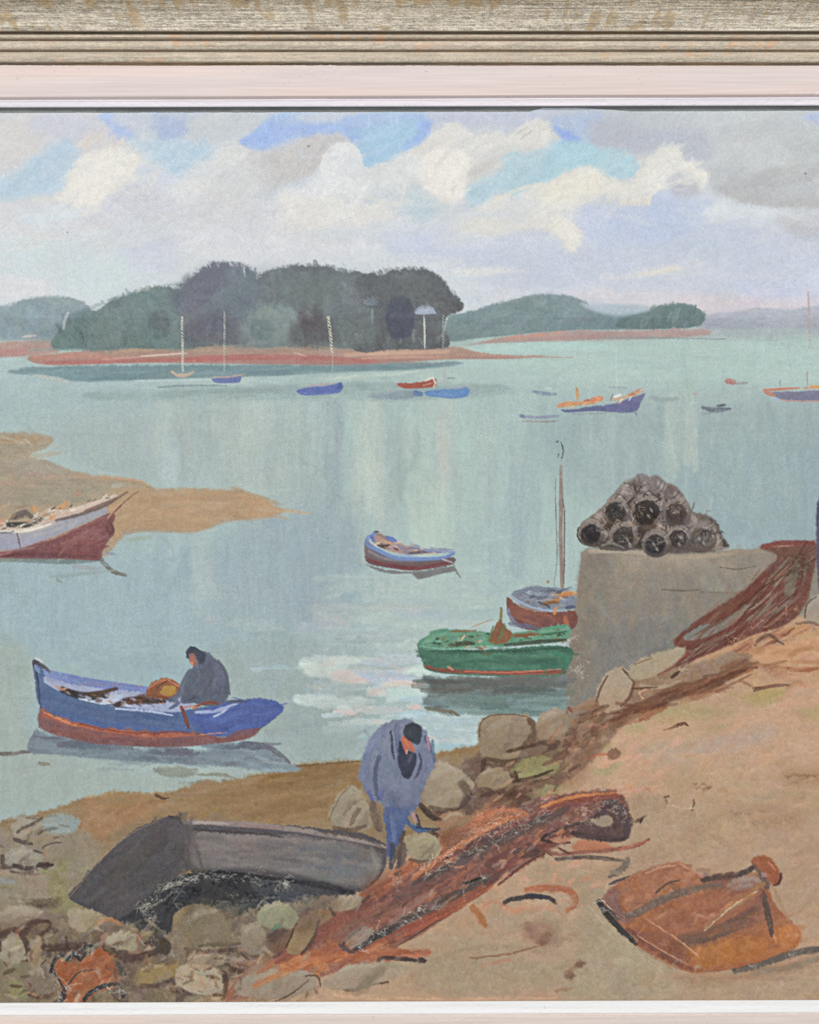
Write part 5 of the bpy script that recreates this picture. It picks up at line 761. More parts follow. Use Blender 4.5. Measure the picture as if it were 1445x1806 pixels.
stone([(585, 1450), (578, 1438), (595, 1405), (614, 1386), (632, 1390), (646, 1410), (655, 1432), (655, 1460), (630, 1465), (600, 1460)], 'a39c8a', '958c7a', 'triangular grey stone left of the stooping man')
S([(580, 1445), (600, 1405), (618, 1386)], 2.6, '705f50', .7, mark=False); S([(635, 1428), (625, 1440), (618, 1455)], 9, '776a5c', .8, .5, dry=.1, mark=False)
stone([(770, 1452), (780, 1436), (805, 1430), (835, 1440), (842, 1455), (830, 1475), (795, 1478), (778, 1470)], 'a0826a', '8f6f58', 'brown stone at the feet of the stooping man, right side')
S([(742, 1420), (760, 1440), (775, 1445)], 12, '4f443e', .85, .5, mark=False); S([(765, 1470), (775, 1480), (790, 1486)], 12, '5a463c', .8, .5, mark=False); S([(735, 1440), (745, 1465), (775, 1462)], 8, '3f4450', .7, .5, mark=False)
# ---- overturned hull
B = M('painted_hull', 'dark grey upturned rotten hull lying on the foreground stones')
F([(122, 1583), (135, 1562), (180, 1515), (230, 1470), (275, 1445), (300, 1440), (318, 1446), (420, 1450), (500, 1455), (580, 1462), (640, 1470), (675, 1485), (685, 1500), (675, 1540), (645, 1570), (620, 1572), (560, 1560), (460, 1548), (360, 1535), (320, 1540), (270, 1600), (240, 1640), (205, 1622), (150, 1600)], '5c5658', '514e50', soft=2, rag=1.6, jit=.05)
M('painted_planking', 'weathered grey-mauve planking along the hull side', B)
F([(350, 1465), (420, 1468), (500, 1474), (590, 1482), (660, 1498), (672, 1515), (665, 1540), (640, 1562), (600, 1560), (540, 1545), (450, 1532), (390, 1530), (345, 1528), (335, 1500)], '7f7673', '7a7573', soft=8, rag=3, tex='h', jit=.05)
F([(525, 1500), (560, 1490), (620, 1500), (650, 1520), (635, 1545), (590, 1550), (540, 1530)], '6f7378', '777a7b', soft=12, rag=4)
D([(360, 1475), (500, 1485), (650, 1510), (640, 1550), (480, 1530), (350, 1520)], 60, 6, 70, 8, ['857a74', '736c6c', '8c827a', '6c696c', '7b7472', '655f60'], .5, aj=5, h=.4)
S([(400, 1478), (440, 1476), (520, 1485)], 10, '8a7f7a', .5, mark=False); S([(655, 1505), (668, 1530), (650, 1560)], 8, '8b857c', .7, .5)
M('painted_keel', 'pale worn keel strip along the top of the hull', B)
S([(322, 1450), (380, 1452), (460, 1456), (540, 1466), (620, 1480), (685, 1495)], 9, '9f918a', .85, .5, dry=.05, h=.6); S([(340, 1450), (400, 1452)], 6, 'ada198', .8); S([(420, 1456), (500, 1460)], 6, '947673', .7); S([(330, 1462), (420, 1468), (480, 1472)], 5, '433d3e', .85); S([(560, 1466), (640, 1480), (680, 1498)], 3, '6b5850', .8, dry=.1); S([(470, 1468), (500, 1478)], 5, '4b4444', .7)
cur = B
S([(298, 1440), (318, 1446), (322, 1456)], 6, '3f3b3c', .9); D([(150, 1580), (230, 1485), (300, 1450), (330, 1480), (330, 1530), (250, 1610), (200, 1605)], 70, -42, 60, 10, ['545052', '5e585a', '4c4a4d', '615c5c', '57524f'], .55, aj=10, mark=True)
D([(320, 1460), (350, 1465), (360, 1520), (330, 1530)], 20, 80, 40, 8, ['6b6365', '5a5455', '776d6a'], .6, aj=6, mark=True)
S([(122, 1583), (180, 1514), (230, 1472), (290, 1441)], 2.4, 'a08b76', .5, mark=False, dry=.2)
M('painted_hull_opening', 'black open underside of the hull with painted glints on ridges', B)
F([(212, 1625), (240, 1600), (290, 1560), (340, 1538), (400, 1536), (480, 1545), (560, 1555), (625, 1572), (610, 1595), (560, 1590), (500, 1590), (480, 1610), (420, 1615), (350, 1595), (310, 1610), (300, 1650), (265, 1650)], '37373a', '3f4042', soft=3, rag=3, jit=.05)
F([(450, 1550), (520, 1556), (600, 1570), (570, 1602), (500, 1592), (450, 1575)], '4a4a4d', soft=6, rag=3)
S([(480, 1575), (540, 1590), (580, 1602)], 16, '4a4e54', .8, .5); S([(340, 1536), (460, 1546), (610, 1572)], 7, '2d2d30', .8)
squig([(240, 1608), (290, 1572), (340, 1546)], 24, 110, .22, 'b3afa0', 16, .8); squig([(340, 1542), (420, 1546), (500, 1550)], 14, 60, .5, 'b3afa0', 9, .8); squig([(260, 1620), (310, 1600)], 26, 34, .6, 'a8a69c', 9, .7); squig([(500, 1555), (570, 1590)], 12, 50, .4, 'b0ada4', 9, .75); squig([(380, 1585), (460, 1590), (500, 1570)], 26, 60, .6, 'aeaca0', 9, .6); squig([(400, 1605), (425, 1635)], 12, 22, .4, 'aeaca0', 14, .8); S([(452, 1605), (462, 1590), (475, 1582)], 2, 'b9b5a8', .8, h=1.2, mark=False)
squig([(250, 1606), (300, 1566), (345, 1545), (430, 1548)], 20, 60, .3, 'c2beb0', 10, .85); squig([(290, 1600), (340, 1570), (400, 1560), (480, 1566)], 30, 60, .3, '1f1f22', 10, .8, 2.2)
F([(330, 1600), (380, 1590), (440, 1600), (470, 1620), (420, 1650), (340, 1640)], '5d594a', soft=14, rag=7, op=.6, mark=False)
# ---- bottom-left stones
F([(W0, 1640), (60, 1610), (220, 1630), (300, 1650), (480, 1600), (600, 1580), (640, 1620), (560, 1680), (480, 1760), (400, 1800), (W0, 1800)], '8a7c68', '8f8468', soft=10, rag=8, jit=.09, mark=False)
D([(W0, 1640), (230, 1630), (400, 1640), (600, 1600), (560, 1680), (400, 1765), (W0, 1765)], 200, -18, 44, 10, ['8f8272', '6b5e54', 'a0957c', '7d6c5e', '8d8a66', '99857a', '5d514a', '857455'], .6, aj=35, h=.6)
def rubble(poly, n, r0, r1, pal):
    P = [p[:2] for p in poly]; xs = [p[0] for p in P]; ys = [p[1] for p in P]; k = 0; g = 0
    while k < n and g < n*30:
        g += 1; x = rng.uniform(min(xs), max(xs)); y = rng.uniform(min(ys), max(ys))
        if not inside(P, x, y): continue
        k += 1; r = rng.uniform(r0, r1); e = rng.uniform(.55, .9); ph = rng.uniform(0, 6)
        F([(x+r*(1+.25*math.sin(3*t+ph))*math.cos(t), y+r*e*(1+.2*math.cos(2*t+ph))*math.sin(t)+r*.35) for t in np.linspace(0, 6.28, 8)[:-1]], ['54463e', '66564a', '4b403a'][rng.integers(3)], soft=r*.5, rag=r*.2, op=.75, mark=False)
        c = pal[rng.integers(len(pal))]
        F([(x+r*(1+.25*math.sin(3*t+ph))*math.cos(t), y+r*e*(1+.2*math.cos(2*t+ph))*math.sin(t)) for t in np.linspace(0, 6.28, 8)[:-1]], c, soft=r*.25+1, rag=r*.18+1, op=.9, jit=.07, mark=False, h=.5)
        S([(x-r*.5, y-r*e*.3), (x+r*.2, y-r*e*.6)], r*.4, 'b8ae9c', .5, .8, .06, .25, mark=False, h=.6)
rubble([(W0, 1640), (60, 1625), (200, 1640), (300, 1660), (480, 1640), (560, 1640), (520, 1700), (420, 1750), (W0, 1760)], 46, 9, 20, ['9a8f80', '8a7c6c', 'a59a86', '7d6f60', '8f8466', 'a08670', '95897c'])
F([(W0, 1690), (20, 1690), (80, 1700), (60, 1765), (W0, 1770)], '8f866a', soft=12, rag=6, mark=False); F([(20, 1735), (42, 1735), (48, 1755), (25, 1760)], '979468', soft=8, rag=3, mark=False)
stone([(8, 1535), (10, 1510), (30, 1495), (55, 1495), (75, 1508), (72, 1530), (45, 1540)], 'a19e94', '8f8c86', 'grey stone with black edges on the weedy shore at left')
S([(5, 1510), (8, 1528), (22, 1530)], 9, '5c534c', .85, mark=False); S([(25, 1526), (50, 1532), (72, 1526)], 9, '4a4340', .9, mark=False); squig([(40, 1530), (60, 1530)], 9, 10, .6); S([(70, 1525), (92, 1526)], 12, '51463f', .9, mark=False); S([(60, 1500), (74, 1504)], 5, '5c5048', .8, mark=False); S([(75, 1536), (90, 1538)], 5, '98a860', .7, mark=False); S([(25, 1542), (80, 1546)], 5, 'c0a48c', .5, mark=False)
stone([(20, 1468), (30, 1446), (50, 1440), (75, 1445), (70, 1462), (50, 1470), (40, 1480)], 'a59e92', '9a9284', 'small pale stone with dark marks above the black-edged one', 0)
S([(32, 1468), (40, 1460), (52, 1456), (75, 1442)], 6, '5b554e', .85, dry=.08, mark=False); S([(45, 1442), (70, 1444)], 3, '6b655c', .7, dry=.2, mark=False); S([(25, 1480), (40, 1485), (56, 1488)], 8, '5f574e', .8, mark=False); S([(75, 1495), (90, 1488), (110, 1486)], 3, '645a50', .85, dry=.1, mark=False); S([(60, 1476), (85, 1480)], 7, '9f988c', .6, mark=False)
stone([(0, 1610), (20, 1598), (50, 1596), (75, 1610), (50, 1625), (5, 1640)], 'a69e90', 'a09684', 'flat pale stone at the left edge below the weed', 0)
F([(45, 1590), (70, 1584), (104, 1588), (100, 1602), (60, 1602)], '6f634c', soft=7, rag=5, op=.75, mark=False, dry=.35)
stone([(0, 1670), (12, 1650), (30, 1648), (44, 1665), (46, 1690), (25, 1700), (0, 1690)], 'a8a090', '9a9484', 'rounded grey stone at the lower left edge between dark cracks', 0)
for p, w in [([(0, 1650), (20, 1640), (45, 1645), (60, 1628), (85, 1625)], 11), ([(38, 1650), (50, 1670), (48, 1692)], 11), ([(85, 1625), (90, 1636), (70, 1650)], 7), ([(75, 1670), (110, 1672), (150, 1665)], 14), ([(0, 1676), (0, 1660)], 8), ([(150, 1640), (170, 1630)], 9), ([(215, 1660), (225, 1690), (215, 1700)], 8), ([(60, 1715), (75, 1700), (82, 1692)], 3), ([(250, 1740), (290, 1735), (310, 1728)], 9), ([(185, 1670), (230, 1690), (290, 1672)], 14)]: S(p, w, '594a42', .8, .5, .08, .08, h=.5, mark=False)
stone([(62, 1660), (72, 1650), (72, 1700), (60, 1712), (50, 1690)], 'a6947c', '94836c', 'narrow tan stone between dark cracks at lower left', 0)
stone([(42, 1735), (52, 1715), (75, 1702), (92, 1710), (100, 1745), (80, 1758), (55, 1750)], '857a6e', '7f7468', 'dull brown-grey stone left of the rusty tin, bottom edge')
S([(50, 1750), (70, 1756)], 4, 'c98f74', .7, mark=False); S([(52, 1735), (55, 1740)], 5, '6b4a3c', .8, mark=False)
stone([(120, 1608), (150, 1600), (175, 1610), (180, 1630), (150, 1645), (125, 1635)], 'a49a82', '9a917a', 'grey stone under the pointed tip of the upturned hull', 0)
stone([(188, 1656), (205, 1645), (230, 1645), (246, 1660), (240, 1676), (215, 1675), (195, 1668)], 'aaa38e', '9d9680', 'pale almond-shaped stone below the hull tip', 0)
S([(240, 1655), (254, 1668), (250, 1676)], 4, '8a7e6c', .9, mark=False); S([(243, 1650), (257, 1668)], 2, 'c6bca6', .8, mark=False); S([(170, 1630), (195, 1620), (215, 1632)], 8, 'bb8860', .7, .5, mark=False); S([(190, 1645), (180, 1660), (178, 1672)], 6, 'b0886c', .6, mark=False)
M('painted_stone', 'black stump with painted glints below the hull opening')
F([(264, 1655), (270, 1648), (292, 1652), (302, 1672), (298, 1684), (280, 1680), (266, 1670)], '4c4642', soft=3, rag=3); squig([(268, 1652), (300, 1680)], 20, 30, .5, 'a8a092', 10, .8)
stone([(312, 1670), (320, 1620), (345, 1595), (380, 1600), (405, 1630), (425, 1660), (395, 1672), (350, 1680)], '7c7662', '857866', 'large olive boulder under the open side of the hull')
squig([(360, 1665), (425, 1662)], 14, 46, .5, 'a8a08e', 10, .8); S([(350, 1668), (425, 1664)], 7, '5f554a', .7, mark=False)
stone([(425, 1665), (430, 1635), (445, 1625), (465, 1635), (478, 1665), (468, 1680), (440, 1684)], '938a7a', '8d8273', 'upright grey stone right of the olive boulder', 0)
stone([(455, 1625), (465, 1600), (490, 1590), (512, 1600), (525, 1620), (510, 1638), (480, 1638)], '9a9a84', '8b9078', 'greenish pale stone under the right part of the hull opening', 0)
S([(480, 1640), (495, 1632)], 8, '5b8a6a', .75, .5, mark=False)
F([(470, 1650), (500, 1638), (530, 1645), (520, 1680), (480, 1680)], '6b5c50', soft=6, rag=4, mark=False)
stone([(235, 1730), (245, 1708), (280, 1698), (315, 1702), (320, 1715), (290, 1728), (250, 1738)], '98855f', '94835e', 'ochre flat stone left of the round pale one at the bottom')
M('painted_stone', 'smooth round pale grey stone near the bottom edge')
F([(308, 1720), (315, 1704), (345, 1700), (378, 1706), (392, 1722), (390, 1745), (365, 1755), (335, 1750), (312, 1735)], 'a6a598', '9f9d90', soft=2.6, rag=2, h=.5)
stone([(330, 1690), (360, 1682), (400, 1690), (390, 1702), (345, 1700)], 'a09480', '95866f', 'thin flat stone above the round pale one', 0)
S([(390, 1710), (400, 1730), (395, 1760)], 9, '5d4c40', .85, .5, mark=False)
B = M('painted_tin', 'rusty orange broken tin lying among stones at the bottom left')
F([(96, 1712), (106, 1690), (130, 1700), (150, 1690), (168, 1672), (184, 1672), (200, 1690), (214, 1722), (196, 1742), (170, 1752), (150, 1768), (112, 1768), (104, 1738)], 'a0603f', '9a6244', soft=4, rag=3, jit=.1)
D([(105, 1695), (190, 1685), (200, 1730), (130, 1755)], 34, -35, 34, 6, ['ae6a48', '955638', '87684a', 'b87850', '9c5a44'], .6, mark=True)
M('painted_wire', 'black twisted wires over the rusty tin', B)
for p, w in [([(90, 1714), (94, 1700), (106, 1684), (118, 1692), (132, 1682), (142, 1694), (152, 1680)], 6), ([(140, 1680), (155, 1668), (168, 1670), (160, 1680)], 5), ([(112, 1745), (120, 1735), (135, 1718), (150, 1712), (168, 1711)], 3), ([(94, 1710), (104, 1728), (112, 1745), (108, 1765)], 4), ([(108, 1768), (114, 1745)], 9), ([(148, 1768), (155, 1755), (180, 1740), (208, 1735)], 8), ([(208, 1700), (218, 1718), (220, 1722)], 10), ([(216, 1745), (218, 1760)], 8)]:
    S(p, w, '3d3c3e', .95, .3, .06, h=1)
    squig(p, w*1.1, int(8+w), .3, 'c6c2b4', 10, .85)
S([(210, 1725), (226, 1722)], 5, 'd9a8a0', .8, mark=False)
# ---- orange net and spar
M('painted_rust_net', 'long heap of orange and maroon fishing net running diagonally over the foreground')
F([(400, 1765), (430, 1720), (480, 1690), (560, 1640), (600, 1600), (640, 1575), (700, 1540), (740, 1500), (800, 1470), (850, 1440), (900, 1425), (960, 1405), (1040, 1395), (1090, 1395), (1105, 1410), (1110, 1440), (1090, 1460), (1000, 1480), (930, 1510), (870, 1560), (800, 1610), (740, 1650), (700, 1670), (740, 1680), (700, 1695), (640, 1700), (560, 1725), (500, 1730), (450, 1750)], '82594f', '9a664e', soft=5, rag=4, jit=.1)
for p, w, c in [([(430, 1740), (500, 1705), (560, 1690), (620, 1680)], 34, 'b8734c'), ([(540, 1700), (580, 1690), (640, 1685), (755, 1680)], 22, 'b06a4a'), ([(490, 1690), (560, 1650), (620, 1610)], 24, '8f5546'), ([(620, 1600), (680, 1570), (740, 1540), (800, 1520)], 34, '8a5448'), ([(640, 1585), (690, 1560)], 16, 'b86e48'), ([(700, 1545), (760, 1500), (850, 1450), (900, 1440)], 20, 'b87250'),
                ([(720, 1640), (800, 1600), (880, 1545)], 18, 'a35c44'), ([(560, 1720), (540, 1715)], 14, 'c07a4c'), ([(840, 1440), (880, 1425), (910, 1430)], 18, 'bb7a58'), ([(690, 1555), (800, 1500), (900, 1460), (1000, 1425)], 16, '75504a'), ([(960, 1425), (1020, 1410), (1090, 1402)], 18, '94523f'), ([(960, 1422), (1000, 1408), (1050, 1402)], 5, 'c98552'), ([(860, 1555), (920, 1510), (990, 1480)], 16, '8f4e40'), ([(640, 1700), (700, 1692), (760, 1680)], 7, 'b56c50'), ([(450, 1745), (420, 1765)], 10, '9b6450'), ([(400, 1760), (430, 1720), (450, 1700)], 12, '9c6a55')]:
    S(p, w, c, .8, .5, .12, .1, h=.6)
D([(640, 1590), (840, 1480), (1000, 1420), (1000, 1470), (860, 1550), (700, 1650)], 110, -30, 60, 6, ['8b5a4e', 'a86850', '70504c', '7b4a44', 'b87858', '664845'], .6, aj=7, h=.7, mark=True)
D([(430, 1745), (600, 1650), (680, 1670), (560, 1720)], 40, -22, 50, 9, ['c07c52', 'a5603f', 'cc8a5c', '8f5544'], .6, aj=10, h=.6, mark=True)
for p, w, c, o in [([(600, 1655), (700, 1590), (850, 1505)], 30, '7b5850', .6), ([(730, 1560), (860, 1495), (1000, 1430)], 20, '5e514d', .75), ([(640, 1668), (760, 1605), (880, 1545)], 22, '68544d', .7), ([(690, 1560), (760, 1510), (860, 1455)], 14, 'be7650', .7), ([(560, 1700), (640, 1672), (760, 1612), (850, 1560)], 12, 'a4583e', .7), ([(880, 1470), (960, 1435), (1040, 1415)], 14, '84504a', .7), ([(900, 1540), (960, 1500), (1000, 1480)], 16, '7d4f45', .6)]:
    S(p, w, c, o, .8, .12, .12, h=.6)
B = cur
squig([(720, 1545), (800, 1490), (880, 1450), (960, 1420)], 36, 200, .18, 'd9b99a', 20, .7); squig([(840, 1440), (880, 1425), (930, 1450)], 24, 60, .5, 'd9a888', 14, .7)
M('painted_spar', 'dark spar with painted glints lying along the orange net')
S([(628, 1672), (700, 1630), (780, 1590), (860, 1548)], 17, '5c504c', .9, .35, .08, h=.8); S([(628, 1672), (660, 1655), (700, 1632)], 10, '3f3c3b', .9); squig([(630, 1672), (700, 1628), (760, 1598)], 14, 90, .25, 'cfc8b8', 12, .9); squig([(760, 1598), (850, 1550)], 12, 36, .3, 'b5a79a', 10, .7)
S([(760, 1545), (860, 1490), (960, 1440), (1000, 1425)], 9, '564c4a', .85, .4); squig([(740, 1550), (860, 1488), (960, 1440)], 10, 90, .2, 'c3b8a8', 12, .8)
S([(690, 1625), (720, 1600), (760, 1578)], 14, '9a7468', .8, .5); S([(620, 1668), (640, 1655), (655, 1640)], 12, 'a09080', .9, mark=False); S([(605, 1665), (620, 1650), (638, 1636)], 4, '3f3a3a', .9); S([(600, 1668), (622, 1680)], 9, '524c4e', .9); S([(612, 1660), (640, 1640), (655, 1645)], 13, '9d9182', .6, mark=False)
S([(818, 1558), (828, 1556), (848, 1548)], 5, '2f2c2a', .95, h=1); squig([(815, 1562), (850, 1548)], 7, 10, .3, 'dcd6c6', 9, .9)
S([(700, 1670), (780, 1620), (860, 1570)], 3, '5f4038', .7, mark=False)
M('painted_plank', 'short tan plank end leaning at the left side of the net')
F([(505, 1675), (520, 1640), (540, 1612), (556, 1606), (570, 1614), (560, 1640), (540, 1670), (522, 1684)], '9f8461', '93795a', soft=2.6, rag=2); S([(505, 1672), (518, 1640), (524, 1628)], 3.4, '4a3d33', .85); S([(565, 1625), (550, 1660), (532, 1684)], 7, '5c4840', .85, dry=.05)
stone([(582, 1600), (595, 1585), (620, 1578), (640, 1585), (630, 1600), (600, 1608)], 'a49885', '988a76', 'small pale stone resting on the net left of the spar', 0)
S([(582, 1602), (590, 1615)], 6, '4c423c', .85, mark=False); S([(640, 1590), (655, 1578)], 6, '4c423c', .8, mark=False); squig([(640, 1588), (655, 1576)], 5, 8, .6)
stone([(715, 1500), (712, 1480), (728, 1470), (760, 1472), (778, 1490), (770, 1512), (745, 1520), (725, 1512)], 'a39a84', '998e78', 'oval pale stone in front of the stooping man')
B = M('painted_net_coil', 'looped dark rope coil at the right end of the orange net')
F([(1010, 1465), (1030, 1450), (1060, 1425), (1075, 1412), (1100, 1420), (1112, 1450), (1110, 1475), (1090, 1485), (1050, 1480), (1010, 1470)], '5f4a48', soft=4, rag=3, jit=.07)
F([(1042, 1448), (1060, 1440), (1080, 1442), (1080, 1454), (1060, 1458)], '9b8a76', soft=3, rag=2, mark=False)
for p, w, c in [([(1070, 1415), (1095, 1425), (1108, 1450), (1105, 1475)], 16, '56484a'), ([(960, 1478), (975, 1468), (1010, 1455), (1040, 1450)], 5, '4a3f3e'), ([(955, 1482), (970, 1485), (1005, 1486)], 6, '4a3c3a'), ([(1010, 1470), (1050, 1478), (1100, 1480)], 12, '52403f'), ([(955, 1480), (965, 1470)], 5, '3d3534')]:
    S(p, w, c, .9, .4, .08, h=.8)
squig([(1020, 1440), (1060, 1420), (1100, 1430), (1110, 1450)], 24, 80, .5, 'bfae9c', 10, .75); squig([(1000, 1450), (1030, 1440)], 26, 24, .8, 'cfb49c', 10, .7)
F([(972, 1482), (990, 1474), (1008, 1476), (1004, 1484), (985, 1488)], 'b5826a', soft=4, rag=3, mark=False); F([(1020, 1482), (1070, 1486), (1085, 1495), (1050, 1502), (1010, 1498)], 'ad7a62', soft=4, rag=3, mark=False)
for p, w, c in [([(965, 1500), (990, 1506), (1060, 1500), (1120, 1492), (1145, 1480)], 7, '8f584c'), ([(980, 1515), (1040, 1512), (1085, 1516), (1108, 1520)], 7, '62504a'), ([(1108, 1516), (1100, 1530), (1075, 1545)], 11, '4f4742'), ([(1078, 1536), (1085, 1544)], 6, '443f3c'), ([(985, 1495), (1010, 1508)], 4, '6b4a40'), ([(1090, 1500), (1110, 1492), (1140, 1484)], 6, 'b26a54'), ([(960, 1500), (975, 1510)], 4, '7a4a40'), ([(1110, 1435), (1120, 1448), (1140, 1438)], 6, '5b4438'), ([(1130, 1450), (1135, 1440)], 5, '4f3f36'), ([(1090, 1398), (1120, 1395), (1140, 1388)], 8, 'c4957c'), ([(1140, 1390), (1148, 1402)], 6, 'c9896c'), ([(880, 1560), (925, 1525), (960, 1505)], 6, '6b4038')]:
    S(p, w, c, .85, .4, .1, .08, h=.7)
squig([(1000, 1515), (1100, 1518)], 8, 20, .4, 'a8988c', 9, .6)
D([(920, 1490), (960, 1480), (970, 1500), (925, 1515)], 14, -20, 24, 6, ['5a4440', '7d4a3e'], .6); S([(908, 1505), (930, 1498), (950, 1500)], 9, '4f403c', .8, .5, mark=False)
F([(1110, 1405), (1150, 1400), (1175, 1410), (1165, 1432), (1130, 1440), (1112, 1425)], 'a3937e', soft=8, rag=3, mark=False)
# small rusty things on the sand
M('painted_ring', 'small rusty horseshoe-shaped iron half ring lying on the sand')
S([(930, 1570), (970, 1566), (1005, 1572), (1016, 1590), (1000, 1606)], 13, 'b0694a', .85, .5, .1, h=.6); S([(890, 1592), (900, 1586), (940, 1582), (970, 1584), (980, 1592)], 9, '4b4240', .95, .3, h=.9); S([(930, 1580), (965, 1582)], 9, '454047', .9); S([(900, 1598), (960, 1598)], 6, 'b0a08c', .5, mark=False); S([(895, 1606), (960, 1602), (985, 1606)], 9, 'c09078', .5, .6, mark=False); S([(1000, 1560), (1015, 1545)], 9, 'c89880', .45, mark=False); S([(975, 1555), (980, 1540)], 7, 'cf9a80', .6, mark=False)
M('painted_stone', 'orange streak and fragment left of the rusty half ring')
S([(835, 1600), (848, 1618), (856, 1632)], 14, 'b4714c', .75, .5, .1); S([(855, 1600), (865, 1590), (900, 1600)], 8, 'c48a74', .6, .6)
M('painted_stick', 'dark bent iron bar with a downward hook at the foot of the net')
S([(665, 1708), (668, 1692), (690, 1690), (720, 1692), (750, 1696)], 7, '4f403c', .95, .3, h=.9); S([(740, 1690), (752, 1694)], 6, '4b3a36', .9)
M('painted_stick', 'thin brown twig on the sand near the bottom edge')
S([(585, 1743), (620, 1746), (650, 1738), (685, 1732)], 5, '66503f', .85, .4, dry=.05)
for p, w, c in [([(480, 1768), (520, 1752), (540, 1735), (555, 1725)], 3, '57483c'), ([(540, 1760), (548, 1740), (560, 1752)], 6, '6b5a4c'), ([(430, 1752), (450, 1758), (495, 1758)], 6, '594d46'), ([(590, 1755), (640, 1760), (680, 1766)], 6, 'c9a88e'), ([(830, 1690), (880, 1685), (940, 1672), (970, 1660)], 4, '7d5c4a'), ([(850, 1705), (900, 1692)], 8, 'b08870'), ([(930, 1630), (945, 1650), (968, 1660)], 18, '8a6c60'), ([(890, 1650), (930, 1645)], 8, 'b39884'), ([(700, 1760), (800, 1762), (900, 1762), (980, 1760)], 6, 'c8a68a'), ([(1000, 1715), (1030, 1700)], 9, '8a7460'), ([(980, 1748), (1010, 1742)], 6, '94785f'), ([(1100, 1540), (1000, 1530)], 10, 'b09a84')]:
    S(p, w, c, .65, .6, .08, .15, mark=False)
for x, y in [(955, 1662), (1005, 1722), (1024, 1700), (965, 1650)]: F([(x-9, y), (x, y-7), (x+10, y-2), (x+3, y+7)], '6a5448', soft=5, rag=5, op=.75, mark=False, dry=.3)
stone([(415, 1735), (440, 1720), (490, 1712), (545, 1715), (560, 1735), (530, 1755), (470, 1762), (425, 1755)], 'a2998a', '99897a', 'broad pale stone partly under the lower end of the net', 0)
S([(540, 1722), (560, 1722), (566, 1740)], 4, '5c4c42', .8, mark=False); S([(480, 1768), (515, 1752), (545, 1728)], 2.6, '54463c', .9, mark=False); squig([(530, 1740), (560, 1750)], 18, 24, .5, '8a7c6c', 10, .8)
stone([(570, 1735), (620, 1705), (700, 1698), (720, 1715), (660, 1735), (600, 1745)], 'a79a86', 'a29380', 'long sand-coloured stone below the bent iron bar', 0)
# ---- anchor-like rusty object
B = M('painted_rusty_bucket', 'large rusty orange iron vessel with a thick handle lying on the sand at right')
F([(1060, 1592), (1075, 1568), (1110, 1545), (1150, 1530), (1185, 1522), (1210, 1525), (1240, 1545), (1300, 1540), (1345, 1545), (1365, 1590), (1390, 1620), (1412, 1650), (1400, 1675), (1350, 1695), (1280, 1712), (1220, 1715), (1180, 1700), (1120, 1665), (1070, 1620)], 'a26a4c', 'a3694a', soft=3, rag=2.5, jit=.08)
F([(1250, 1670), (1330, 1650), (1400, 1640), (1408, 1665), (1340, 1690), (1260, 1700), (1215, 1690)], 'b0703f', 'a86a42', soft=12, rag=4); F([(1180, 1600), (1260, 1575), (1330, 1560), (1330, 1600), (1260, 1640), (1190, 1640), (1140, 1630)], 'a0684e', soft=12, rag=5)
D([(1090, 1570), (1200, 1530), (1230, 1550), (1180, 1580), (1110, 1600)], 40, -25, 40, 8, ['ae7250', 'a0674a', 'b57a58', '96604a'], .6, h=.5, mark=True); D([(1130, 1620), (1300, 1570), (1380, 1620), (1400, 1665), (1230, 1705), (1180, 1680)], 80, -12, 50, 9, ['a8683f', 'b27448', '9c6448', 'a87058', 'b58060', '98603f'], .5, h=.5, mark=True)
for p, c, so, o in [([(1090, 1590), (1110, 1560), (1170, 1535), (1215, 1540), (1240, 1560), (1180, 1580), (1110, 1608)], 'a87358', 8, .8), ([(1060, 1592), (1085, 1565), (1100, 1600), (1120, 1625), (1090, 1625)], '84615c', 7, .8), ([(1140, 1625), (1250, 1590), (1290, 1575), (1260, 1620), (1200, 1655)], 'a3684e', 10, .7), ([(1185, 1662), (1260, 1640), (1340, 1605), (1330, 1628), (1240, 1668)], '745a4e', 9, .8),
                    ([(1215, 1680), (1290, 1655), (1350, 1660), (1330, 1690), (1240, 1706)], 'b0713f', 10, .9), ([(1375, 1640), (1405, 1635), (1410, 1662), (1380, 1670)], 'c07a48', 7, .8), ([(1240, 1540), (1290, 1545), (1335, 1550), (1300, 1575), (1250, 1565)], '84625a', 8, .7), ([(1120, 1640), (1180, 1650), (1220, 1690), (1190, 1702), (1130, 1670)], '8c5a48', 9, .8), ([(1300, 1580), (1350, 1590), (1360, 1640), (1320, 1650), (1270, 1650)], '9c6450', 12, .5)]:
    F(p, c, soft=so*1.4, rag=5, op=o, jit=.09)
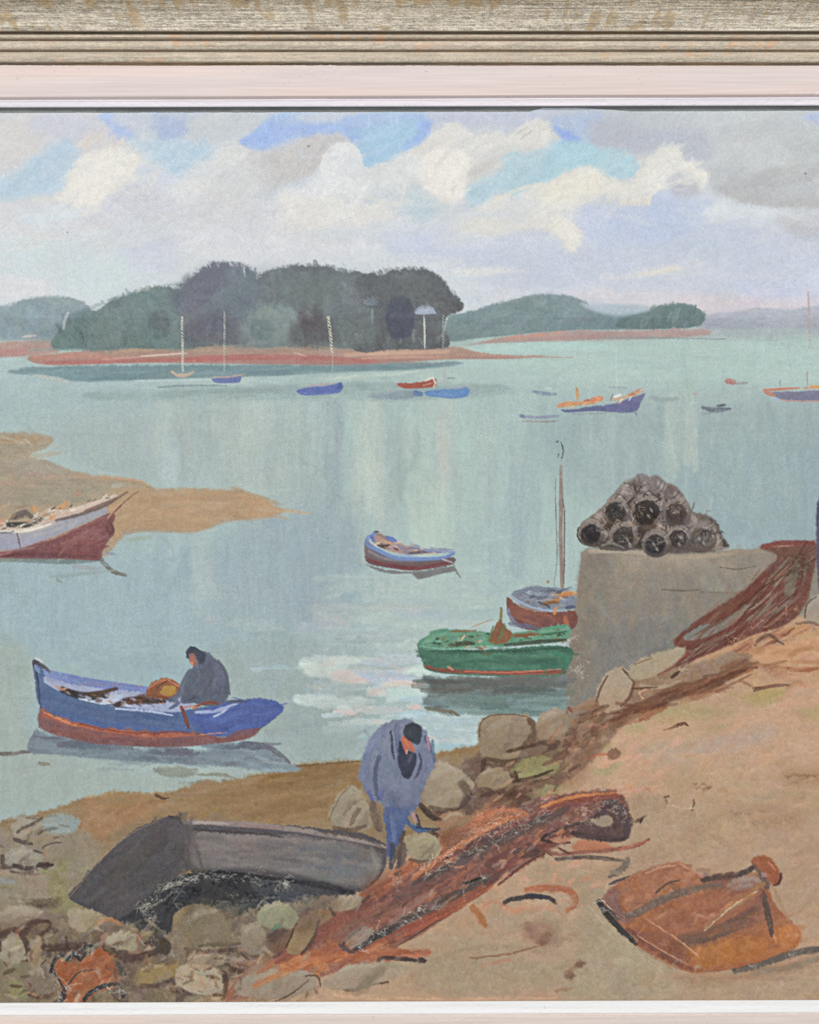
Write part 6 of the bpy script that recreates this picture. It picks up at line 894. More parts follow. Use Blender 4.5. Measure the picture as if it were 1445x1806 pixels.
for p, w, c, o in [([(1080, 1620), (1120, 1612), (1160, 1590), (1220, 1570), (1270, 1560)], 14, '6f6058', .85), ([(1200, 1655), (1240, 1645), (1300, 1625), (1340, 1600)], 16, '7b5c4c', .75), ([(1225, 1660), (1260, 1652), (1310, 1635)], 8, '6b564c', .7), ([(1108, 1640), (1150, 1670), (1200, 1700), (1220, 1708)], 11, '7d5244', .8), ([(1075, 1560), (1092, 1552), (1110, 1546)], 5, '4f4648', .9), ([(1140, 1540), (1165, 1530), (1190, 1528)], 4, 'cc9a84', .7), ([(1200, 1525), (1230, 1540), (1240, 1548)], 5, 'c49280', .7), ([(1158, 1575), (1175, 1560), (1200, 1552)], 4, '5f5048', .85), ([(1185, 1560), (1200, 1572)], 12, '70564a', .7), ([(1080, 1590), (1092, 1610), (1105, 1625)], 10, '8a6a64', .8), ([(1140, 1620), (1200, 1660), (1235, 1690)], 3, 'cc9878', .8), ([(1125, 1650), (1160, 1672), (1215, 1702)], 2.4, 'd0a080', .7), ([(1220, 1612), (1250, 1620)], 6, 'c98f78', .5), ([(1290, 1560), (1340, 1550)], 22, 'a89a8e', .7), ([(1270, 1578), (1300, 1560)], 9, 'a8705c', .7), ([(1240, 1600), (1300, 1580)], 10, 'a87460', .6)]:
    S(p, w, c, o, .5, .08, .05, h=.7)
squig([(1095, 1615), (1160, 1592), (1220, 1570)], 12, 46, .35, 'a89a88', 9, .6); squig([(1190, 1695), (1225, 1706)], 10, 26, .5, 'b0a090', 9, .6)
M('painted_rim', 'blackened lower left rim of the iron vessel', B)
S([(1056, 1590), (1070, 1612), (1095, 1640), (1122, 1664)], 10, '3b3a3a', .95, .3, h=1); S([(1050, 1592), (1062, 1588), (1080, 1606), (1092, 1618)], 1.8, 'd9d2c4', .9, h=1.2); S([(1062, 1600), (1085, 1612)], 7, '4a4446', .9); squig([(1060, 1600), (1110, 1650)], 9, 18, .2, 'b8b0a4', 12, .7)
M('painted_handle', 'thick rust brown handle with a knobbed end', B)
S([(1240, 1552), (1270, 1545), (1310, 1540), (1345, 1520)], 10, '5a4a44', .95, .35, h=.9); S([(1335, 1522), (1350, 1545), (1352, 1562)], 20, '6f5650', .9, .35, h=.9); F([(1325, 1516), (1340, 1510), (1358, 1512), (1372, 1530), (1380, 1545), (1374, 1558), (1362, 1562), (1350, 1545)], 'a06240', '9a5c44', soft=2.6, rag=2); S([(1378, 1540), (1374, 1558), (1364, 1562)], 5, '5a3c3c', .9); S([(1345, 1540), (1352, 1545)], 8, 'b38a86', .7); S([(1355, 1520), (1368, 1535)], 4, 'c98262', .8)
S([(1345, 1560), (1320, 1580), (1280, 1605), (1245, 1635)], 13, 'a37c58', .9, .35, h=.9); S([(1335, 1572), (1290, 1600), (1242, 1642)], 2, 'e0c8ac', .85, h=1.2); S([(1330, 1576), (1300, 1590), (1270, 1606)], 3, 'c47a50', .8); S([(1345, 1572), (1352, 1600), (1362, 1650)], 11, '5b4c46', .9, .35, h=.9); S([(1360, 1560), (1375, 1590), (1392, 1625)], 8, 'b08468', .7, .5); S([(1342, 1570), (1336, 1600)], 12, '8a5e58', .6, .5); S([(1285, 1625), (1300, 1618), (1330, 1600)], 10, '6b4f48', .7)
S([(1365, 1650), (1370, 1662)], 5, 'cf8c5c', .8, mark=False)
M('painted_shadow', 'dark curved shadow on the sand under the iron vessel')
S([(1295, 1712), (1340, 1702), (1400, 1682), (1440, 1675), (1500, 1680)], 12, '5d544e', .85, .5, h=.6); S([(1330, 1716), (1400, 1704), (1445, 1690), (1500, 1690)], 16, '8a7462', .6, .6); squig([(1320, 1702), (1390, 1682)], 7, 26, .3, 'b5aa9a', 9, .6); S([(1210, 1718), (1290, 1725), (1360, 1722)], 9, 'ad8a70', .55, .6, mark=False)
D([(1180, 1720), (1445, 1700), (1445, 1760), (1180, 1760)], 30, -5, 80, 10, ['a89781', '9e9280', 'b39f88'], .45, aj=6)
for p, c in [([(560, 1580), (600, 1590), (560, 1640), (520, 1640)], '6b564a'), ([(640, 1560), (690, 1530), (700, 1560), (650, 1590)], '7a4c3e'), ([(780, 1470), (830, 1465), (850, 1490), (790, 1500)], '6b4a3c'), ([(860, 1400), (940, 1390), (930, 1425), (870, 1425)], '664c42'), ([(1000, 1350), (1040, 1330), (1030, 1380), (990, 1390)], '8f6f5a'), ([(920, 1630), (975, 1630), (985, 1665), (930, 1660)], '836a5c'),
             ([(1180, 1720), (1300, 1715), (1420, 1690), (1380, 1720), (1240, 1735)], '8f7864'), ([(1130, 1500), (1190, 1510), (1100, 1545), (1070, 1530)], '9a8874'), ([(1290, 1420), (1420, 1430), (1400, 1460), (1300, 1450)], 'a08a74'), ([(1380, 1360), (1445, 1358), (1445, 1385), (1400, 1385)], '998068'), ([(0, 1620), (90, 1630), (60, 1650), (0, 1650)], '6b5a4e'), ([(200, 1690), (240, 1690), (235, 1740), (205, 1740)], '6f5d50')]:
    F(p, c, soft=16, rag=8, op=.5, mark=False, tex='i', jit=.08)
dabs([(880, 1540), (1040, 1500), (1060, 1560), (1020, 1620), (880, 1620)], 34, ['d39a80', 'c88a6c', 'd8a890', 'b98468'], 8, .5, -8, .6)
dabs([(960, 1400), (1120, 1385), (1150, 1400), (1120, 1420), (1100, 1402), (960, 1412)], 16, ['d08a68', 'dca084', 'c47a58'], 6, .6, -6, .8)
dabs([(880, 1340), (1020, 1310), (1010, 1390), (860, 1440)], 50, ['5a453c', '6d5246', 'c09a80', '8f8a60', '4c3c36', 'a88a70'], 8, .65, -25, .7)
dabs([(960, 1290), (1060, 1240), (1080, 1290), (980, 1340)], 36, ['8a6450', 'a5785e', '6b4e42', 'b08a70', 'c48e74'], 8, .6, -35, .6)
dabs([(W0, 1620), (220, 1640), (300, 1690), (220, 1700), (200, 1765), (W0, 1765)], 90, ['4f4038', 'b5a690', '7a6656', 'c6b7a0', '8f8c5c', 'a5745a', '5d4c42'], 8, .6, None, .8)
dabs([(220, 1690), (480, 1670), (520, 1700), (400, 1765), (220, 1765)], 70, ['57463c', 'b0a088', '7d6a58', 'b8846a', 'c2b49c', '66564a'], 8, .55, None, .7)
dabs([(0, 1440), (120, 1440), (110, 1600), (0, 1640)], 46, ['6b5f52', 'b4a994', '8f8f5e', '5a4d44', 'c2b6a2', 'c09a7c'], 7, .5, -10, .6)
dabs([(640, 1590), (840, 1480), (1000, 1420), (1010, 1460), (860, 1550), (700, 1650)], 90, ['4c4341', 'a8664a', '8d5a4c', 'd08a5c', '6a5450', '5c3c36', 'b89a88'], 8, .6, -32, .9)
dabs([(1070, 1580), (1110, 1545), (1190, 1525), (1300, 1545), (1345, 1560), (1400, 1650), (1290, 1705), (1200, 1705), (1130, 1665)], 90, ['c08260', '8a5844', 'b06a40', '7c6258', 'cc9478', '96664a', 'b87c50'], 9, .45, -25, .7)
for p, w, c, o in [([(730, 1548), (800, 1498), (880, 1452), (930, 1436)], 9, 'cf7f54', .75), ([(840, 1446), (885, 1428), (925, 1432)], 10, 'c67a56', .7), ([(955, 1424), (1010, 1406), (1085, 1398)], 6, 'd28a58', .8), ([(450, 1738), (530, 1702), (610, 1682)], 15, 'c67c4e', .65), ([(560, 1700), (575, 1712)], 20, 'cc8450', .55), ([(680, 1562), (700, 1548)], 14, 'bf7048', .6), ([(700, 1655), (790, 1612), (870, 1560)], 6, 'b8664a', .6)]:
    S(p, w, c, o, .7, .14, .2, mark=False, h=.9)
squig([(740, 1540), (820, 1485), (920, 1440)], 22, 90, .25, 'e0c2a4', 12, .8)
# ---- stooping man
B = M('painted_person', 'man in a long blue smock bending forward among the foreground rocks')
F([(634, 1372), (638, 1340), (650, 1305), (672, 1282), (700, 1270), (730, 1272), (752, 1292), (764, 1320), (768, 1350), (756, 1370), (745, 1395), (738, 1420), (722, 1440), (714, 1462), (706, 1485), (688, 1478), (680, 1450), (676, 1420), (660, 1412), (645, 1395)], '7f88a2', '727c9a', soft=2.2, rag=2, jit=.05)
D([(650, 1310), (700, 1280), (755, 1310), (755, 1360), (720, 1430), (680, 1400), (645, 1380)], 60, 95, 34, 7, ['8790a8', '747e98', '8c93a4', '7884a4', '6a7492'], .5, aj=14, mark=True)
for p, w, c in [([(640, 1370), (645, 1340), (660, 1308), (685, 1284)], 8, '7683ac'), ([(668, 1335), (662, 1370), (668, 1410)], 8, '545f80'), ([(690, 1290), (692, 1320), (695, 1338)], 4, '3d4358'), ([(740, 1330), (742, 1350), (734, 1370)], 5, '48506c'), ([(750, 1300), (764, 1330), (766, 1345)], 5, '5b648c'), ([(764, 1306), (766, 1330)], 5, '5c8494'), ([(700, 1278), (704, 1330), (715, 1370)], 10, '6a7494'), ([(690, 1400), (700, 1430), (712, 1430), (730, 1420)], 14, '5f7096'), ([(675, 1395), (672, 1412)], 7, '5a66a0'), ([(755, 1300), (758, 1322)], 5, 'b58c96'), ([(640, 1330), (652, 1300)], 4, '8c98c0'), ([(660, 1418), (650, 1395)], 6, '5c68a4')]:
    S(p, w, c, .85, .4, .07, h=.6)
M('painted_legs', 'bright blue trousers and dark boots of the stooping man', B)
F([(678, 1425), (720, 1430), (716, 1450), (705, 1480), (698, 1500), (690, 1520), (682, 1500), (680, 1465)], '56699c', '4b5e96', soft=2.5, rag=2); S([(690, 1440), (696, 1470), (692, 1490)], 10, '6478a8', .8); S([(718, 1448), (730, 1460), (752, 1465)], 10, '4a6a9c', .9); S([(735, 1460), (760, 1462)], 4, '2f4668', .8); S([(728, 1435), (735, 1450)], 7, 'b08c94', .8)
S([(692, 1490), (694, 1510), (690, 1530)], 12, '4c4850', .85, .5); S([(712, 1468), (704, 1500), (706, 1535)], 9, '4f4440', .8, .5, dry=.1)
M('painted_scarf', 'black scarf hanging from the neck', B)
F([(702, 1325), (706, 1305), (716, 1320), (728, 1325), (735, 1330), (732, 1352), (722, 1374), (712, 1372), (704, 1350)], '41455a', soft=2, rag=1.5); S([(728, 1328), (720, 1345)], 5, '6a5a6c', .6)
M('painted_head', 'bowed dark-haired head of the stooping man with orange-lit face', B)
F([(708, 1300), (720, 1298), (730, 1315), (730, 1328), (722, 1322), (716, 1330), (712, 1318)], 'b86e58', soft=1.6, rag=1.2); F([(711, 1292), (716, 1278), (730, 1274), (742, 1282), (744, 1300), (738, 1314), (728, 1310), (716, 1302)], '454c52', soft=2, rag=1.6); S([(712, 1302), (722, 1316)], 4, 'd07c60', .9, h=.9); S([(718, 1322), (718, 1330)], 2, 'd9a090', .9)
M('painted_shadow', 'dark brown shadow between stones either side of the stooping man')
S([(658, 1420), (664, 1445), (668, 1462)], 16, '6a5850', .85, .5, dry=.08); S([(712, 1490), (708, 1520), (698, 1540)], 14, '594b48', .8, .5, dry=.1); squig([(690, 1510), (700, 1545)], 20, 26, .4, 'b0a498', 10, .7); squig([(668, 1425), (668, 1470)], 12, 14, .4, 'a89890', 9, .5)
S([(686, 1545), (700, 1535), (720, 1525)], 5, 'c07a58', .7, mark=False)
# ---- old dry paint: broken edges over the weave, and an all-over web of small brush marks
def blur(A, n):
    for _ in range(n):
        A = (np.roll(A, 1, 0)+A*2+np.roll(A, -1, 0))/4; A = (np.roll(A, 1, 1)+A*2+np.roll(A, -1, 1))/4
    return A
def smp(A, y, x):
    y = np.clip(y, 0, PH-1.001); x = np.clip(x, 0, PW-1.001); yi = y.astype(int); xi = x.astype(int)
    fy = y-yi; fx = x-xi
    if A.ndim == 3: fy = fy[..., None]; fx = fx[..., None]
    return ((A[yi, xi]*(1-fx)+A[yi, xi+1]*fx)*(1-fy)+(A[yi+1, xi]*(1-fx)+A[yi+1, xi+1]*fx)*fy).astype(np.float32)
def web(n, wmin, wmax, op, thr):
    """short strokes that pick up the colour under them and follow the forms"""
    global cur
    G = blur(COL.mean(2), 8); gy, gx = np.gradient(G)
    loc = blur((COL.mean(2)-G)**2, 6)
    for _ in range(n):
        i = rng.integers(4, PH-5); j = rng.integers(4, PW-5)
        if loc[i, j] > thr: continue
        x = XX[i, j]; y = YY[i, j]
        g = math.hypot(gx[i, j], gy[i, j])
        if g > .0016: a = math.atan2(gx[i, j], -gy[i, j])+rng.normal()*.15
        elif y < 560: a = math.radians(-30 if y < 360 else -8)+rng.normal()*.5
        elif y < 1300 and IDS[i, j] == 2: a = math.radians(90 if y < 1100 and rng.random() < .7 else 0)+rng.normal()*.06
        else: a = math.radians(-14)+rng.normal()*.6
        w = rng.uniform(wmin, wmax)*(1.3 if y < 520 else 1); amp = .008 if y < 520 else (.012 if IDS[i, j] == 2 else .03); l = w*rng.uniform(1.2, 2.6)
        c = COL[i, j]+rng.normal()*amp+rng.normal(size=3)*amp*.45
        S([(x-math.cos(a)*l, y-math.sin(a)*l), (x, y), (x+math.cos(a)*l, y+math.sin(a)*l)], w, c.astype(np.float32), op*rng.uniform(.5, 1)*(.6 if y < 520 else 1), .8, .06, rng.uniform(0, .25), mark=False, h=.55, step=14, rag=.35, bil=.11)
web(5200, 7, 17, .55, .0006)
web(3600, 3.5, 8, .6, .0014)
wv = (WEAVE-.5)
am = 5+5*np.clip((YY-1180)/120, 0, 1)
dy_ = (NI*am+NF*2.2+wv*2.2)*RS; dx_ = (np.roll(NI, 311, 1)*am+np.roll(NF, 97, 0)*2.2-wv*1.8)*RS
det = np.clip(1-blur(np.abs(COL.mean(2)-blur(COL.mean(2), 3)), 2)*22, .38, 1)    # keep the fine drawing crisper
COL = smp(COL, yy+dy_*det, xx+dx_*det)
HGT = smp(HGT, yy+dy_*det, xx+dx_*det)
IDS = IDS[np.clip((yy+dy_*det+.5).astype(int), 0, PH-1), np.clip((xx+dx_*det+.5).astype(int), 0, PW-1)]
COL = COL*.6+blur(COL, 1)*.4
# aged varnish: cool pigments greyed
L_ = COL.mean(2, keepdims=True); cool = np.clip((np.maximum(COL[..., 1], COL[..., 2])-COL[..., 0])*9, 0, 1)[..., None]
sat_ = np.clip((COL.max(2)-COL.min(2))*1.2-.12, 0, .28)[..., None]*.2
k_ = (1-cool*(np.where(YY[..., None] < 560, .16, .26)+sat_*(YY[..., None] > 560)))*(1-(1-cool)*np.where(YY[..., None] < 1000, .16, .06))
COL = L_+(COL-L_)*k_-cool*np.where(YY[..., None] < 560, -.008, .012)
# pigment mix trims per motif (ochre in the sand and quay, umber in the net and wet mud)
def trim(key, d, exact=False):
    ks = [i+1 for i, m in enumerate(MOTIFS) if key in (m[0], m[1] or '')]
    m = blur(np.isin(IDS, ks).astype(np.float32), 3)[..., None]
    global COL
    COL = COL+m*np.array(d, np.float32)/255
trim('painted_lobster_pot', (-9, -11, -12)); trim('painted_pot_pile', (-4, -7, -9)); trim('painted_beach', (12, 1, -5)); trim('painted_quay', (-5, -10, -17)); trim('painted_mudflat', (-12, -15, -12)); trim('painted_net', (-24, -23, -25))
trim('broad dark tree mass with rounded top in the middle of the island', (13, 8, 8)); trim('darkest tree clump with overhanging crown at the right end of the island', (14, 9, 8)); trim('brown-black bush left of the small leaning mast on the island', (16, 10, 10))
trim('highest dark purple-grey tree mass of the island at centre left', (9, 5, 6)); trim('large squarish boulder at the water edge below the green boat', (-14, -16, -17)); trim('painted_water', (-2, -4, -4)); trim('painted_slope', (-4, -8, -10))
trim('smooth round pale grey stone near the bottom edge', (8, 0, -6)); trim('painted_rust_net', (-4, -2, 0)); trim('painted_stone', (2, -2, -6))
m_ = np.clip((XX-1180)/80, 0, 1)*np.clip((400-YY)/30, 0, 1)*np.clip((YY-180)/20, 0, 1); COL = COL+(m_*.03)[..., None]*np.array([1.1, 1, .5], np.float32)
# ---- dark recess below the top slip, its shade painted on the canvas
M('gap_shade', 'dark gap strip below the top slip, shade painted on the canvas edge')
t = (XX-0)/1445; lo = 199.5-4*t
lo = lo-6.5*np.clip((XX-935)/22, 0, 1)*np.clip((1115-XX)/90, 0, 1)+NF*1.2+NHH*1.0
a = np.clip((lo-YY)/1.2+.5, 0, 1).astype(np.float32)
put((slice(0, PH), slice(0, PW)), a, (rgb('7e8280')+NHH[..., None]*.10+((XX < 170)*.05)[..., None]).astype(np.float32), .1)
cur = 0
# slow tonal drift of old paint
COL += (NB*.018)[..., None]
COL = COL+.55*(COL-blur(COL, 3))
cl_ = np.clip((YY-900)/300, 0, 1)[..., None]; COL = COL+(.10+.16*cl_)*(COL-blur(COL, 60))
COL = np.clip(COL, .06, .93)
# ---------------------------------------------------------------- turn it into objects
def srgb2lin(c):
    c = np.clip(c, 0, 1)
    return np.where(c <= .04045, c/12.92, ((c+.055)/1.055)**2.4)
def paint_mat(name, rough, spec, coat=0.):
    m = bpy.data.materials.new(name); m.use_nodes = True; nt = m.node_tree; b = nt.nodes['Principled BSDF']
    at = nt.nodes.new('ShaderNodeAttribute'); at.attribute_name = 'pigment'
    nz = nt.nodes.new('ShaderNodeTexNoise'); tc = nt.nodes.new('ShaderNodeTexCoord')
    nz.inputs['Scale'].default_value = 900; nz.inputs['Detail'].default_value = 3
    nt.links.new(tc.outputs['Object'], nz.inputs['Vector'])
    mr = nt.nodes.new('ShaderNodeMapRange'); mr.inputs[3].default_value = rough-.12; mr.inputs[4].default_value = rough+.12
    nt.links.new(nz.outputs['Fac'], mr.inputs[0]); nt.links.new(mr.outputs[0], b.inputs['Roughness'])
    bp = nt.nodes.new('ShaderNodeBump'); bp.inputs['Strength'].default_value = .25; bp.inputs['Distance'].default_value = .0003
    nt.links.new(nz.outputs['Fac'], bp.inputs['Height']); nt.links.new(bp.outputs[0], b.inputs['Normal'])
    nt.links.new(at.outputs['Color'], b.inputs['Base Color'])
    b.inputs['Specular IOR Level'].default_value = spec
    return m
def plain_mat(name, col, rough=.8, sc=30):
    m = bpy.data.materials.new(name); m.use_nodes = True; nt = m.node_tree; b = nt.nodes['Principled BSDF']
    nz = nt.nodes.new('ShaderNodeTexNoise'); nz.inputs['Scale'].default_value = sc; nz.inputs['Detail'].default_value = 5
    tc = nt.nodes.new('ShaderNodeTexCoord'); nt.links.new(tc.outputs['Object'], nz.inputs['Vector'])
    r = nt.nodes.new('ShaderNodeValToRGB')
    r.color_ramp.elements[0].color = tuple(c*.85 for c in col)+(1,); r.color_ramp.elements[1].color = tuple(min(1, c*1.1) for c in col)+(1,)
    nt.links.new(nz.outputs['Fac'], r.inputs[0]); nt.links.new(r.outputs[0], b.inputs['Base Color'])
    b.inputs['Roughness'].default_value = rough
    return m
def mesh_np(name, V, Fq, colr, mat, parent):
    me = bpy.data.meshes.new(name)
    me.vertices.add(len(V)); me.vertices.foreach_set('co', V.astype(np.float32).ravel())
    n = len(Fq)
    me.loops.add(n*4); me.loops.foreach_set('vertex_index', Fq.astype(np.int32).ravel())
    me.polygons.add(n); me.polygons.foreach_set('loop_start', np.arange(0, n*4, 4, dtype=np.int32))
    me.polygons.foreach_set('loop_total', np.full(n, 4, np.int32))
    me.polygons.foreach_set('use_smooth', np.ones(n, bool))
    me.update(calc_edges=True)
    if colr is not None:
        a = me.color_attributes.new('pigment', 'FLOAT_COLOR', 'POINT')
        a.data.foreach_set('color', np.concatenate([colr, np.ones((len(colr), 1))], 1).astype(np.float32).ravel())
    me.materials.append(mat)
    o = bpy.data.objects.new(name, me); C.objects.link(o); o.parent = parent
    return o
def empty(name, loc=(0, 0, 0)):
    o = bpy.data.objects.new(name, None); C.objects.link(o); o.location = loc; o.empty_display_size = .05
    return o
PAINT = paint_mat('oil_paint', .62, .22)
FRAMEM = paint_mat('distressed_frame_paint', .7, .2)
WHITEM = paint_mat('brushed_white_paint', .6, .25)
CANV = plain_mat('raw_linen', (.45, .38, .28), .9, 400)
WOOD = plain_mat('pine_wood', (.42, .30, .18), .7, 60)
# --- wall behind
def boxmesh(name, x0, x1, y0, y1, z0, z1, mat, parent=None):
    V = np.array([(x, y, z) for x in (x0, x1) for y in (y0, y1) for z in (z0, z1)])
    Fq = np.array([(0, 1, 3, 2), (4, 6, 7, 5), (0, 4, 5, 1), (2, 3, 7, 6), (0, 2, 6, 4), (1, 5, 7, 3)])
    o = mesh_np(name, V, Fq, None, mat, parent); o.data.polygons.foreach_set('use_smooth', np.zeros(6, bool)); return o
wall = boxmesh('wall', -4, 4, .030, .13, -2.2, 2.6, plain_mat('matte_wall_paint', (.62, .61, .59), .9, 6)); wall['kind'] = 'structure'
# --- the painting
root = empty('oil_painting', (0, 0, (903-1770)*U))
root['label'] = 'oil painting of a calm harbour with moored boats, wooded island and fishermen'
root['category'] = 'painting'
oz = -(903-1770)*U
def wx(px): return (px-722.5)*U
def wz(py): return (903-py)*U+oz
boxmesh('stretched_canvas', wx(PX0-3), wx(PX1+3), .0012, .016, wz(PY1+3), wz(PY0-3), CANV, root)
weave = (WEAVE-.5)
sub = np.clip((NB+.5)*1.6, .45, 1)
COL += (weave*.12*sub+NF*.05)[..., None]
HGT = HGT+weave*.3
HGT = HGT+NI*.25
# despeckle ids
for _ in range(2):
    I = IDS; l = np.roll(I, 1, 1); r_ = np.roll(I, -1, 1); u_ = np.roll(I, 1, 0); d_ = np.roll(I, -1, 0)
    cnt = (l == I)*1+(r_ == I)*1+(u_ == I)*1+(d_ == I)*1
    IDS = np.where(cnt <= 1, np.where(l == r_, l, np.where(u_ == d_, u_, l)), I)
Q = IDS[:-1, :-1]
idx = np.arange(PH*PW).reshape(PH, PW)
QV = np.stack([idx[:-1, :-1], idx[1:, :-1], idx[1:, 1:], idx[:-1, 1:]], -1)
VX = wx(XX).ravel(); VZ = wz(YY).ravel(); VY = (-HGT*U*.55).ravel()
LIN = srgb2lin(COL).reshape(-1, 3)
made = {}
def build_motif(k):
    if k in made: return made[k]
    name, label, par, _ = MOTIFS[k-1]
    m = (Q == k)
    if k == 1: m = m | (Q == 0)
    p = root
    if par:
        p = build_motif(par) or root
    q = QV[m]
    if len(q) < 5:
        made[k] = None; return None
    used, inv = np.unique(q.ravel(), return_inverse=True)
    V = np.stack([VX[used], VY[used], VZ[used]], 1)
    o = mesh_np(name, V, inv.reshape(-1, 4), LIN[used], PAINT, p)
    if label: o['label'] = label
    made[k] = o; return o
for k in range(1, len(MOTIFS)+1): build_motif(k)
# --- the frame
fr = empty('picture_frame', (0, 0, (903-1960)*U))
fr['label'] = 'distressed grey and gold wooden frame with pinkish white inner band around the harbour painting'
fr['category'] = 'picture frame'
foz = -(903-1960)*U
def par_(px, py, d):                           # real position of a point seen at px,py standing d metres in front of the canvas
    f = (CAM_D-d)/CAM_D
    return (px-722.5)*U*f, -d, (903-py)*U*f+foz
# a level is (top_left, top_right, bottom_left, bottom_right, side_offset, depth_mm); tops/bottoms given at x=0 and x=1445
def lv(t0, t1, b0, b1, s, d): return (t0, t1, b0, b1, s, d/1000)
SX0, SX1 = -128, 1573
def corners(L):
    t0, t1, b0, b1, s, d = L
    xl, xr = SX0-s, SX1+s
    T = lambda x: t0+(t1-t0)*x/1445; B = lambda x: b0+(b1-b0)*x/1445
    return {'tl': par_(xl, T(xl), d), 'tr': par_(xr, T(xr), d), 'bl': par_(xl, B(xl), d), 'br': par_(xr, B(xr), d)}
def rail(name, side, levels, step, colf, hf, mat, label=None):
    """levels outward from the sight edge; grid between them"""
    rows = []; S_ = []; D_ = []
    a, b = {'top': ('tl', 'tr'), 'bottom': ('bl', 'br'), 'left': ('tl', 'bl'), 'right': ('tr', 'br')}[side]
    s0 = 0
    for i in range(len(levels)-1):
        A = levels[i]; Bv = levels[i+1]
        ln = math.hypot(abs(A[0]-Bv[0]) if side != 'bottom' else abs(A[2]-Bv[2]), (A[5]-Bv[5])/U)
        k = max(1, int(ln/step))
        for j in range(k+(i == len(levels)-2)):
            t = j/k; rows.append(tuple(A[q]*(1-t)+Bv[q]*t for q in range(6))); S_.append(s0+ln*t); D_.append(i+t)
        s0 += ln
    n = int((1750 if side in ('top', 'bottom') else 1600)/step)
    t = np.linspace(0, 1, n+1)
    P = np.zeros((len(rows), n+1, 3))
    for i, r in enumerate(rows):
        c = corners(r); p = np.array(c[a]); q = np.array(c[b])
        P[i] = p*(1-t[:, None])+q*t[:, None]
    S2 = np.array(S_)[:, None]*np.ones((1, n+1)); L2 = np.array(D_)[:, None]*np.ones((1, n+1)); T2 = t[None]*np.ones((len(rows), 1))*n*step
    col = colf(S2, T2, L2, len(rows), n+1, step); h = hf(S2, T2, L2, len(rows), n+1, step)
    P[..., 1] -= h*U
    if side in ('top', 'bottom'): P[..., 2] += (h*.3)*U*(-1 if side == 'top' else 1)
    ii = np.arange(P.shape[0]*P.shape[1]).reshape(P.shape[:2])
    Fq = np.stack([ii[:-1, :-1], ii[1:, :-1], ii[1:, 1:], ii[:-1, 1:]], -1).reshape(-1, 4)
    if side in ('top', 'right'): Fq = Fq[:, ::-1]
    o = mesh_np(name, P.reshape(-1, 3), Fq, srgb2lin(np.clip(col, .03, .95)).reshape(-1, 3), mat, fr)
    if label: o['label'] = label
    return o
def cols(*a): return np.array(a, np.float32)/255
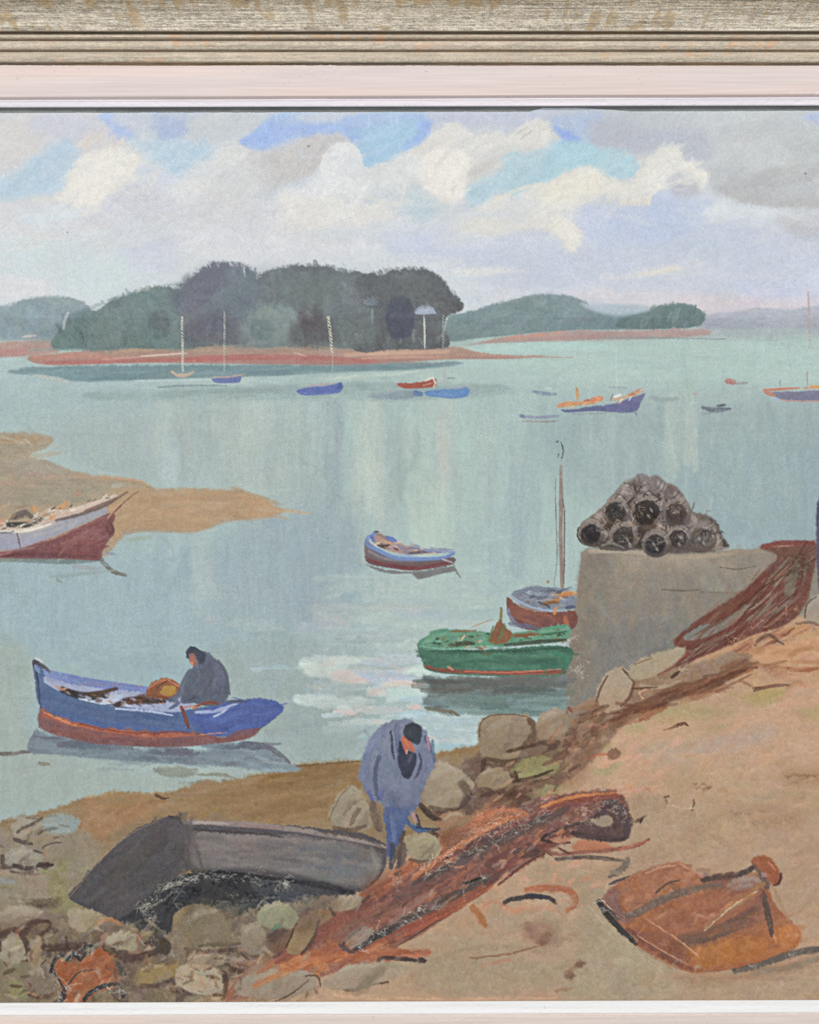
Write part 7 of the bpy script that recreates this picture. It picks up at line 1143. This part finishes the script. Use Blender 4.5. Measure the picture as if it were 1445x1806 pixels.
# profile of the distressed outer moulding: (y on the top rail, depth mm, base colour, groove patina with painted shade)
MP = [(117, 6.5), (115.8, 7.8), (110.5, 10.0), (108, 11.0), (101, 11.6), (93.5, 11.0), (92.2, 9.6), (90, 8.8), (88.6, 9.4), (87, 11.6), (80, 12.8), (74, 12.2), (72.6, 10.8), (71, 10.0), (69.6, 10.6),
      (68, 12.6), (65, 13.8), (62, 12.8), (60.5, 11.6), (58, 11.4), (55.5, 14.6), (54, 15.6), (40, 16.6), (20, 19), (0, 22.5), (-18, 25.5), (-40, 27.5), (-62, 27.5), (-74, 24), (-78, 14), (-78, -26)]
def mlev(): 
    out = []
    for y, d in MP:
        s = 189.5-y; out.append(lv(y, y, 1860+(117-y), 1860+(117-y), s, d))
    return out
MY = np.array([p[0] for p in MP], float)
def mould_col(S2, T2, L2, h, w, st):
    y = np.interp(L2, np.arange(len(MY)), MY)
    n1 = vnoise(h, w, 1.2, 22)-.5; n2 = vnoise(h, w, 1.1, 5)-.5; n3 = vnoise(h, w, 1, 1)-.5; n4 = vnoise(h, w, 6, 60)-.5; n5 = vnoise(h, w, 22, 7)-.5; nb = vnoise(h, w, 40, 160)-.5
    c = np.zeros((h, w, 3))+cols(204, 191, 172)
    up = (y < 54)[..., None]
    dark = np.clip((22-y)/34, 0, 1)[..., None]
    ca = cols(206, 195, 177)*(1-dark)+cols(164, 151, 130)*dark
    c = np.where(up, ca, c)
    n6 = vnoise(h, w, 1.1, 110)-.5
    k = (n6*.22+n1*.26+n2*.26+n3*.28)*(np.where(y < 54, 1.3, .6)+dark[..., 0]*.5)
    c = c*(1+k[..., None])
    wood = np.clip((n1+n2*.6+n4*.5-.16-(y > 30)*.12+(y < 5)*.06)*6, 0, 1)*(y < 50)
    c = c*(1-wood[..., None]*.45)+cols(112, 100, 78)*wood[..., None]*.45
    cream = np.clip((n1*.7-n2*.5+n4*.3-.27)*8, 0, 1)*(y < 54)
    c = c*(1-cream[..., None]*.7)+cols(232, 224, 206)*cream[..., None]*.7
    # vertical ochre touches
    tt = T2/ (1750); o = np.clip((n5*1.1+nb*.8-.12+.10*np.clip(tt*2-1.0, 0, 1))*4, 0, 1)*(np.abs(y-20) < 34)
    stp = .5+.5*np.sin(T2*.30+4*nb); o = np.maximum(o, np.clip((stp-.72)*3, 0, 1)*np.clip((tt-.62)*6, 0, 1)*(y < 40)*np.clip(.6+n5, 0, 1))
    o = o*np.clip(.8+n1*1.5+n3+n2, 0, 1)
    c = c*(1-o[..., None]*.55)+cols(168, 136, 88)*o[..., None]*.55
    orr = np.clip((n5*.8+n4*.9-.27)*5, 0, 1)*((y > 60) & (y < 110))
    c = c*(1-orr[..., None]*.55)+cols(222, 176, 138)*orr[..., None]*.55
    pk = np.clip((nb+.1+n4*.6)*3, 0, 1)*((y > 72) & (y < 90)); c = c*(1-pk[..., None]*.35)+cols(228, 208, 192)*pk[..., None]*.35
    gn = np.clip((n2+n3-.25)*3, 0, 1)*((y > 91) & (y < 109)); c = c*(1-gn[..., None]*.45)+cols(140, 126, 98)*gn[..., None]*.45
    cr2 = np.clip((n2-n3*.5-.25)*5, 0, 1)*((y > 100) & (y < 109)); c = c*(1-cr2[..., None]*.6)+cols(236, 226, 206)*cr2[..., None]*.6
    for yc, hw_, g in [(113, 3.6, .85), (90.3, 2.2, .75), (71, 2.0, .78), (58, 3.3, .9)]:  # groove patina, also painting in the shade line of the inner step
        gr = np.clip((hw_+n1*1.2-np.abs(y-yc))/1.2, 0, 1)*g
        gc = cols(104, 92, 78)*(1+n1[..., None]*.5)+np.clip(nb+.15, 0, 1)[..., None]*cols(40, 14, -14)
        c = c*(1-gr[..., None])+gc*gr[..., None]
    return c
def mould_h(S2, T2, L2, h, w, st):
    y = np.interp(L2, np.arange(len(MY)), MY)
    n1 = vnoise(h, w, 1.3, 30)-.5; n3 = vnoise(h, w, 1.2, 3)-.5; n4 = vnoise(h, w, 6, 90)-.5
    return n1*1.0*(y < 54)+n3*.8+n4*.5+np.minimum(0, (vnoise(h, w, 3, 4)-.22))*2*((y > 70) & (y < 110))
def band_col(base, tint, sa):
    def f(S2, T2, L2, h, w, st):
        n1 = vnoise(h, w, 1.6, 50)-.5; n4 = vnoise(h, w, 12, 160)-.5; n3 = vnoise(h, w, 1, 1)-.5; nc = vnoise(h, w, 3, 3)
        c = np.zeros((h, w, 3))+cols(*base)
        c = c*(1+(n1*sa+n4*.02+n3*sa*.4)[..., None])+np.clip(n4, -.5, .5)[..., None]*cols(*tint)
        sp = np.clip((.045-nc)*40, 0, 1)*(vnoise(h, w, 30, 60) > .6); c = c*(1-sp[..., None]*.4)+cols(150, 130, 118)*sp[..., None]*.4
        return c
    return f
def band_h(S2, T2, L2, h, w, st):
    n1 = vnoise(h, w, 1.8, 60)-.5; n4 = vnoise(h, w, 10, 110)-.5; nc = vnoise(h, w, 5, 5); g = vnoise(h, w, 40, 70)
    return n1*.5+n4*.9+np.clip((nc-.55)*2, 0, 1)*np.clip((g-.62)*5, 0, 1)*.8+(vnoise(h, w, 1.3, 2.2)-.5)*np.clip((g-.6)*4, 0, 1)*.9
def slip_h(S2, T2, L2, h, w, st):
    g = vnoise(h, w, 8, 14); return (vnoise(h, w, 4, 130)-.5)*1.0+(vnoise(h, w, 1.6, 6)-.5)*.5+np.clip(.16-g, 0, 1)*-5
SL = [lv(190, 186.5, 1768.5, 1763.5, 0, .9), lv(189.5, 186, 1769, 1764, .5, 3.0), lv(188.6, 185.1, 1770.2, 1765.2, 1.4, 3.9), lv(180, 175.5, 1782, 1777, 9, 4.3), lv(178, 172.2, 1790, 1785, 12, 4.9), lv(176.6, 170.8, 1792, 1787.4, 13, 4.0), lv(172, 167, 1794, 1789.4, 17, 3.4)]
LI = [lv(177, 171.2, 1793.3, 1788.8, 12.8, 2.8), lv(176.2, 170.4, 1793.6, 1789, 13.2, 3.6), lv(172.6, 167.2, 1794.4, 1789.9, 17.4, 6.6), lv(171.2, 165.8, 1795, 1790.5, 18.8, 7.2), lv(145, 143, 1822, 1820, 42, 7.9), lv(118.5, 118.5, 1858, 1858, 70, 7.9), lv(114, 114, 1862, 1862, 74, 7.9)]
W1 = band_col((240, 234, 240), (4, 0, -2), .03); W2 = band_col((250, 249, 252), (2, 0, 0), .025); L1 = band_col((230, 214, 209), (6, -2, -6), .04); L2c = band_col((228, 212, 203), (6, -2, -6), .05)  # W2: lighter bottom slip, light on its upward face painted in
for side in ('top', 'bottom', 'left', 'right'):
    st = 1.25 if side == 'top' else 2.
    rail('moulding', side, mlev(), st, mould_col, mould_h, FRAMEM, {'top': 'upper outer moulding with brushed grey, ochre streaks and three grooves'}.get(side))
    rail('inner_band', side, LI, 1.5 if side in ('top', 'bottom') else 3., L2c if side == 'bottom' else L1, band_h, WHITEM, {'top': 'broad pinkish white band above the picture', 'bottom': 'beige band under the picture'}.get(side))
    rail('slip', side, SL, 1.25 if side in ('top', 'bottom') else 3., W2 if side == 'bottom' else W1, slip_h, WHITEM, {'top': 'narrow lilac-white slip above the sky', 'bottom': 'white slip under the picture, light on it painted in'}.get(side))
boxmesh('backing_board', wx(PX0-40), wx(PX1+40), .018, .024, (903-1810)*U+foz, (903-150)*U+foz, WOOD, fr)
